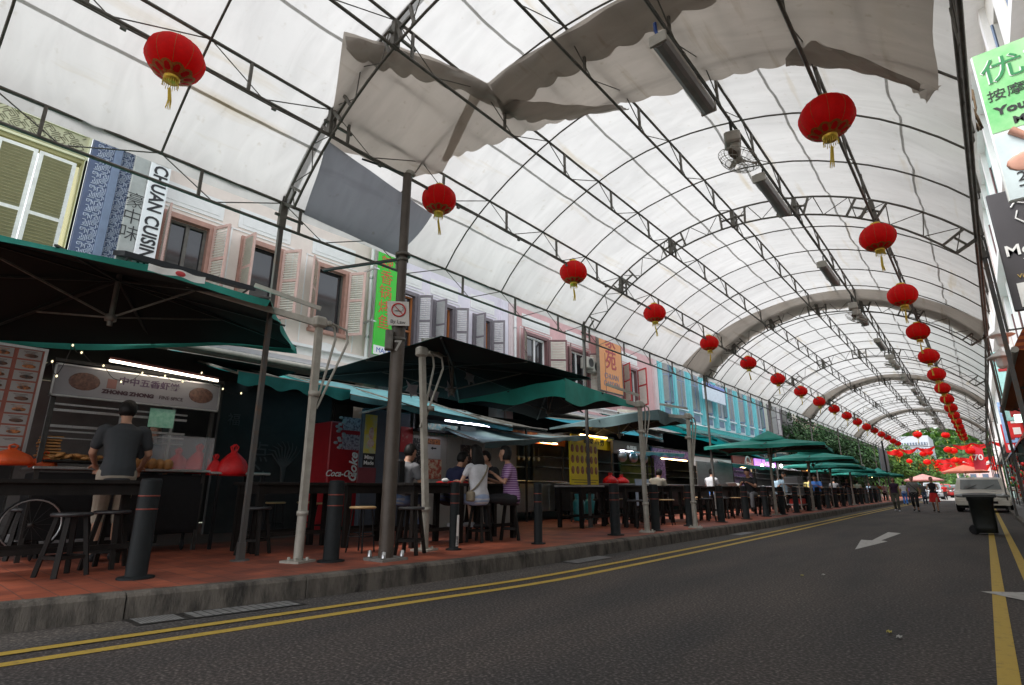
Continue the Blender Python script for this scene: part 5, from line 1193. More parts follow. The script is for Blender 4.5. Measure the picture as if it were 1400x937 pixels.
# ---- red drinks fridge
Xf = -9.6; y0, y1, z0, z1 = pxbox(Xf, (446, 578), (497, 700))
y0, y1 = PX(448, 640, Xf).y, PX(492, 640, Xf).y; zt = PX(475, 578, Xf).z
M_cola = mat('cola_red_panel', (.36, .012, .018), .4, noise=.1)
t = thing('drinks_fridge', 'tall red drinks fridge with white script lettering behind the tables', 'fridge', (Xf, (y0+y1)/2, KZ))
mb = MB(); mb.rbox((Xf-.35, (y0+y1)/2, (KZ+zt)/2), (.7, y1-y0, zt-KZ), .03); mb.build('cabinet', M_cola, t)
H_ = zt-1.0
z_ = PX(470, 648, Xf).z
text_part('script_lettering', 'Coca-Cola', M_whiteink, t, .17, (Xf+.006, y0+.30, z_), FACE_X, .003, sx=.95, bold=.003, shear=.35)
text_part('tall_lettering', 'Coke', M_whiteink, t, .26, (Xf+.006, y1-.16, z_+.12), FACE_X @ Matrix.Rotation(pi/2, 3, 'Z'), .003, bold=.006, shear=.3)
mb = MB(); mb.box((Xf+.004, (y0+y1)/2+.14, z_+.62), (.008, .46, .30)); mb.build('poster', mat('poster_with_bottles', (.40, .32, .36), .5, scale=24, col2=(.12, .06, .10), contrast=(.45, .6)), t)
mb = MB(); mb.box((Xf+.008, (y0+y1)/2+.1, z_+.98), (.008, .40, .26)); mb.build('poster_top', MATS['poster_with_bottles'], t)
mb = MB()
for k in range(14): mb.ell((Xf+.01, y0+.18+R.uniform(-.07, .12), z_+.5+k*.045), (.006, .05, .03), 8, 5)
mb.build('splash_print', mat('silver_print', (.35, .33, .34), .4), t)
mb = MB(); mb.beam((Xf+.03, y1-.05, z_-.2), (Xf+.03, y1-.05, z_+.9), .03); mb.build('handle', M_alu, t)
# ---- yellow poster and grey column
Xp = -9.0; y0, y1, z0, z1 = pxbox(Xp, (499, 566), (514, 640))
y0, y1 = PX(497, 600, Xp).y, PX(514, 600, Xp).y
t = thing('poster_column', 'grey blue column with a tall yellow drink poster reading Minu Made', 'column', (Xp, y1, KZ))
ye = PX(560, 600, Xp).y; zt = PX(530, 562, Xp).z
mb = MB(); mb.rbox((Xp-.06, (y0+ye)/2, (KZ+zt)/2), (.12, ye-y0, zt-KZ), .01); mb.build('column', mat('slate_grey_panel', (.06, .075, .10), .6, noise=.15), t)
zy0, zy1 = PX(505, 620, Xp).z, PX(505, 567, Xp).z
poster(t, Xp+.006, y0+.01, y1, zy0, zy1, mat('lemon_yellow_poster', (.62, .52, .05), .5, scale=4, col2=(.45, .5, .35), contrast=(.45, .6)), 'yellow_poster')
mb = MB(); mb.ell((Xp+.014, (y0+y1)/2+.02, (zy0+zy1)/2), (.006, .06, .13)); mb.ell((Xp+.014, (y0+y1)/2+.02, (zy0+zy1)/2-.18), (.006, .08, .08)); mb.build('printed_fruit', mat('printed_pink', (.45, .2, .18), .5, scale=15, col2=(.6, .6, .55)), t)
poster(t, Xp+.008, y0+.01, y1, zy0-.26, zy0-.005, M_ink, 'name_plate')
text_part('lettering', 'Minu\nMade', M_whiteink, t, .105, (Xp+.014, (y0+y1)/2, zy0-.13), FACE_X, .002, bold=.002)
t = thing('red_board', 'plain maroon board standing on the table left of the numbered pole', 'board', PX(500, 655, -8.0)); y0, y1, z0, z1 = pxbox(-7.6, (490, 640), (512, 664)); mb = MB(); mb.box((-7.6, (y0+y1)/2, (z0+z1)/2), (.03, y1-y0, z1-z0)); mb.build('panel', mat('maroon_board', (.10, .015, .022), .5), t)
t = thing('awning_lamp', 'white folded lamp panel on top of the yellow poster column', 'lamp', PX(515, 560, -8.6)); mb = MB(); p, q = PX(497, 564, -8.6), PX(530, 556, -8.6); mb.beam(p, q, .3, .03); mb.build('panel', M_white, t)
# ---- white cupboard stall with posters
Xc = -9.0; ya, yb = PX(562, 640, Xc).y, PX(722, 640, Xc).y
t = stall('cream cupboard stall with posters, purple lit tube and jars behind the group of diners', Xc, ya, yb, 1.2, counter=False, h=2.35, back=M_wallgrey, shelf=False)
zt = PX(640, 597, Xc).z; yd = PX(706, 640, Xc).y
mb = MB(); mb.box((Xc-.25, (ya+yd)/2, (KZ+zt)/2), (.5, yd-ya, zt-KZ)); mb.build('cupboard', M_cream_panel, t)
for k in range(7):
    y = ya+(yd-ya)*k/7; mb = MB(); mb.box((Xc+.006, y+(yd-ya)/14, (KZ+zt)/2+.3), (.012, (yd-ya)/7-.03, zt-KZ-.7)); mb.build('door', M_cream_panel, t)
mb = MB(); mb.box((Xc-.1, (ya+yd)/2, zt+.02), (.55, yd-ya+.05, .05)); mb.build('black_ledge', M_black, t)
poster(t, Xc+.03, *pxbox(Xc, (547, 585), (562, 618)), mat('red_dish_poster', (.42, .02, .02), .5, scale=10, col2=(.5, .3, .22), contrast=(.55, .7)), 'red_poster')
a = pxbox(Xc, (564, 600), (575, 640)); poster(t, Xc+.02, *a, mat('black_menu_poster', (.02, .02, .02), .5, scale=30, col2=(.3, .28, .25), contrast=(.55, .6)), 'black_menu')
a = pxbox(Xc, (583, 600), (601, 627)); poster(t, Xc+.02, *a, mat('white_notice', (.42, .42, .41), .5, noise=.03), 'notice')
poster(t, Xc+.027, a[0]+.02, a[1]-.02, a[3]-.14, a[3]-.02, M_orangeprint, 'orange_header')
mb = MB(); ym, zm = (a[0]+a[1])/2, (a[2]+a[3])/2; mb.box((Xc+.027, ym+.02, zm), (.004, .1, .03)); mb.prism([(Xc+.025, ym-.03, zm+.035), (Xc+.025, ym-.09, zm), (Xc+.025, ym-.03, zm-.035)], (.004, 0, 0)); mb.build('arrow_mark', M_ink, t)
poster(t, Xc+.02, *pxbox(Xc, (583, 629), (602, 655)), mat('noodle_poster', (.40, .07, .04), .5, scale=12, col2=(.55, .45, .32), contrast=(.45, .6)), 'noodle_poster')
poster(t, Xc+.02, *pxbox(Xc, (629, 610), (651, 640)), mat('dark_food_menu', (.04, .02, .02), .5, scale=22, col2=(.30, .22, .18), contrast=(.55, .63)), 'framed_menu')
poster(t, Xc+.0, *pxbox(Xc, (585, 583), (625, 597)), mat('teal_photo_strip', (.10, .26, .26), .5, scale=14, col2=(.36, .34, .25), contrast=(.45, .6)), 'photo_strip')
mb = MB(); mb.box((Xc+.0, PX(640, 590, Xc).y, PX(640, 590, Xc).z), (.02, .5, .22)); mb.build('small_pane', mat('dim_glass', (.08, .09, .09), .1, noise=.1), t)
light_tube(t, PX(609, 575, Xc+.6), PX(676, 584, Xc+.6), M_tubecool)
# potted shrub behind the diners
# ---- dark stall left of the yellow menu
Xd = -9.2; ya, yb = PX(700, 640, Xd).y, PX(772, 640, Xd).y
t = stall('dim stall with hanging utensils and a steel counter left of the yellow menu', Xd, ya, yb, 1.3, 1.0, 2.3, body=M_ss, sign='', signm=mat('fiery_food_banner', (.42, .07, .02), .5, scale=8, col2=(.6, .2, .04), contrast=(.4, .6)), signh=.3, tube=M_tubewarm, tz=2.05)
for k in range(6):
    mb = MB(); y = ya+.3+k*.22; mb.tube([(Xd-.2, y, 2.1), (Xd-.2, y, 1.85)], .006, 5); mb.ell((Xd-.2, y, 1.8), (.01, .05, .06)); mb.build('ladle', M_alu, t)
# ---- yellow menu stall
Xy = -8.6; ya, yb = PX(781, 620, Xy).y, PX(838, 620, Xy).y
M_yel = mat('bright_yellow_board', (.72, .60, .02), .45, noise=.06, )
t = stall('stall with bright yellow sign and a yellow menu of dish photographs', Xy, ya, yb, 1.4, .95, 2.3, signh=.36, sign='黄 家 小 炒', signm=M_yel, txt=.22, tube=M_tubewarm, tz=2.3)
y0, y1 = PX(779, 640, Xy+.5).y, PX(817, 640, Xy+.5).y; z0, z1 = PX(800, 663, Xy+.5).z, PX(800, 606, Xy+.5).z
mb = MB(); mb.box((Xy+.5, (y0+y1)/2, (z0+z1)/2), (.04, y1-y0, z1-z0)); mn = mb.build('menu_panel', M_yel, t)
for i in range(3):
    for j in range(6):
        w_ = (y1-y0)/6; hh = (z1-z0)*.76/3; mb = MB(); mb.ell((Xy+.523, y0+w_*(j+.5), z1-hh*(i+.5)-.03), (.006, w_*.36, hh*.38), 10, 6); mb.build('dish_photo', mat('dish_print_brown', (.16, .045, .02), .5, scale=12, col2=(.42, .20, .08)), mn)
mb = MB(); mb.box((Xy+.524, (y0+y1)/2, z0+.12), (.004, y1-y0-.1, .015)); mb.box((Xy+.524, (y0+y1)/2, z0+.06), (.004, y1-y0-.3, .012)); mb.build('menu_print', M_ink, mn)
for y in (y0+.05, y1-.05):
    mb = MB(); mb.beam((Xy+.48, y, KZ), (Xy+.48, y, z0), .03); mb.build('menu_leg', M_steel_dk, t)
bag('red bag on the counter of the yellow menu stall', PX(835, 661, Xy+.4), .5, .28, M_red_bag, None, 11)
bag('second flatter red bag beside it on the yellow stall counter', PX(850, 661, Xy+.4), .5, .24, M_red_bag, None, 12)
# gas cylinders
M_gas = mat('teal_gas_cylinder', (.02, .19, .21), .4, noise=.2)
def cylinder(px, lab):
    p = B(px, 711); p = PX(px, 705, -8.0); p.z = KZ
    t = thing('gas_cylinder', lab, 'gas cylinder', p, 0, 'teal gas cylinders under the yellow stall'); mb = MB()
    mb.lathe([(0, .02), (.13, .02), (.155, .06), (.155, .46), (.12, .54), (.05, .58), (.05, .6), (0, .6)], 18, p); mb.build('tank', M_gas, t)
    mb = MB(); mb.lathe([(.10, .54), (.11, .66), (.10, .68)], 14, p); mb.build('collar', M_gas, t); mb = MB(); mb.lathe([(0, .66), (.025, .65), (.025, .6)], 8, p); mb.build('valve', M_alu, t)
cylinder(792, 'left teal gas cylinder under the yellow menu'); cylinder(808, 'right teal gas cylinder under the yellow menu')
# ---- glass cabinet stall and the others further along
def simple(label, px0, px1, X, **kw):
    ya, yb = PX(px0, 640, X).y, PX(px1, 640, X).y; return stall(label, X, ya, yb-.08, **kw), ya, yb
t, ya, yb = simple('glass fronted stall with hanging pans right of the yellow menu', 838, 888, -8.4, ch=.95, h=2.2, sign='鱼圆面', signm=mat('dim_brown_board', (.06, .05, .04), .5), tcol=M_whiteink, txt=.2, tube=M_tubecool, tz=1.95)
for k in range(3):
    mb = MB(); mb.ell((-8.35, ya+.5+k*.7, 1.95), (.12, .24, .16)); mb.build('steam_tray', M_ss, t)
mb = MB(); mb.box((-8.3, (ya+yb)/2+.6, .9), (.02, 1.3, .8)); mb.build('light_blue_panel', mat('light_blue_sheet', (.30, .42, .55), .5, noise=.05), t)
t, ya, yb = simple('noodle stall with purple flower poster and green cloth', 892, 948, -8.6, ch=.95, h=2.2, sign='', signm=M_purpprint, tube=M_tubewarm, tz=1.85, back=mat('green_back_cloth', (.14, .20, .06), .7, noise=.2))
poster(t, -8.55, ya+.05, ya+.9, KZ+.9, KZ+2.0, M_purpprint)
t, ya, yb = simple('stall clad in plain stainless steel panels', 950, 1000, -8.5, ch=.95, h=2.05, signm=M_white, sign='板面 · 水饺', txt=.18)
for k in range(4):
    mb = MB(); w_ = (yb-ya-.1)/4; mb.box((-8.44, ya+w_*(k+.5), KZ+1.42), (.03, w_-.02, .9)); mb.build('steel_panel', M_ss, t)
t, ya, yb = simple('red and green decorated stall with a big white curled logo', 1002, 1030, -8.6, ch=.95, h=2.3, sign='', signm=mat('brick_red_board', (.28, .03, .02), .5), tube=M_tubewarm, tz=1.8, back=mat('red_back', (.25, .03, .02), .6))
mb = MB(); c = PX(1024, 645, -8.5)
for q, r_ in ((.45, .26), (0, .3), (-.45, .24)): mb.tube([c+Vector((0, r_*cos(a)*1.3, q+r_*sin(a))) for a in [k*2*pi/16 for k in range(13)]], .035, 6)
mb.build('curled_logo', M_white, t); mb = MB(); mb.ell(c+Vector((.0, .1, -.7)), (.02, .5, .4)); mb.build('green_patch', mat('vivid_green_patch', (.05, .45, .03), .5), t)
t, ya, yb = simple('purple lit drinks stall with flower posters', 1032, 1062, -8.6, ch=.95, h=2.3, sign='甜品', signm=mat('purple_sign_face', (.30, .10, .42), .5, emit=(.45, .2, .7), estr=.5), tcol=M_whiteink, back=M_purpprint)
for k, px in enumerate((1042, 1057, 1068)):
    tt = thing('hanging_bulb', ORD[k]+' of three glowing white bulbs above the purple drinks stall', 'bulb', PX(px, 636, -8.2), 0, 'bulbs over the drinks stall'); mb = MB(); p = PX(px, 637, -8.2); mb.ell(p, (.06, .06, .09)); mb.build('bulb', M_bulb, tt); mb = MB(); mb.tube([p+Vector((0, 0, .08)), p+Vector((0, 0, .4))], .008, 4); mb.build('cord', M_steel_dk, tt)
for i, (a, b_, lab, sm, tx, tb) in enumerate(((1064, 1094, 'stall with a pale sign behind the steel trolley', mat('pale_sign_face', (.4, .42, .40), .5), '面', M_tubecool), (1096, 1120, 'warm lit stall with orange sign down the row', mat('orange_sign_face', (.5, .2, .05), .5), '烧烤', M_tubewarm), (1122, 1144, 'dark stall with a glowing orange lamp', M_wallgrey, '', M_tubewarm), (1146, 1162, 'stall with blue sign before the last posts', mat('blue_sign_face', (.08, .2, .45), .5), '茶', M_tubecool), (1164, 1178, 'stall with white sign far down the row', mat('pale_sign_face', (.4, .42, .40), .5), '', M_tubecool), (1180, 1192, 'farthest stall by the walkers', M_wallgrey, '', M_tubewarm))):
    simple(lab, a, b_, -8.6, ch=.95, h=2.25, sign=tx, signm=sm, tube=tb, tz=2.0)

t = thing('shade_blocker_sheet', 'added black sheet shading the spice stall behind the big umbrella', 'shade sheet', (-10.5, 2, 3.0))  # added sheet that blocks sky light so the stall below goes dark
mb = MB(); mb.grid(lambda u, v: Vector((-8.75-4.2*u, -4+8.6*v, 2.92+.35*u+.03*sin(v*9)-.10*sin(pi*u))), 8, 12); mb.build('sheet', M_shade_black, t)
t = thing('shade_blocker_sheet', 'long added dark sheet shading the stalls between awnings and shophouses', 'shade sheet', (-11.6, 20, 3.0))  # added sheet, mostly out of view, to darken the stall interiors
mb = MB(); mb.grid(lambda u, v: Vector((-10.2-2.75*u, 4.7+43*v, 2.95+.25*u+.03*sin(v*40)-.08*sin(pi*u))), 6, 40); mb.build('sheet', M_shade_black, t)
# ================================================================ tables, stools, bollards
def table_proto(L_, W_=.72, H_=.88, label='x', loc=(0, 0, 0), rz=0, top=None):
    t = thing('bar_table', label, 'table', loc, rz, 'dark wooden bar tables along the kerb')
    f = lambda mb, n, m: mb.build(n, m, t, False)
    mb = MB(); 
    for k in range(4): mb.rbox((-W_/2+W_*(k+.5)/4, 0, H_-.02), (W_/4-.006, L_, .04), .006)
    f(mb, 'table_top', top or M_black_wood)
    mb = MB(); mb.box((W_/2-.07, 0, H_-.095), (.03, L_-.16, .11)); mb.box((-W_/2+.07, 0, H_-.095), (.03, L_-.16, .11)); mb.box((0, L_/2-.08, H_-.095), (W_-.17, .03, .11)); mb.box((0, -L_/2+.08, H_-.095), (W_-.17, .03, .11)); f(mb, 'apron', M_black_wood)
    for a in (-1, 1):
        for b_ in (-1, 1):
            mb = MB(); mb.beam((a*(W_/2-.08), b_*(L_/2-.09), 0), (a*(W_/2-.08), b_*(L_/2-.09), H_-.04), .075, .075, (0, 1, 0)); f(mb, 'leg', M_black_wood)
    for q in (-1, 1): mb = MB(); mb.box((q*(W_/2-.08), 0, .22), (.035, L_-.2, .05)); f(mb, 'stretcher', M_black_wood)
    return t
M_tabletop_lt = mat('worn_pale_table_top', (.28, .27, .27), .3, noise=.15)
def tpx(px0, px1, X, lab, **kw):
    y0, y1 = PX(px0, 665, X).y, PX(px1, 665, X).y; return table_proto(y1-y0, label=lab, loc=(X-.36, (y0+y1)/2, KZ), **kw)
tpx(-80, 214, -6.85, 'dark bar table at the left edge in front of the spice stall customer')
tpx(352, 470, -7.1, 'dark bar table between the white mast and the second bollard')
tpx(474, 560, -6.9, 'dark bar table right behind the numbered pole')
tpx(566, 641, -6.15, 'dark bar table with red tray where the young diners eat', W_=.7)
tpx(795, 868, -6.5, 'bar table with a pale top left of the third white mast', top=M_tabletop_lt)
far_tables = [('bar table where the man in cream shirt eats', 11.9), ('bar table between the cream shirt man and the woman in white', 14.2), ('bar table where the woman in white sits', 16.6), ('bar table with the man in black reading', 19.0)] + [(f'{ORD[i]} dark bar table beyond the steel trolley', 22.6+i*2.6) for i in range(9)]
bt = None
for lab, y in far_tables:
    loc = (kx(y)-1.75, y, KZ)
    bt = table_proto(2.0, label=lab, loc=loc) if bt is None else dup(bt, loc, 0, lab)
def stool_proto(top):
    t = thing('bar_stool', 'x', 'stool', (0, 0, 0), 0, 'round topped stools'); f = lambda mb, n, m: mb.build(n, m, t, False); H_ = .57
    mb = MB(); mb.lathe([(0, H_-.035), (.155, H_-.035), (.168, H_-.028), (.168, H_-.006), (.155, H_), (0, H_)], 24); f(mb, 'seat', top)
    for k in range(4):
        a = pi/4+k*pi/2; mb = MB(); mb.beam((.20*cos(a), .20*sin(a), 0), (.11*cos(a), .11*sin(a), H_-.03), .042, .036); f(mb, 'leg', M_black_wood)
    for k in range(4):
        a = pi/4+k*pi/2; b_ = a+pi/2; r_ = .175; mb = MB(); mb.beam((r_*cos(a), r_*sin(a), .17), (r_*cos(b_), r_*sin(b_), .17), .022, .03); f(mb, 'stretcher', M_black_wood)
    return t
def steel_stool_proto(top):
    t = thing('metal_stool', 'x', 'stool', (0, 0, 0), 0, 'thin legged stools with pale wooden seats'); f = lambda mb, n, m: mb.build(n, m, t, False); H_ = .57
    mb = MB(); mb.lathe([(0, H_-.03), (.165, H_-.03), (.175, H_-.02), (.175, H_-.008), (.16, H_), (0, H_)], 24); f(mb, 'seat', top)
    for k in range(4):
        a = pi/4+k*pi/2; mb = MB(); mb.tube([(.18*cos(a), .18*sin(a), 0), (.12*cos(a), .12*sin(a), H_-.03)], .011, 7); f(mb, 'leg', M_black)
    mb = MB(); mb.tube([(.165*cos(a), .165*sin(a), .2) for a in [k*2*pi/20 for k in range(20)]], .008, 5, closed=True); f(mb, 'foot_ring', M_black)
    return t
M_seat_tan = mat('pale_varnished_seat', (.46, .30, .14), .35, noise=.15, scale=8)
M_seat_blk = mat('black_scuffed_seat', (.03, .03, .032), .4, noise=.3, scale=20)
SP, SM = stool_proto(M_seat_blk), steel_stool_proto(M_seat_tan); used = {'w': 0, 'm': 0}
def stool(kind, loc, lab, rz=None):
    pr = SP if kind == 'w' else SM; rz = R.uniform(0, 1.5) if rz is None else rz
    if not used[kind]: used[kind] = 1; pr.matrix_basis = Matrix.Translation(Vector(loc)) @ Matrix.Rotation(rz, 4, 'Z'); pr['label'] = lab; return pr
    return dup(pr, loc, rz, lab)
def stpx(kind, px, py, lab, rz=None):         # py: where the middle of the foot circle meets the paving
    p = PZ(px, py, KZ); return stool(kind, p, lab, rz)
stpx('w', 82, 788, 'black wooden stool nearest the camera at the left edge', .35)
stpx('w', 140, 777, 'black wooden stool half behind the first bollard', .9)
stpx('w', 20, 765, 'black stool partly hidden at the far left edge under the table', .2)
stpx('w', 345, 758, 'black wooden stool right behind the rusty first post', .6)
stpx('w', 560, 758, 'black wooden stool just right of the numbered pole', .5)
stpx('w', 655, 741, 'black stool under the woman in white', .2); stpx('w', 697, 738, 'black stool under the woman in the striped top', .7)
stpx('m', 492, 755, 'thin legged stool with pale round seat left of the numbered pole', .3)
stpx('m', 372, 732, 'pale seated stool behind the table left of the white mast'); stpx('m', 440, 735, 'pale seated stool beyond the table by the second bollard')
stpx('m', 415, 730, 'pale seated stool seen between the white mast and the second bollard')
stpx('w', 870, 722, 'black stool left of the third white mast'); stpx('w', 862, 716, 'black stool behind the table with the pale top'); stpx('w', 776, 705, 'stool deep under the yellow menu stall table')
for i, (lab, y) in enumerate(far_tables):
    x = kx(y)-1.75
    nm = lab.replace('dark ', '')
    for j, (dx, dy) in enumerate(((.62, -.5), (.62, .45), (-.62, -.4), (-.62, .5))):
        if R.random() < .12 and j: continue
        stool('m' if (i+j) % 2 else 'w', (x+dx+R.uniform(-.06, .06), y+dy+R.uniform(-.1, .1), KZ), ('near left', 'near right', 'rear left', 'rear right')[j]+' stool of the '+' '.join(nm.split()[:11]))
# bollards
def bollard_proto():
    t = thing('bollard', 'x', 'bollard', (0, 0, 0), 0, 'black bollards along the kerb'); f = lambda mb, n, m: mb.build(n, m, t, False)
    mb = MB(); mb.lathe([(.15, .0), (.15, .016), (.10, .02), (.088, .03), (.088, .86), (.08, .885), (0, .89)], 20); f(mb, 'shaft', mat('black_bollard_paint', (.009, .011, .012), .6, noise=.25, scale=12, spec=.22))
    for z in (.60, .72):
        mb = MB(); mb.lathe([(.0885, z), (.0905, z+.003), (.0905, z+.009), (.0885, z+.012)], 20); f(mb, 'red_ring', mat('dull_red_ring', (.20, .03, .015), .5))
    return t
bp0 = bollard_proto()
bl_ = [(185, 791, 'bollard with two thin red rings beside the nearest stools'), (452, 768, 'bollard between the white mast and the numbered pole'), (620, 752, 'bollard with torn white paper stuck on it beside the diners'), (736, 744, 'lone slim bollard to the right of the striped woman'), (842, 732, 'bollard under the end of the pale topped table'), (897, 726, 'bollard just right of the third white mast')]
for i, (px, py, lab) in enumerate(bl_):
    loc = PZ(px, py, KZ)
    if i == 0: bp0.matrix_basis = Matrix.Translation(loc); bp0['label'] = lab
    else:
        o_ = dup(bp0, loc, R.uniform(0, 3), lab)
        if i in (2, 3): o_.matrix_basis = Matrix.Translation(loc) @ Matrix.Rotation(R.uniform(0, 3), 4, 'Z') @ Matrix.Diagonal((.72, .72, 1, 1))
y = PZ(897, 726, KZ).y + 1.9; i = 0
while y < 60:
    dup(bp0, (kx(y)-.62, y, KZ), 0, f'{ORD[i] if i < 18 else str(i)} black bollard along the kerb beyond the third white mast'); y += 1.9; i += 1
    if i >= 18: break
p = PZ(620, 752, KZ); t = thing('torn_paper', 'torn strip of white paper with black print stuck to the bollard', 'paper', p + Vector((.1, 0, .3)))
mb = MB(); mb.grid(lambda u, v: p + Vector((.070*cos(-.35+.75*u+.15*v), .070*sin(-.35+.75*u+.15*v), .05+.40*v)), 8, 6); mb.build('strip', M_white, t)
mb = MB(); mb.grid(lambda u, v: p + Vector((.072*cos(-.3+.55*u), .072*sin(-.3+.55*u), .06+.12*v)), 6, 3); mb.build('print', mat('smudged_black_print', (.02, .02, .02), .5, scale=30, col2=(.5, .5, .5)), t)
# numbered brown pole
pb = PZ(527, 766, KZ); pt = PX(555, 238, pb.x)
M_pole = mat('brown_painted_pole', (.062, .047, .036), .5, noise=.25, scale=4, col2=(.10, .08, .065), contrast=(.4, .75))
t = thing('numbered_pole', 'tall brown steel pole with white number 7 and a no smoking sign', 'pole', pb)
mb = MB(); mb.tube([pb, pb+Vector((0, 0, 3.0))], .087, 16); mb.tube([pb+Vector((0, 0, 3.0)), (pb.x, pb.y, pt.z)], .062, 14); mb.build('shaft', M_pole, t)
mb = MB(); mb.box(pb+Vector((0, 0, .015)), (.36, .36, .03)); mb.build('base_plate', mat('concrete_grey_steel', (.17, .165, .15), .7, noise=.3), t)
for a in ((.13, .13), (.13, -.13), (-.13, .13), (-.13, -.13)):
    mb = MB(); mb.lathe([(0, .09), (.022, .085), (.026, .02)], 8, pb+Vector((a[0], a[1], .02))); mb.build('bolt', M_alu, t)
for z, r_ in ((PX(540, 345, pb.x).z, .10), (PX(540, 352, pb.x).z, .075), (3.0, .094), (PX(537, 463, pb.x).z, .095)):
    mb = MB(); mb.lathe([(r_-.03, -.02), (r_, -.02), (r_, .02), (r_-.03, .02)], 16, (pb.x, pb.y, z)); mb.build('clamp', M_steel, t)
zz = PX(540, 350, pb.x).z
for d in ((-1.2, -.45, .02), (-1.1, .9, -.05)):
    mb = MB(); mb.beam((pb.x, pb.y, zz), (pb.x+d[0], pb.y+d[1], zz+d[2]), .04, .03); mb.build('stay', M_steel_dk, t)
cdir = Vector((-pb.x, -pb.y, 0)).normalized(); ang = atan2(cdir.y, cdir.x); ROTC = Matrix.Rotation(ang, 3, 'Z') @ FACE_X
text_part('number', '7', mat('faded_white_number', (.38, .36, .33), .6), t, .19, Vector((pb.x, pb.y, PX(540, 475, pb.x).z)) + cdir*.09, ROTC, .003, bold=.004)
mb = MB(); mb.rbox(Vector((pb.x, pb.y, PX(528, 465, pb.x).z)) + cdir*.02 + Vector((cdir.y, -cdir.x, 0))*-.0 + Vector((0, -.14, 0)), (.1, .1, .26), .02, rz=ang); mb.build('junction_box', M_steel, t)
sc_ = Vector((pb.x, pb.y, PX(541, 432, pb.x).z)) + cdir*.13 + Vector((0, -.02, 0)); Q = Matrix.Rotation(ang+.1, 3, 'Z')
t = thing('no_smoking_sign', 'white square no smoking sign with a red ring fixed to the brown pole', 'sign', sc_)
def L(v): return sc_ + Q @ Vector(v)
mb = MB(); mb.box(sc_, (.008, .27, .32), rot=Q @ Matrix.Rotation(.06, 3, 'X')); mb.build('plate', mat('sign_white', (.6, .58, .55), .5, noise=.03), t)
mb = MB(); mb.tube([L((.008, .085*cos(a), .045+.085*sin(a))) for a in [k*2*pi/24 for k in range(24)]], .0095, 5, closed=True); mb.beam(L((.008, -.06, .105)), L((.008, .06, -.015)), .016, .006); mb.build('red_ring', mat('sign_red', (.5, .02, .02), .5), t)
mb = MB(); mb.beam(L((.007, -.05, .03)), L((.007, .04, .03)), .018, .004); mb.tube([L((.007, .05, .04)), L((.007, .06, .07)), L((.007, .045, .09))], .004, 4); mb.build('cigarette_symbol', M_ink, t)
text_part('lettering', 'By Law', M_ink, t, .065, L((.008, 0, -.115)), Q @ FACE_X, .001)
# grey loudspeaker / small dark camera on top
t = thing('pole_camera', 'small white bracket device on top of the brown pole', 'camera', pt); mb = MB(); mb.ell((pb.x, pb.y+.05, pt.z+.04), (.06, .08, .05)); mb.build('dome', M_white_post, t); mb = MB(); mb.beam((pb.x, pb.y, pt.z), (pb.x-.3, pb.y-.55, pt.z+.1), .02); mb.build('bracket', M_steel_dk, t)

# ---------------------------------------------------------------- ceiling lights and fans along the fourth truss
XFn = arc(TP[4], 0).x
M_lampcase = mat('dusty_grey_lamp_casing', (.26, .255, .25), .45, noise=.2, scale=3)
def ceiling_light(proto, a, b, lab):
    p = (Vector(a)+Vector(b))/2
    if proto is not None: return dup(proto, p, 0, lab)
    t = thing('ceiling_light', lab, 'light fixture', p, 0, 'grey tube light fixtures under the canopy'); f = lambda mb, n, m: mb.build(n, m, t, False)
    L_ = (Vector(b)-Vector(a)).length
    mb = MB(); mb.prism([(-.09, -L_/2, .05), (-.05, -L_/2, .09), (.05, -L_/2, .09), (.09, -L_/2, .05), (.09, -L_/2, 0), (-.09, -L_/2, 0)], (0, L_, 0)); f(mb, 'casing', M_white_post)
    mb = MB(); mb.prism([(-.088, -L_/2+.02, 0), (.088, -L_/2+.02, 0), (.07, -L_/2+.02, -.05), (.03, -L_/2+.02, -.07), (-.03, -L_/2+.02, -.07), (-.07, -L_/2+.02, -.05)], (0, L_-.04, 0)); f(mb, 'diffuser', M_lampcase)
    for y in (-L_*.3, L_*.3):
        mb = MB(); mb.beam((0, y, .08), (0, y, .30), .02); f(mb, 'hanger', M_steel_dk)
    for y in (-L_/2, L_/2):
        mb = MB(); mb.box((0, y, .01), (.19, .03, .13)); f(mb, 'end_cap', M_white_post)
    return t
zl = 5.62; cl = None
spots = [((900, 60), (970, 155)), ((1030, 222), (1076, 277)), ((1116, 341), (1146, 374)), ((1194, 450), (1209, 468))]
ypos = [5.35, 8.85, 13.2, 17.4, 21.2, 25.2, 29.0, 33.0, 38.0, 43.0, 49, 55]
for i, y in enumerate(ypos):
    c = ceiling_light(cl, (XFn, y-.72, zl), (XFn, y+.72, zl), (ORD[i]+' grey tube light fixture from the near end of the canopy'))
    cl = cl or c
fp = None
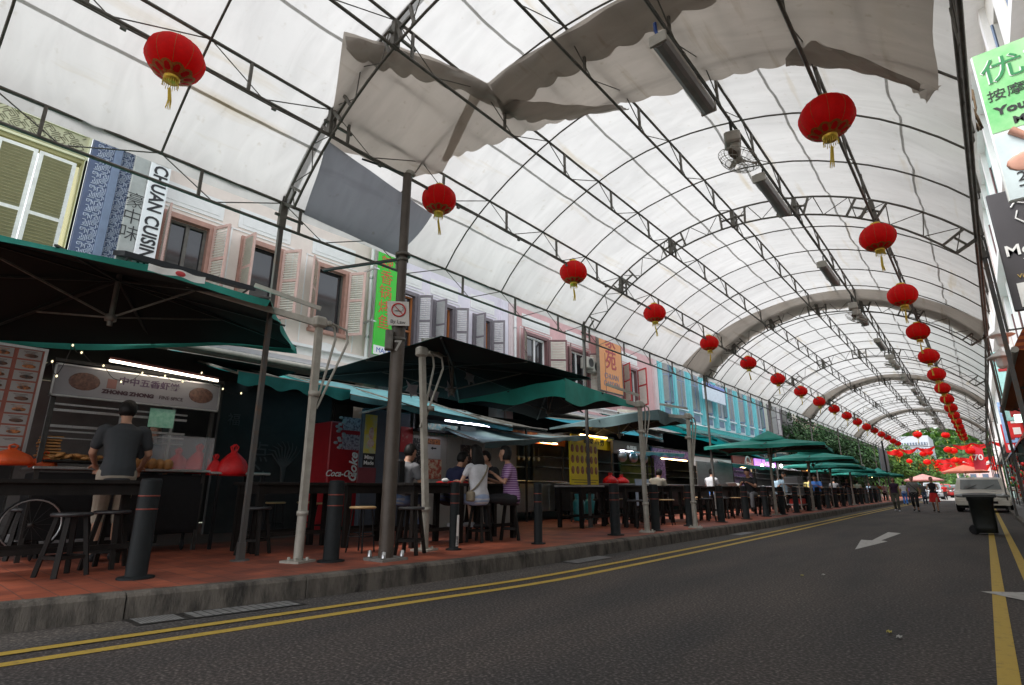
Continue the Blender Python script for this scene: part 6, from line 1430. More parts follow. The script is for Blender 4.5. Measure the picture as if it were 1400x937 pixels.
for i, y in enumerate((6.95, 16.2, 23.6, 28.0, 35.5, 41, 47, 53)):
    lab = ORD[i]+' caged ceiling fan from the near end of the canopy'; loc = (XFn, y, 5.58)
    if fp is not None: dup(fp, loc, R.uniform(-.6, .6), lab, None, 1.25); continue
    t = fp = thing('ceiling_fan', lab, 'fan', loc, .3, 'caged orbit fans under the canopy'); f = lambda mb, n, m: mb.build(n, m, t, False)
    M_fan = mat('dusty_beige_fan', (.36, .34, .30), .5, noise=.2)
    mb = MB(); mb.rbox((0, 0, .06), (.17, .2, .14), .03); mb.rbox((.02, 0, -.06), (.10, .12, .16), .03); f(mb, 'motor_box', M_fan)
    mb = MB(); mb.beam((0, 0, .1), (0, 0, .32), .03); f(mb, 'hanger', M_steel_dk)
    Tl = Matrix.Rotation(.45, 3, 'Y'); c0 = Vector((.04, 0, -.2))
    mb = MB()
    for z, r_ in ((-.07, .12), (-.05, .18), (0, .225), (.05, .18)): mb.tube([c0 + Tl @ Vector((r_*cos(a), r_*sin(a), z)) for a in [k*2*pi/28 for k in range(28)]], .004, 4, closed=True)
    for k in range(24):
        a = k*2*pi/24; mb.tube([c0 + Tl @ Vector((r_*cos(a), r_*sin(a), z)) for r_, z in ((.03, -.08), (.12, -.07), (.18, -.05), (.225, 0), (.18, .05), (.06, .07))], .0022, 3)
    f(mb, 'cage', M_fan)
    for k in range(3):
        a0 = k*2*pi/3; mb = MB()
        def bf(u, v, a0=a0):
            r_ = .03+.17*u; w = .10*sin(pi*min(1, u*.9+.12)); a = a0 + (v-.5)*w*7*(1-.45*u); return c0 + Tl @ Vector((r_*cos(a), r_*sin(a), (v-.5)*.05))
        mb.grid(bf, 6, 5); f(mb, 'blade', mat('brown_fan_blade', (.16, .13, .10), .5))
    t.matrix_basis = t.matrix_basis @ Matrix.Scale(1.25, 4)
    mb = MB(); mb.ell(c0, (.045, .045, .04)); f(mb, 'hub', M_fan)
# rope coil on the right edge truss and blue clip
t = thing('rope_coil', 'tangled coil of brown rope on the right edge truss', 'rope', (.66, 8, 4.6)); mb = MB(); c = PX(1330, 150, .60)
mb.tube([c + Vector((.03*sin(k*1.3), .16*cos(k*.7)+.03*sin(k*2.1), .26*sin(k*.7+.4)+.05*cos(k*1.7))) for k in range(34)], .011, 5); mb.build('coil', mat('brown_rope', (.12, .075, .035), .8), t)
t = thing('blue_clamp', 'small blue clamp hanging at the end of the nearest tube light', 'clamp', (XFn, 4.5, 5.7)); mb = MB(); c = PX(896, 42, XFn-.05); mb.tube([c+Vector((0, 0, .1)), c, c+Vector((.03, -.03, -.1))], .02, 6); mb.build('body', mat('dark_blue_plastic', (.01, .05, .22), .4), t)
# ================================================================ people
M_skin = mat('tan_skin', (.40, .215, .14), .5, noise=.06, scale=20)
M_hair = mat('black_hair', (.006, .005, .0045), .55, noise=.3, scale=60, stretch=(1, 1, .15), bump=.4, bscale=50, spec=.25)
M_eye = mat('dark_eye', (.01, .008, .008), .2, noise=0)
M_lip = mat('lip_brown_red', (.30, .10, .08), .5, noise=0)
def cl(name, c, **k): return mat(name, c, .85, noise=.12, scale=9, bump=.35, bscale=14, **k)
def loft(mb, rings, n=18):
    """rings: (centre, forward half-size, side half-size, forward axis, side axis)"""
    vs = []
    for (c, a, b, fx, sx_) in rings:
        for j in range(n):
            t = 2*pi*j/n; ct, st = cos(t), sin(t); e = .85
            vs.append(Vector(c) + fx*(a*math.copysign(abs(ct)**e, ct)) + sx_*(b*math.copysign(abs(st)**e, st)))
    k = len(rings); mb.add(vs, [(i*n+j, i*n+(j+1) % n, (i+1)*n+(j+1) % n, (i+1)*n+j) for i in range(k-1) for j in range(n)] + [tuple(reversed(range(n))), tuple(range((k-1)*n, k*n))], True)
def limb(mb, pts, rs, n=10):
    P = [Vector(p) for p in pts]; ex = []; er = []
    for i in range(len(P)-1):
        for k in range(4):
            u = k/4; ex.append(P[i]*(1-u)+P[i+1]*u); er.append(rs[i]*(1-u)+rs[i+1]*u)
    ex.append(P[-1]); er.append(rs[-1]); d0 = (ex[0]-ex[1]).normalized(); d1 = (ex[-1]-ex[-2]).normalized()
    ex = [ex[0]+d0*er[0]*.9, ex[0]+d0*er[0]*.5] + ex + [ex[-1]+d1*er[-1]*.5, ex[-1]+d1*er[-1]*.9]; er = [er[0]*.35, er[0]*.85] + er + [er[-1]*.85, er[-1]*.35]
    mb.tube(ex, er, n)
def ik(s, w, u, f, hint):
    s, w = Vector(s), Vector(w); d = w - s; L_ = min(d.length, (u+f)*.995); d = d.normalized(); w = s + d*L_
    a = (u*u - f*f + L_*L_)/(2*L_); h = sqrt(max(0, u*u-a*a)); hv = Vector(hint); hv = (hv - d*hv.dot(d)).normalized()
    return s + d*a + hv*h, w
def remesh(o, v, sm=4):
    m = o.modifiers.new('remesh', 'REMESH'); m.mode = 'VOXEL'; m.voxel_size = v; m.use_smooth_shade = True
    s = o.modifiers.new('smooth', 'SMOOTH'); s.iterations = sm; s.factor = .6
def person(label, loc, rz, pose='sit', seat=.57, lean=.25, turn=0., hands=None, head=(0, 0), top=None, bottom=None, shoes=None, hair='short', sleeve=.55, leg=1.0, skirt=None, skin=None, s=1.0, vox=.011, group=None, female=False, stride=0., topname='shirt', strap=None, backpack=None, belly=1.0, knees=.42, tanktop=False, footz=.2):
    t = thing('person', label, 'person', loc, rz, group); skin = skin or M_skin
    X, Y, Z = Vector((1, 0, 0)), Vector((0, 1, 0)), Vector((0, 0, 1)); g = female
    sh = .165 if g else .19; hw = .095
    hz = seat+.09 if pose == 'sit' else .92
    hip = Vector((0, 0, hz)); c_, s_ = cos(lean), sin(lean)
    up = Vector((s_, 0, c_)); fw = Vector((c_, 0, -s_)); Tm = Matrix.Rotation(turn, 3, 'Z')
    up2 = (Vector((sin(lean*1.25), 0, cos(lean*1.25)))); fw2 = Vector((cos(lean*1.25), 0, -sin(lean*1.25)))
    waist = hip + up*.14; chest = waist + up*.22; neckb = chest + up2*.155; side = Tm @ Y; fwt = Tm @ fw2
    hd = neckb + Vector((sin(lean*.9+head[0]*.4), 0, cos(lean*.9+head[0]*.4)))*.075 + Vector((sin(head[0])*.02, 0, 0))
    HR = Tm @ Matrix.Rotation(head[1], 3, 'Z') @ Matrix.Rotation(lean*.35+head[0], 3, 'Y')
    hc = hd + (Tm @ Matrix.Rotation(lean*.4+head[0]*.6, 3, 'Y')) @ Vector((.025, 0, .115))
    tw = .8 if g else 1.0
    def torso(mb, e, z0=-.10, top_=True):
        R_ = [(hip-up*.10, .09+e, .12+e, fw, Y), (hip-up*.04, .115+e, .155+e, fw, Y), (hip+up*.05, .112*belly+e, .150+e, fw, Y), (waist, .10*belly+e, .132*(.92 if g else 1)+e, fw, Y), (chest-up*.08, .105+e, .145*(.94 if g else 1)+e, fwt, side), (chest+up*.03, .112+e, .165*(.93 if g else 1)+e, fwt, side), (chest+up2*.10, .095+e, (sh-.01)+e*.6, fwt, side), (neckb-up2*.005, .062+e*.5, .105+e*.4, fwt, side), (neckb+up2*.03, .05+e*.3, .062+e*.2, fwt, side)]
        loft(mb, R_)
        if g and e: 
            for q in (-1, 1): mb.ell(chest+fwt*.085+side*(.068*q)-up*.02, (.055, .055, .055))
    shp = {q: neckb - up2*.045 + side*(q*sh) for q in (-1, 1)}
    if hands is None:
        hands = [(.30, -.16, hz-.18), (.30, .16, hz-.18)] if pose == 'sit' else [(.05, -.24, .80), (.05, .24, .80)]
    arms = {}
    for q, h in ((-1, hands[0]), (1, hands[1])):
        el, wr = ik(shp[q], h, .275*s*0+.275, .235, (-.45, q*.55, -.75)); arms[q] = (el, wr)
    legs = {}
    for q in (-1, 1):
        hj = hip + Y*(q*hw) - Z*.02
        if pose == 'sit':
            kn = Vector((knees, q*.13, seat+.075)); an = Vector((knees-.04+.03*q, q*.12, footz+.08)); toe = an + Vector((.17, q*.02, -.045))
        else:
            st = stride*q; an = Vector((.26*st, q*.085, .085 + max(0, -st)*.10)); kn, _ = ik(hj, an, .43, .43, (1, 0, 0)); toe = an + Vector((.16, q*.02, -.045 - max(0, -st)*.04))
        legs[q] = (hj, kn, an, toe)
    body = MB(); torso(body, 0)
    limb(body, [neckb-up2*.03, hd+Z*.0, hc-Z*.03], [.058, .052, .052] if not g else [.048, .044, .045])
    # head
    def hf(p):
        z = p.z/.118
        if z < 0: p.y *= 1-.28*z*z; p.x *= 1 - (.10*z*z if p.x > 0 else .22*z*z)
        if p.x > .06 and abs(z) < .7: p.x = .06 + (p.x-.06)*.85
        return p
    body.ell(hc, (.096, .076, .118), 20, 16, HR, hf)
    def H(x, y, z): return hc + HR @ Vector((x, y, z))
    limb(body, [H(.082, 0, .018), H(.106, 0, -.025)], [.011, .016], 8); body.ell(H(.082, 0, -.062), (.02, .026, .014), 10, 8, HR); body.ell(H(.07, 0, -.098), (.026, .028, .018), 10, 8, HR)
    body.ell(H(.074, 0, .032), (.02, .052, .012), 10, 8, HR)
    for q in (-1, 1): body.ell(H(-.005, q*.077, -.008), (.022, .011, .034), 10, 8, HR)
    for q in (-1, 1):
        el, wr = arms[q]; limb(body, [shp[q]+side*(-q*.02), shp[q], el, wr], [.055*tw, .050*tw, .040*tw, .026])
        d = (wr-el).normalized(); pn = d.cross(Vector((0, 0, 1))); pn = pn.normalized() if pn.length > .1 else Vector((0, 1, 0)); nrm = pn.cross(d).normalized()
        pal = wr + d*.045; Mp = Matrix((d, pn, nrm)).transposed(); body.ell(pal, (.052, .038, .016), 12, 8, Mp)
        for k, (o, L1) in enumerate(((-.028, .062), (-.010, .074), (.009, .070), (.026, .056))):
            b0 = pal + d*.04 + pn*(o); k1 = b0 + d*(L1*.45) - nrm*.006; k2 = k1 + d*(L1*.25) - nrm*.020; k3 = k2 + d*(L1*.10) - nrm*.022
            limb(body, [b0, k1, k2, k3], [.0092, .0088, .0082, .0075], 7)
        b0 = pal - d*.018 + pn*(-q*.034); limb(body, [b0, b0+pn*(-q*.022)+d*.022-nrm*.006, b0+pn*(-q*.026)+d*.05-nrm*.02], [.012, .0105, .009], 7)
        hj, kn, an, toe = legs[q]; limb(body, [hj, kn], [.080, .052]); limb(body, [kn, kn*.62+an*.38 + Vector((-.012, 0, 0)), an], [.050, .050, .034])
        limb(body, [an-Vector((.02, 0, .02)), toe], [.038, .028])
    o = body.build('body', skin, t, False); remesh(o, vox)
    # eyes, mouth
    e = MB()
    for q in (-1, 1): e.ell(H(.083, q*.030, .010), (.006, .013, .006), 8, 6, HR)
    e.build('eyes', M_eye, t, False); e = MB(); e.ell(H(.098, 0, -.060), (.005, .022, .006), 8, 6, HR); e.build('mouth', M_lip, t, False)
    # top
    mb = MB(); torso(mb, .017)
    for q in (-1, 1):
        el, wr = arms[q]; a = shp[q]
        if tanktop: limb(mb, [a-side*(q*.03), a], [.05, .035]); continue
        if sleeve <= 1: limb(mb, [a-side*(q*.03), a, a+(el-a)*sleeve], [.066, .068*tw, .062*tw])
        else: limb(mb, [a-side*(q*.03), a, el, el+(wr-el)*(sleeve-1)], [.066, .068*tw, .056*tw, .042])
    o = mb.build(topname, top, t, False); remesh(o, vox*1.15, 3)
    # bottoms
    mb = MB(); loft(mb, [(hip-up*.115, .085, .12, fw, Y), (hip-up*.06, .128, .165, fw, Y), (hip, .134, .170, fw, Y), (hip+up*.07, .126*belly, .158, fw, Y)])
    if skirt:
        loft(mb, [(Vector((0, 0, hz+.04)), .125, .16, X, Y), (Vector((.02*stride, 0, hz-.15)), .15, .20, X, Y), (Vector((0, 0, hz-skirt)), .19, .24, X, Y)])
    else:
        for q in (-1, 1):
            hj, kn, an, toe = legs[q]
            if leg <= .5: limb(mb, [hj, hj+(kn-hj)*min(.95, leg*2)], [.098, .082])
            else:
                u = (leg-.5)*2; limb(mb, [hj, kn, kn+(an-kn)*u], [.098, .072, .066 if u < 1 else .058])
    o = mb.build('skirt' if skirt else ('shorts' if leg < .8 else 'trousers'), bottom, t, False); remesh(o, vox*1.15, 3)
    for q in (-1, 1):
        hj, kn, an, toe = legs[q]; mb = MB(); limb(mb, [an-Vector((.03, 0, .035)), toe+Vector((.02, 0, -.002))], [.044, .036]); mb.build('shoe', shoes or M_black, t, False)
    # hair
    mb = MB()
    def hairf(p):
        fwd = p.x/.1; z = p.z/.12
        if fwd > .2 and z < .42: p.x *= .30; p.y *= .82
        elif z < -.72: p.x *= .85; p.y *= .8
        return p
    mb.ell(hc + HR @ Vector((-.010, 0, .018)), (.108, .090, .124), 22, 16, HR, hairf)
    rr = random.Random(int(abs(loc[1])*100))
    for k in range(46):                       # uneven tufts
        a = rr.uniform(0, 2*pi); b_ = rr.uniform(.15, 1.1); d = HR @ Vector((-cos(a)*sin(b_)*.95, sin(a)*sin(b_)*.8, cos(b_)*1.05)); c0 = hc + HR @ Vector((-.01, 0, .018)) + d*.098
        limb(mb, [c0, c0 + (HR @ Vector((rr.uniform(-.02, .02), rr.uniform(-.02, .02), -.02))) + d*.022], [.020, .006], 6)
    if hair == 'long':
        bk = HR @ Vector((-1, 0, 0)); c0 = H(-.05, 0, .03)
        loft(mb, [(c0+Z*.05, .06, .085, X, Y), (c0-Z*.06, .065, .105, X, Y), (c0-Z*.17+Vector((-.035, 0, 0)), .055, .125, X, Y), (c0-Z*.30+Vector((-.05-.06*lean, .01, 0)), .04, .115, X, Y), (c0-Z*.42+Vector((-.055, .03, 0)), .014, .05, X, Y)])
    if hair == 'bob':
        c0 = H(-.02, 0, -.01); loft(mb, [(c0+Z*.07, .07, .08, X, Y), (c0-Z*.02, .085, .095, X, Y), (c0-Z*.09, .07, .088, X, Y)])
    if hair == 'bun': mb.ell(H(-.10, 0, .06), (.045, .045, .045))
    o = mb.build('hair', M_hair, t, False); remesh(o, min(vox, .011), 2)
    if strap:                                 # shoulder bag strap and pouch
        mb = MB(); q = strap[1]; P = []
        for k in range(22):
            a = 2*pi*k/21; P.append(chest + up*(-.06+.20*cos(a)*1.0) + side*(q*-.165*cos(a)) + fwt*(.145*sin(a)) + fwt*0)
        mb.tube(P, .014, 6); mb.build('bag_strap', strap[0], t, False)
        b_ = MB(); b_.rbox(hip + side*(q*.19) + up*.02 + fw*(-.03), (.18, .07, .15), .03); b_.build('shoulder_bag', strap[0], t, False)
    if backpack:
        mb = MB(); b0 = chest - fwt*.20 - up*.04; mb.rbox(b0, (.17, .29, .42), .06); o = mb.build('backpack', M_black, t, False)
        mb = MB(); mb.rbox(b0 - fwt*.10 - up*.07, (.06, .22, .20), .03); mb.tube([b0-fwt*.09+up*.06+side*.04, b0-fwt*.10+up*.00+side*.05, b0-fwt*.095-up*.05+side*.03], .007, 5); mb.build('backpack_pocket', mat('cyan_grey_trim', (.03, .04, .045), .5), o, False)
    t.matrix_basis = Matrix.Translation(Vector(loc)) @ Matrix.Rotation(rz, 4, 'Z') @ Matrix.Scale(s, 4)
    return t
T_grey = cl('charcoal_tshirt', (.034, .038, .042)); T_khaki = cl('khaki_cotton', (.30, .265, .21)); T_navy = cl('navy_tshirt', (.012, .016, .055)); T_white = cl('white_tshirt', (.52, .53, .56)); T_denim = cl('blue_denim', (.06, .09, .16)); T_blackc = cl('black_cotton', (.012, .012, .014))
T_cream = cl('cream_shirt', (.46, .42, .34)); T_greyc = cl('grey_cotton', (.14, .14, .15)); T_blue = cl('bright_blue_cotton', (.06, .20, .60)); T_red = cl('red_cloth', (.55, .02, .02)); T_ltblue = cl('pale_blue_cotton', (.30, .42, .52)); T_orange = cl('orange_cotton', (.6, .16, .04)); T_plum = cl('dark_plum_cotton', (.035, .015, .04)); T_olive = cl('olive_grey_cotton', (.085, .085, .065)); T_shortsblue = cl('light_blue_denim', (.30, .38, .55)); T_tan = cl('tan_canvas', (.20, .17, .12))
T_stripe = bpy.data.materials.new('purple_striped_knit'); T_stripe.use_nodes = True
_n = T_stripe.node_tree; wv = _n.nodes.new('ShaderNodeTexWave'); wv.bands_direction = 'Z'; wv.inputs['Scale'].default_value = 9.0; wv.inputs['Distortion'].default_value = .3; tc = _n.nodes.new('ShaderNodeTexCoord'); _n.links.new(tc.outputs['Object'], wv.inputs[0])
cr = _n.nodes.new('ShaderNodeValToRGB'); cr.color_ramp.elements[0].color = (.17, .06, .20, 1); cr.color_ramp.elements[1].color = (.42, .30, .46, 1); cr.color_ramp.elements[0].position = .55; cr.color_ramp.elements[1].position = .72
_n.links.new(wv.outputs[0], cr.inputs[0]); _n.links.new(cr.outputs[0], _n.nodes['Principled BSDF'].inputs['Base Color']); _n.nodes['Principled BSDF'].inputs['Roughness'].default_value = .9
def at(px, py, dz=0.): p = PZ(px, py, KZ); p.z = KZ+dz; return p
def onX(px, X, z=KZ): p = PX(px, 668, X); p.z = z; return p
# customer at the first stall, seen from behind
p = at(138, 768); d = Vector((-1, .12, 0))
person('man in charcoal T-shirt and khaki shorts standing back turned at the spice stall', p, pi-.18, 'stand', lean=.10, hands=[(.30, -.24, 1.0), (.34, .20, 1.02)], head=(.35, -.1), top=T_grey, bottom=T_khaki, leg=.60, sleeve=.66, hair='short', s=1.06, belly=1.15, vox=.010, shoes=T_blackc)
# the group
person('man with black backpack and jeans seated right of the numbered pole', onX(548, -6.75), pi/2+.15, 'sit', lean=.18, hands=[(.34, -.10, .98), (.36, .12, .96)], head=(.3, -.2), top=T_greyc, bottom=T_denim, sleeve=.6, backpack=True, vox=.010)
person('young man in navy T-shirt bending over his food at the table', onX(612, -6.85), pi/2-.05, 'sit', lean=.42, hands=[(.46, -.10, .98), (.50, .10, 1.02)], head=(.25, -.1), top=T_navy, bottom=T_blackc, sleeve=.5, vox=.010)
pw_ = at(654, 742); person('woman in white T-shirt with long black hair and tan strap, seen from behind', pw_, pi-.15, 'sit', lean=.10, hands=[(.38, -.12, .93), (.36, .16, .92)], head=(.2, .1), top=T_white, bottom=T_shortsblue, sleeve=.45, leg=.36, hair='long', female=True, strap=(T_tan, 1), vox=.010, skin=mat('fair_skin', (.50, .30, .21), .5, noise=.05), shoes=T_white)
pq = at(700, 739); person('woman with short black hair in purple striped top seated facing left', pq, -pi/2-.75, 'sit', lean=.12, hands=[(.36, -.10, .95), (.30, .14, 1.02)], head=(.1, .15), top=T_stripe, bottom=T_blackc, sleeve=.62, hair='bob', female=True, vox=.010, belly=1.15)
person('diner half hidden behind the striped woman, head resting on one hand', onX(678, -6.75), -pi/2-.3, 'sit', lean=.25, hands=[(.26, -.06, 1.12), (.36, .12, .95)], head=(.3, 0), top=T_blackc, bottom=T_blackc, hair='short', vox=.011)
t = thing('serving_tray', 'red plastic tray with a crumpled tissue on the diners\' table', 'tray', onX(622, -6.4, KZ+.885)); p = onX(618, -6.4, KZ+.893)
mb = MB(); mb.rbox(p, (.3, .42, .02), .02); mb.rbox(p+Vector((.0, 0, .012)), (.26, .38, .01), .02); mb.build('tray', mat('red_tray_plastic', (.55, .02, .02), .35), t); mb = MB(); mb.ell(p+Vector((.08, -.22, .03)), (.05, .07, .03), 9, 6, None, lambda q: q*(1+.25*sin(q.y*90+q.x*60))); mb.build('tissue', M_white, t)
def bowl(label, p, m): 
    t = thing('bowl', label, 'bowl', p, 0, 'bowls on the bar tables'); mb = MB(); mb.lathe([(0, 0), (.04, 0), (.075, .045), (.08, .06), (.072, .06), (.036, .01), (0, .01)], 16, p); mb.build('bowl', m, t)
bowl('white bowl in front of the woman in white', onX(650, -6.3, KZ+.885), M_white); bowl('bowl in front of the man in the cream shirt', Vector((kx(12.6)-1.7, 12.6, KZ+.885)), M_white)
# a small extra table between the two women
table_proto(.8, label='short bar table between the woman in white and the striped woman', loc=(-6.45, PX(672, 665, -6.45).y, KZ), W_=.6)
ybar = kx(12)-2.35
person('man in cream shirt bent low over his bowl beyond the third white mast', onX(893, ybar), pi/2, 'sit', lean=.62, hands=[(.44, -.10, .98), (.48, .10, .98)], head=(.2, 0), top=T_cream, bottom=T_blackc, sleeve=.55, vox=.012)
xw = kx(16)-2.35; person('woman in white top and blue shorts seated farther along the bar tables', onX(972, xw), pi/2, 'sit', lean=.2, hands=[(.4, -.1, .98), (.42, .12, .98)], head=(.3, 0), top=T_white, bottom=T_blue, leg=.4, hair='bun', female=True, vox=.012)
person('man in black T-shirt and dark jeans facing left with an open magazine', onX(1027, kx(18)-1.1), -pi/2, 'sit', lean=.32, hands=[(.46, -.14, .98), (.48, .1, .98)], head=(.3, 0), top=T_blackc, bottom=T_greyc, vox=.012)
t = thing('magazine', 'open white magazine in front of the man in black', 'magazine', onX(1003, kx(18)-1.5, KZ+.89)); p = onX(1003, kx(18)-1.5, KZ+.90); mb = MB(); mb.box(p+Vector((0, .12, .05)), (.3, .24, .006), rot=Matrix.Rotation(.35, 3, 'X')); mb.box(p+Vector((0, -.12, .05)), (.3, .24, .006), rot=Matrix.Rotation(-.35, 3, 'X')); mb.build('pages', M_white, t)
far_seated = [(1064, 'person in light blue hunched over the table left of the trolley', T_ltblue, pi/2, 'short'), (1076, 'person in pale blue shirt behind the steel trolley', T_ltblue, -pi/2, 'short'), (1106, 'person in yellow top down the bar tables', cl('dull_yellow_cotton', (.5, .42, .15)), pi/2, 'bob'), (1117, 'person in bright blue top down the bar tables', T_blue, -pi/2, 'short'), (1140, 'person in dark top near the orange lamp', T_greyc, pi/2, 'short'), (1160, 'person in black far down the bar tables', T_blackc, -pi/2, 'bob'), (1172, 'person in pale top seated near the last umbrellas', T_cream, pi/2, 'short')]
for px, lab, tp, rz, hr in far_seated:
    X = kx(25)-2.3 if rz > 0 else kx(25)-1.2
    person(lab, onX(px, X), rz, 'sit', lean=.3, hands=[(.42, -.12, .96), (.42, .12, .96)], head=(.3, 0), top=tp, bottom=T_blackc, hair=hr, vox=.016)
# vendors behind counters
person('vendor in a pale blue shirt standing behind the drinks stall counter', onX(1071, -9.2), 0.3, 'stand', lean=.1, top=T_ltblue, bottom=T_blackc, vox=.016)
person('cook in dark clothes behind the spice stall glass', Vector((-9.3, 2.75, KZ)), 0, 'stand', lean=.1, top=T_blackc, bottom=T_blackc, vox=.014)
# walkers in the road
def walker(lab, px, py, rz=-pi/2, h=1.0, **k):
    p = PZ(px, py, 0.0); return person(lab, p, rz, 'stand', s=h, vox=.013, **k)
walker('woman walking in dark plum top and olive trousers at the kerb', 1228, 699.5, top=T_plum, bottom=T_olive, hair='bob', female=True, stride=.45, sleeve=.3, h=.88, lean=.03, shoes=T_white)
walker('man walking in grey T-shirt with a strap across his chest', 1254, 699.5, top=cl('mid_grey_tshirt', (.20, .20, .19)), bottom=T_blackc, stride=.5, sleeve=.6, h=.91, lean=.02, strap=(T_blackc, 1), leg=.78)
walker('woman walking in black camisole and red skirt', 1281, 700.5, top=T_blackc, bottom=T_red, female=True, stride=.55, skirt=.42, hair='bun', h=.88, lean=.02, tanktop=True, hands=[(.28, -.14, 1.12), (.30, .16, 1.12)])
far_w = [(1203, 688, 'person in orange top behind the walkers at the kerb', T_orange, T_blackc), (1212, 688, 'person in pale pink behind the plum topped woman', cl('pale_pink_cotton', (.6, .4, .45)), T_blackc), (1239, 690, 'person in white and blue walking behind the three walkers', T_white, T_blue), (1246, 688, 'person in violet walking away', cl('violet_cotton', (.25, .15, .5)), T_denim), (1266, 689, 'person in dark top far behind between the walkers', T_greyc, T_denim), (1192, 687, 'person in light blue top near the last umbrella', T_ltblue, T_blackc), (1294, 684, 'distant person in red near the far cars', T_red, T_blackc), (1198, 688, 'person in white top among the walkers at the kerb', T_white, T_denim)]
for px, py, lab, a, b_ in far_w: walker(lab, px, py, top=a, bottom=b_, stride=R.uniform(-.5, .5), h=.88, rz=R.choice((-pi/2, pi/2)))

# ================================================================ trolley, bin, car
p = onX(1088, kx(24)-.9); t = thing('steel_trolley', 'three shelf steel trolley with a red basin on the bottom shelf at the kerb', 'trolley', p)
for z in (.25, .62, 1.0):
    mb = MB(); mb.rbox(p+Vector((0, 0, z)), (.55, 1.2, .04), .01); mb.build('shelf', M_ss, t)
for a in (-1, 1):
    for b_ in (-1, 1):
        mb = MB(); mb.tube([p+Vector((a*.26, b_*.58, .06)), p+Vector((a*.26, b_*.58, 1.02))], .02, 6); mb.build('upright', M_white_post, t)
mb = MB(); mb.rbox(p+Vector((0, -.2, 1.12)), (.5, .75, .28), .03); mb.build('grey_bin', mat('grey_plastic_tub', (.12, .12, .125), .5), t)
mb = MB(); mb.rbox(p+Vector((0, .0, .36)), (.45, .9, .2), .04); mb.build('red_basin', mat('red_basin_plastic', (.5, .03, .02), .4), t)
mb = MB(); mb.rbox(p+Vector((0, .05, .74)), (.45, .8, .2), .03); mb.build('grey_tub', MATS['grey_plastic_tub'], t)
# wheeled bin
pb_ = PZ(1347, 732, 0); pr = PZ(1364, 733, 0)
bx = PZ(1350, 731, 0); hb = PY(1350, 675, bx.y).z; t = thing('wheeled_bin', 'black wheeled rubbish bin standing in the road at the right', 'rubbish bin', bx)
M_bin = mat('black_bin_plastic', (.013, .016, .015), .42, noise=.3, scale=6, bump=.1)
wB, dB = .46, .54; zb0, zb1 = .04, hb-.07
mb = MB(); loftp = []
for (z, w_, d_, oy) in ((zb0, wB*.90, dB*.84, .02), (zb0+.12, wB*.91, dB*.87, .02), (zb1-.1, wB*.96, dB*.98, 0), (zb1-.09, wB*1.04, dB*1.04, 0), (zb1, wB*1.06, dB*1.06, 0)): loftp.append((bx+Vector((0, oy, z)), w_/2, d_/2, Vector((1, 0, 0)), Vector((0, 1, 0))))
vs = []; n = 24
for (c, a, b_, fx, sx_) in loftp:
    for j in range(n):
        q = 2*pi*j/n; ct, st = cos(q), sin(q); e = .35; vs.append(c + fx*(a*math.copysign(abs(ct)**e, ct)) + sx_*(b_*math.copysign(abs(st)**e, st)))
mb.add(vs, [(i*n+j, i*n+(j+1) % n, (i+1)*n+(j+1) % n, (i+1)*n+j) for i in range(4) for j in range(n)] + [tuple(reversed(range(n)))], True); mb.build('bin_body', M_bin, t)
mb = MB(); mb.grid(lambda u, v: bx + Vector(((u-.5)*wB*1.30, (v-.5)*dB*1.26, zb1+.04+.05*sin(pi*v)*(.6+.4*sin(pi*u)))), 12, 12)
mb.rbox(bx+Vector((0, 0, zb1+.015)), (wB*1.28, dB*1.24, .06), .02); mb.build('lid', M_bin, t)
mb = MB(); mb.tube([bx+Vector((-wB*.4, dB*.62, zb1-.03)), bx+Vector((-wB*.4, dB*.72, zb1)), bx+Vector((wB*.4, dB*.72, zb1)), bx+Vector((wB*.4, dB*.62, zb1-.03))], .016, 6); mb.build('handle', M_bin, t)
mb = MB(); mb.rbox(bx+Vector((-wB*.54, 0, zb1+.02)), (.07, dB*.7, .03), .01); mb.build('lid_lip', M_bin, t)
for (a, b_) in ((-.25, -.16), (-.25, .22)):
    mb = MB(); c = bx+Vector((-wB*.44, b_, .10)); mb.tube([c-Vector((0, .03, 0)), c-Vector((0, .026, 0)), c+Vector((0, .026, 0)), c+Vector((0, .03, 0))], [.085, .10, .10, .085], 18); mb.build('wheel', M_black, t)
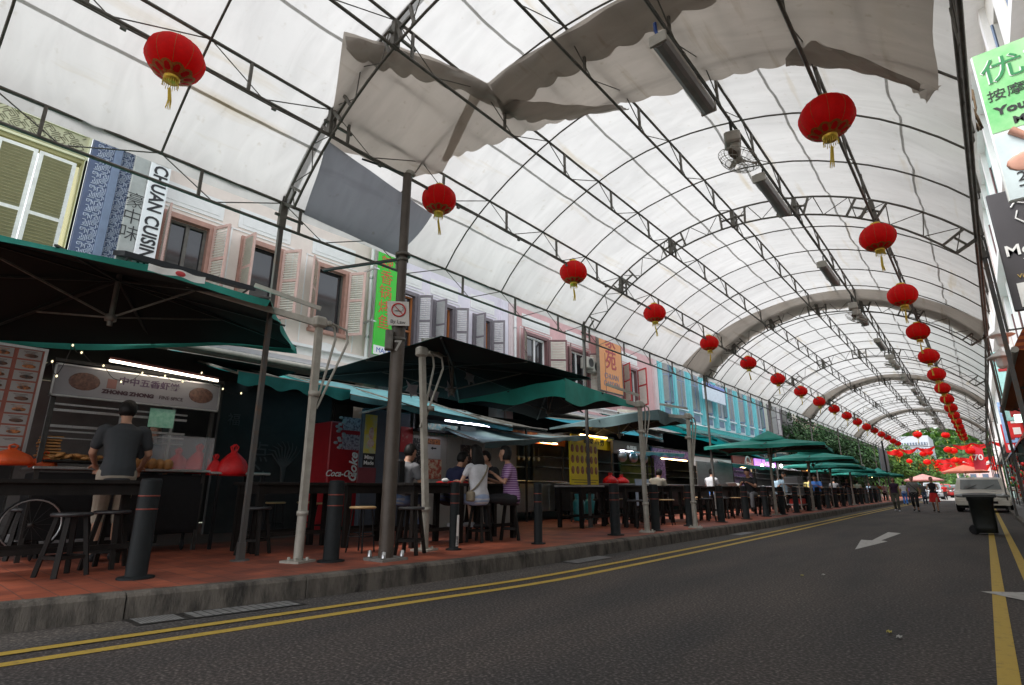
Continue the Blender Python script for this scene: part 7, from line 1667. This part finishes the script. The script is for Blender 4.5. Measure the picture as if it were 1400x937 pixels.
# pickup coming towards us
def car(label, c, s_, rz, paint, kind='suv', group=None, wide=1.0):
    t = thing('parked_car', label, 'car', c, rz, group); f = lambda mb, n, m: mb.build(n, m, t, False)
    # local: nose at -Y
    W_, L_ = 1.72, 4.3; prof = [(-2.15, .38), (-2.17, .62), (-2.10, .82), (-1.95, .93), (-1.0, 1.04), (-.92, 1.05), (-.30, 1.58), (.0, 1.66), (1.3, 1.66), (1.9, 1.58), (2.12, 1.05), (2.15, .4)]
    mb = MB(); vs = []; nn = len(prof); cols = [(-1, 0), (-.97, .03), (-.8, .05), (0, .065), (.8, .05), (.97, .03), (1, 0)]
    for (cx_, cz) in cols:
        for (y, z) in prof:
            tuck = .86 if z > 1.1 else 1.0; rz_ = (1-abs(cx_))*0
            vs.append(Vector((cx_*W_/2*(tuck if z > 1.1 else 1), y*(1-.02*abs(cx_)**3), z + (cz if z > .8 else 0))))
    fs = []
    for i in range(len(cols)-1):
        for j in range(nn-1): fs.append((i*nn+j, i*nn+j+1, (i+1)*nn+j+1, (i+1)*nn+j))
    fs.append(tuple(range(nn))); fs.append(tuple(reversed(range((len(cols)-1)*nn, len(cols)*nn)))); mb.add(vs, fs); b_ = f(mb, 'body', paint)
    bv = b_.modifiers.new('bevel', 'BEVEL'); bv.width = .03; bv.segments = 2; bv.limit_method = 'ANGLE'
    mb = MB(); mb.add([(-.66, -.985, 1.10), (.66, -.985, 1.10), (.61, -.40, 1.60), (-.61, -.40, 1.60)], [(0, 1, 2, 3)]); f(mb, 'windscreen', mat('windscreen_glass', (.10, .12, .12), .08, noise=.2, scale=1.5, spec=.9))
    mb = MB(); mb.beam((-.45, -1.0, 1.11), (-.10, -.72, 1.34), .02, .01); mb.beam((.1, -1.0, 1.11), (.45, -.72, 1.34), .02, .01); f(mb, 'wipers', M_black)
    for q in (-1, 1):
        mb = MB(); mb.add([(q*.80, -.75, 1.12), (q*.80, 1.5, 1.12), (q*.755, 1.3, 1.52), (q*.755, -.32, 1.52)], [(0, 1, 2, 3)]); f(mb, 'side_window', M_glass)
        mb = MB(); mb.rbox((q*.98, -.85, 1.13), (.20, .12, .17), .04); f(mb, 'mirror', paint)
        mb = MB(); mb.ell((q*.62, -2.10, .80), (.22, .09, .10), 14, 8); f(mb, 'headlight', mat('headlight_lens', (.40, .42, .42), .15, .3, noise=.2, scale=20))
        mb = MB(); mb.ell((q*.68, -2.15, .50), (.08, .05, .06)); f(mb, 'fog_lamp', mat('headlight_lens', (.40, .42, .42)))
        for y in (-1.38, 1.38):
            mb = MB(); mb.tube([(q*.68, y, .33), (q*.70, y, .33), (q*.86, y, .33), (q*.88, y, .33)], [.30, .335, .335, .30], 22); w_ = f(mb, 'wheel', M_black)
            mb = MB(); mb.tube([(q*.865, y, .33), (q*.892, y, .33)], [.2, .19], 14); o = mb.build('rim', M_alu, w_, False)
    mb = MB(); mb.rbox((0, -2.12, .45), (1.66, .16, .26), .05); f(mb, 'bumper', paint)
    mb = MB(); mb.box((0, -2.185, .48), (.9, .05, .12)); mb.box((0, -2.15, .74), (.72, .06, .13)); f(mb, 'grille', M_black)
    mb = MB(); mb.box((0, -2.22, .46), (.46, .02, .10)); f(mb, 'number_plate', M_black)
    mb = MB(); mb.ell((0, -2.2, .75), (.07, .02, .045)); f(mb, 'badge', M_alu)
    mb = MB(); mb.box((0, -.2, .27), (1.5, 3.6, .16)); f(mb, 'underbody', M_black)
    t.matrix_basis = Matrix.Translation(Vector(c)) @ Matrix.Rotation(rz, 4, 'Z') @ Matrix.Diagonal((s_*wide, s_, s_/wide**.5, 1)); return t
M_champ = mat('champagne_paint', (.58, .55, .48), .35, .1, noise=.04, coat=.5); M_silver = mat('silver_paint', (.4, .42, .45), .3, .5, noise=.04); M_redcar = mat('red_paint', (.4, .02, .02), .3, .1, noise=.04)
pc = PZ(1346, 701, 0); car('champagne coloured car facing us behind the wheeled bin', (pc.x+.03, pc.y+2.2, 0), .97, 0, M_champ, wide=1.16)
for px, py, m, lab in ((1277, 683.0, M_silver, 'silver car far down the street behind the walkers'), (1292, 680.6, M_redcar, 'small red car far down the street'), (1302, 679.3, M_silver, 'second silver car farther down the street')):
    p = PZ(px, py, 0); car(lab, (p.x, p.y, 0), 1.0, .1, m, group=None)

# ================================================================ right side shops: merchandise, poles
def clutter(label, x, y, z0, z1, n, ms, w=.5, name='goods_rack'):
    t = thing(name, label, 'goods display', (x, y, z0)); fr = MB()
    for (a, b_) in ((-w/2, -w/2), (w/2, -w/2), (-w/2, w/2), (w/2, w/2)): fr.tube([(x+a, y+b_, .12), (x+a, y+b_, z1)], .012, 5)
    for z in (z0, (z0+z1)/2, z1): fr.tube([(x-w/2, y-w/2, z), (x+w/2, y-w/2, z)], .01, 5)
    fr.build('frame', M_steel, t); rr = random.Random(int(y*7))
    for m in ms:
        mb = MB()
        for k in range(n): 
            c = Vector((x+rr.uniform(-w/2, w/2), y+rr.uniform(-w/2, w/2), rr.uniform(z0, z1))); mb.ell(c, (rr.uniform(.03, .08), rr.uniform(.03, .08), rr.uniform(.04, .12)), 8, 6)
        mb.build('hanging_goods', m, t)
M_rp = mat('red_paper', (.6, .02, .02), .5); M_gp = mat('gold_paper', (.55, .32, .05), .4, .3); M_wp = mat('white_paper_goods', (.6, .6, .58), .5); M_gr = mat('green_goods', (.05, .25, .06), .5)
for i, (y, z0, z1, lab) in enumerate(((17.5, .3, 1.6, 'rack of red and gold trinkets right of the wheeled bin'), (22, .5, 2.3, 'rack of red hanging ornaments behind the right posts'), (27, .4, 2.2, 'display of red and green goods along the right shops'), (33, .5, 2.4, 'display of red paper decorations near the car'), (40, .4, 2.4, 'crowded red goods display beyond the car'), (48, .4, 2.5, 'far red goods display on the right'))):
    clutter(lab, RK+.75+.2*(i % 2), y, z0, z1, 16, [M_rp, M_gp, M_wp] if i % 2 else [M_rp, M_gr, M_rp], .7)
t = thing('sign_box', 'narrow lit white and green shop sign on the right past the awning', 'sign', (1.5, 24, 3)); mb = MB(); mb.rbox((1.55, 24, 3.2), (.9, .12, .26), .02); mb.build('panel', mat('lit_sign_face', (.6, .8, .7), .4, emit=(.7, 1, .8), estr=.9), t)
for i, (x, y, z0, z1, w_, m, lab) in enumerate(((1.35, 27, 3.4, 6.0, .8, mat('pale_turquoise_sign', (.35, .62, .60), .5), 'tall pale turquoise hanging sign on the right'), (1.5, 33, 3.2, 4.6, .5, M_rp, 'tall red hanging banner on the right'), (2.3, 21, 3.9, 6.2, .8, mat('white_green_sign', (.55, .65, .58), .5), 'tall white green hanging sign on the right'), (1.5, 42, 3.0, 4.6, .5, M_rp, 'second tall red hanging banner down the right side'), (1.45, 38, 3.3, 5.4, .5, mat('blue_white_sign', (.25, .38, .6), .5), 'blue and white hanging sign down the right side'))):
    t = thing('hanging_sign', lab, 'sign', (x, y, z0)); mb = MB(); mb.rbox((x, y, (z0+z1)/2), (w_, .12, z1-z0), .02); mb.build('panel', m, t)
    mb = MB(); mb.box((x, y-.065, z1-.3), (w_*.7, .01, .12)); mb.box((x, y-.065, z1-.7), (w_*.6, .01, .12)); mb.box((x, y-.065, z0+.3), (w_*.5, .01, .3)); mb.build('print', M_whiteink if m is M_rp else M_redink, t)
    mb = MB(); mb.beam((x+w_/2, y, z1-.1), (RX, y, z1-.1), .05); mb.build('bracket', M_steel_dk, t)
# pair of white wall lanterns below the cafe sign
for i, py in enumerate((460, 490)):
    c = PY(1369, py, 14.0); t = thing('wall_lantern', ('upper', 'lower')[i]+' of two white pagoda shaped lanterns below the cafe sign', 'lantern', c, 0, 'white lanterns on the right'); mb = MB(); mb.lathe([(0, .18), (.03, .16), (.22, .02), (.20, 0), (.10, 0), (.09, -.16), (.05, -.2), (0, -.2)], 8, c, smooth=False); mb.build('shade', M_white, t); mb = MB(); mb.beam(c+Vector((0, 0, .1)), c+Vector((.9, 0, .1)), .03); mb.build('bracket', M_steel_dk, t)
# plain timber/steel clutter along the right arcade: awnings
for i, (y, L_, m, lab) in enumerate(((20.5, 5, mat('brown_canvas_awning', (.14, .09, .06), .8), 'brown canvas awning on the right past the striped one'), (27, 6, mat('dark_red_awning', (.2, .03, .02), .8), 'dark red awning on the right'), (35, 8, mat('faded_blue_awning', (.15, .22, .32), .8), 'faded blue awning on the right'), (46, 10, MATS['brown_canvas_awning'], 'long brown awning far down the right'))):
    t = thing('shop_awning', lab, 'awning', (1.5, y, 3)); mb = MB(); mb.prism([(RK+.6, y, 2.65), (RK+.75, y, 2.9), (RX, y, 3.7), (RX, y, 3.6), (RK+.75, y, 2.8)], (0, L_, 0)); mb.build('cloth', m, t)
    for yy in (y+.2, y+L_-.2):
        mb = MB(); mb.beam((RK+.7, yy, .12), (RK+.7, yy, 2.85), .05); mb.build('pole', M_steel_dk, t)
# umbrella stand stalls on the road right side far
# ================================================================ trees, garlands, distant buildings
def tree(label, x, y, h, cr, n, greens, name='tree', zb=0., leaf_s=.16, trunk_r=.16, seed=0, squash=.8, group=None):
    t = thing(name, label, 'tree', (x, y, zb), 0, group); rr = random.Random(seed); base = Vector((x, y, zb)); mb = MB(); tips = []
    th = h*.42; mb.tube([base, base+Vector((.05, .1, th*.5)), base+Vector((.1, -.05, th))], [trunk_r, trunk_r*.8, trunk_r*.65], 8)
    for k in range(9):
        a = k*2*pi/9+rr.uniform(-.3, .3); el = rr.uniform(.35, 1.2); L_ = cr*rr.uniform(.6, 1.0); s0 = base+Vector((.1, -.05, th*rr.uniform(.7, 1)))
        e = s0+Vector((cos(a)*cos(el), sin(a)*cos(el), sin(el)*.9))*L_; m_ = (s0+e)/2+Vector((rr.uniform(-.2, .2), rr.uniform(-.2, .2), .2)); mb.tube([s0, m_, e], [trunk_r*.4, trunk_r*.25, trunk_r*.08], 5); tips += [m_, e]
    mb.build('trunk', mat('tree_bark', (.07, .055, .04), .9, noise=.3, bump=.5), t)
    cc = base+Vector((0, 0, h-cr*squash)); clumps = []
    for k in range(30):
        d = Vector((rr.gauss(0, 1), rr.gauss(0, 1), rr.gauss(0, .8))).normalized()*rr.uniform(.35, .95); clumps.append((cc+Vector((d.x*cr, d.y*cr, d.z*cr*squash)), rr.uniform(.22, .42)*cr))
    cm = MB()
    for k in range(n):
        c, r_ = clumps[rr.randrange(len(clumps))]; d = Vector((rr.gauss(0, 1), rr.gauss(0, 1), rr.gauss(0, 1))).normalized(); p = c + Vector((d.x, d.y, d.z*.75))*r_*rr.uniform(.65, 1.05)
        nrm = (d + Vector((rr.gauss(0, .5), rr.gauss(0, .5), .5+rr.gauss(0, .4)))).normalized(); u = nrm.cross(Vector((rr.random(), rr.random(), rr.random()))).normalized(); v = nrm.cross(u); s_ = leaf_s*rr.uniform(.6, 1.3)
        cm.m = rr.choice((0, 0, 1, 2)) if len(greens) > 2 else rr.choice((0, 1)); cm.add([p-u*s_, p-v*s_*.45, p+u*s_, p+v*s_*.45], [(0, 1, 2, 3)])
    cm.build('crown', greens, t); return t
def leafm(n, c): return mat(n, c, .6, noise=.25, scale=.8, transl=(.3, tuple(min(1, v*1.8) for v in c)))
G1 = [leafm('deep_green_leaf', (.025, .075, .02)), leafm('mid_green_leaf', (.045, .12, .03)), leafm('dark_green_leaf', (.015, .045, .015))]
G2 = [leafm('bright_green_leaf', (.09, .20, .03)), leafm('fresh_green_leaf', (.13, .24, .05)), leafm('mid_green_leaf', (.045, .12, .03))]
for i, (px, X, top_py, cr, gs, lab) in enumerate(((1112, -11.2, 566, 3.0, G1, 'dark leafy tree just beyond the turquoise house'), (1135, -10.5, 592, 3.8, G1, 'dark green tree behind the fourth and fifth canopy posts'), (1165, -9.5, 610, 3.4, G1, 'dark tree over the far umbrellas'), (1222, -8.5, 607, 4.6, G2, 'bright green street tree beyond the end of the canopy'), (1250, -8.0, 628, 4.6, G2, 'second bright green street tree beyond the canopy'), (1275, -7.0, 640, 5.0, G2, 'third green street tree farther down'), (1300, -6.0, 652, 5.5, G1, 'distant dark green street tree'))):
    q = PX(px, 640, X); y = q.y; hz = PX(px, top_py, X).z
    tree(lab, X, y, hz, cr, 9000, gs, leaf_s=.12+.03*i, seed=i+3)
# far hillside of trees
hill = MB(); 
def hf_(u, v):
    x = -60+110*u; y = 190+60*v; return Vector((x, y, -1 + 36*sin(pi*min(1, v*.9))*(.75+.25*sin(u*7+1))))
hill.grid(hf_, 24, 8); hill.build('hill', mat('wooded_hill_green', (.04, .09, .03), .9, scale=.2, noise=.4), kind='structure')
cm = MB(); rr = random.Random(5)
for k in range(9000):
    u, v = rr.random(), rr.random()*.62; p = hf_(u, v) + Vector((rr.uniform(-2, 2), rr.uniform(-2, 2), rr.uniform(0, 3.2))); s_ = rr.uniform(.5, 1.1)
    a = Vector((rr.gauss(0, 1), rr.gauss(0, 1), rr.gauss(0, 1))).normalized(); b_ = a.cross(Vector((rr.random(), rr.random(), 1))).normalized(); cm.m = rr.randrange(3); cm.add([p-a*s_, p-b_*s_*.6, p+a*s_, p+b_*s_*.6], [(0, 1, 2, 3)])
cm.build('woodland', [G2[0], G2[1], G1[1]], kind='stuff', label='dense green woodland covering the hill at the end of the street', cat='woodland')
# office block
bo = thing('office_block', 'pale grey office block with rows of windows at the end of the street', 'office building', (-10, 150, 0))
x0, x1, zt_ = PY(1212, 600, 150).x, PY(1269, 600, 150).x, PY(1269, 603, 150).z
mb = MB(); mb.box(((x0+x1)/2, 158, (zt_+1.2)/2), (x1-x0, 16, zt_+1.2)); mb.build('wall', mat('pale_concrete', (.42, .44, .48), .8, noise=.05), bo)
fl = int(zt_/1.25)
for i in range(fl):
    z = zt_-.2-i*1.25
    mb = MB(); mb.box(((x0+x1)/2, 149.93, z-.3), (x1-x0-.6, .2, .55)); w_ = mb.build('window_band', mat('blue_grey_glazing', (.10, .13, .18), .2), bo)
    mb = MB()
    for k in range(14): mb.box((x0+.5+(x1-x0-1)*k/13, 149.8, z-.3), (.16, .2, .58))
    mb.build('mullions', MATS['pale_concrete'], w_)
t = thing('apartment_block', 'pale pink apartment block at the right end of the street', 'building', (8, 140, 0))
mb = MB(); mb.box((-.4, 146, 3.2), (7, 10, 6.4)); mb.build('wall', mat('faded_pink_wall', (.6, .42, .40), .8), t)
for i in range(3):
    for k in range(4): mb = MB(); mb.box((-3.2+k*1.8, 140.95, 1.6+i*1.8), (.9, .12, 1.1)); mb.build('window', MATS['blue_grey_glazing'], t)
# red garlands over the street beyond the canopy
gp = None
def glantern(loc, s_, lab):
    return dup(lant, loc, R.uniform(0, 6), lab, 'red lanterns on the strings across the far street', s_)
def swag(name_, lab, a, b_, drop, hgt, m, group):
    t = thing('red_garland', lab, 'garland', (a+b_)/2, 0, group); mb = MB()
    n = 7
    for k in range(n):
        if (k + int(a.y)) % 4 == 0: continue
        p, q = a*(1-k/n)+b_*(k/n), a*(1-(k+1)/n)+b_*((k+1)/n)
        mb.grid(lambda u, v, p=p, q=q: p*(1-u)+q*u + Vector((0, .12*sin(u*9)*v+.1*v, -drop*sin(pi*u) - hgt*v*(.35+.65*sin(pi*u)))), 10, 3)
    mb.build('cloth', m, t); mb = MB(); mb.tube([a+Vector((0, 0, .05)), (a+b_)/2-Vector((0, 0, drop*.3)), b_+Vector((0, 0, .05))], .02, 4); mb.build('rope', M_steel_dk, t)
M_garl = mat('red_garland_cloth', (.75, .02, .02), .6, noise=.2, scale=3, transl=(.35, (.95, .04, .03)))
cnt = 0
strings = [(64, 6.3, 0), (69, 5.0, 1), (74, 5.3, 0), (80, 4.6, 0), (86, 4.5, 1), (92, 4.6, 0), (99, 4.4, 1), (103, 5.2, 1), (108, 4.3, 1), (113, 5.6, 1), (118, 4.6, 1), (130, 4.8, 1)]
for i, (y, z, sw) in enumerate(strings):
    xa, xb = (-7.5, 2.6); num = ORD[i]
    if sw: swag('g', f'{num} red cloth garland strung across the road beyond the canopy', Vector((xa, y, z)), Vector((xb, y, z+.5)), .22, .34+.05*i, M_garl, 'red garlands strung over the far street')
    else:
        t = thing('lantern_string', f'{num} sagging string carrying red lanterns across the far road', 'string', (0, y, z)); mb = MB(); mb.tube([(xa, y, z+.4), (-2.5, y, z+.1), (xb, y, z+.6)], .02, 4); mb.build('rope', M_steel_dk, t)
    for k in range(4 if i < 6 else 5):
        x = xa+(xb-xa)*(k+.6)/5 + R.uniform(-.5, .5); glantern((x, y+.5, z-.25+R.uniform(-.3, .25)), R.uniform(1.1, 1.6), f'{ORD[k]} red lantern from the left on the {num} string beyond the canopy')
# sale banner reading 70
q0, q1 = PY(1329, 612, 70), PY(1346, 640, 70)
t = thing('sale_banner', 'red banner with a white number 70 hanging at the far right', 'banner', ((q0.x+q1.x)/2, 70, q1.z))
mb = MB(); mb.box(((q0.x+q1.x)/2, 70, (q0.z+q1.z)/2), (q1.x-q0.x+.3, .05, q0.z-q1.z+.3)); mb.build('cloth', mat('crimson_banner', (.55, .02, .04), .6), t)
text_part('number', '70', M_whiteink, t, .75, ((q0.x+q1.x)/2, 69.95, (q0.z+q1.z)/2), FACE_MY, .01, bold=.02)
# market parasols far away
for i, (px, py, y, m, lab) in enumerate(((1262, 652, 80, mat('faded_pink_parasol', (.6, .30, .28), .7, transl=(.3, (.7, .4, .35))), 'faded pink market parasol behind the walkers'), (1318, 640, 72, mat('rust_parasol', (.42, .12, .07), .7), 'wide rust coloured parasol over the car roof'), (1250, 662, 90, M_skyglow, 'pale blue parasol far behind the walkers'))):
    p = PY(px, py, y); t = thing('market_parasol', lab, 'parasol', (p.x, y, 0)); mb = MB(); mb.lathe([(.0, .3), (.1, .28), (1.9, -.35), (1.85, -.5)], 8, p, smooth=False); mb.build('canopy', m, t); mb = MB(); mb.tube([(p.x, y, 0), (p.x, y, p.z)], .03, 6); mb.build('pole', M_steel, t)
# street sign board and lamp pole near the canopy end
p = PX(1205, 590, -5.2); t = thing('road_sign', 'grey back of a large road sign on a dark pole near the last umbrellas', 'road sign', (p.x, 44, 0)); y = PX(1207, 630, -5.2).y; a, b_ = PX(1200, 612, -5.2), PX(1217, 645, -5.2)
mb = MB(); mb.box((-5.2, (a.y+b_.y)/2, (a.z+b_.z)/2), (.05, b_.y-a.y, a.z-b_.z)); mb.build('panel', mat('blue_grey_sign_back', (.20, .24, .28), .5), t); mb = MB(); mb.tube([(-5.15, (a.y+b_.y)/2, KZ), (-5.15, (a.y+b_.y)/2, a.z+.6)], .06, 8); mb.build('pole', M_steel_dk, t)
# litter
for i, (px, py, m, lab) in enumerate(((1230, 873, mat('white_scrap', (.38, .37, .35), .6), 'small white scrap on the road at the lower right'), (1216, 866, mat('yellow_leaf', (.35, .30, .05), .6), 'small yellow leaf on the road next to the white scrap'), (1097, 788, MATS['yellow_leaf'], 'small fallen leaf on the road near the middle'), (1126, 787, MATS['white_scrap'], 'tiny white scrap on the road near the middle'))):
    p = PZ(px, py, .005); t = MB(); t.grid(lambda u, v: p + Vector(((u-.5)*.03, (v-.5)*.055, .006+.012*sin(u*5+v*3)**2)), 3, 4); t.build('litter', m, label=lab, cat='litter')
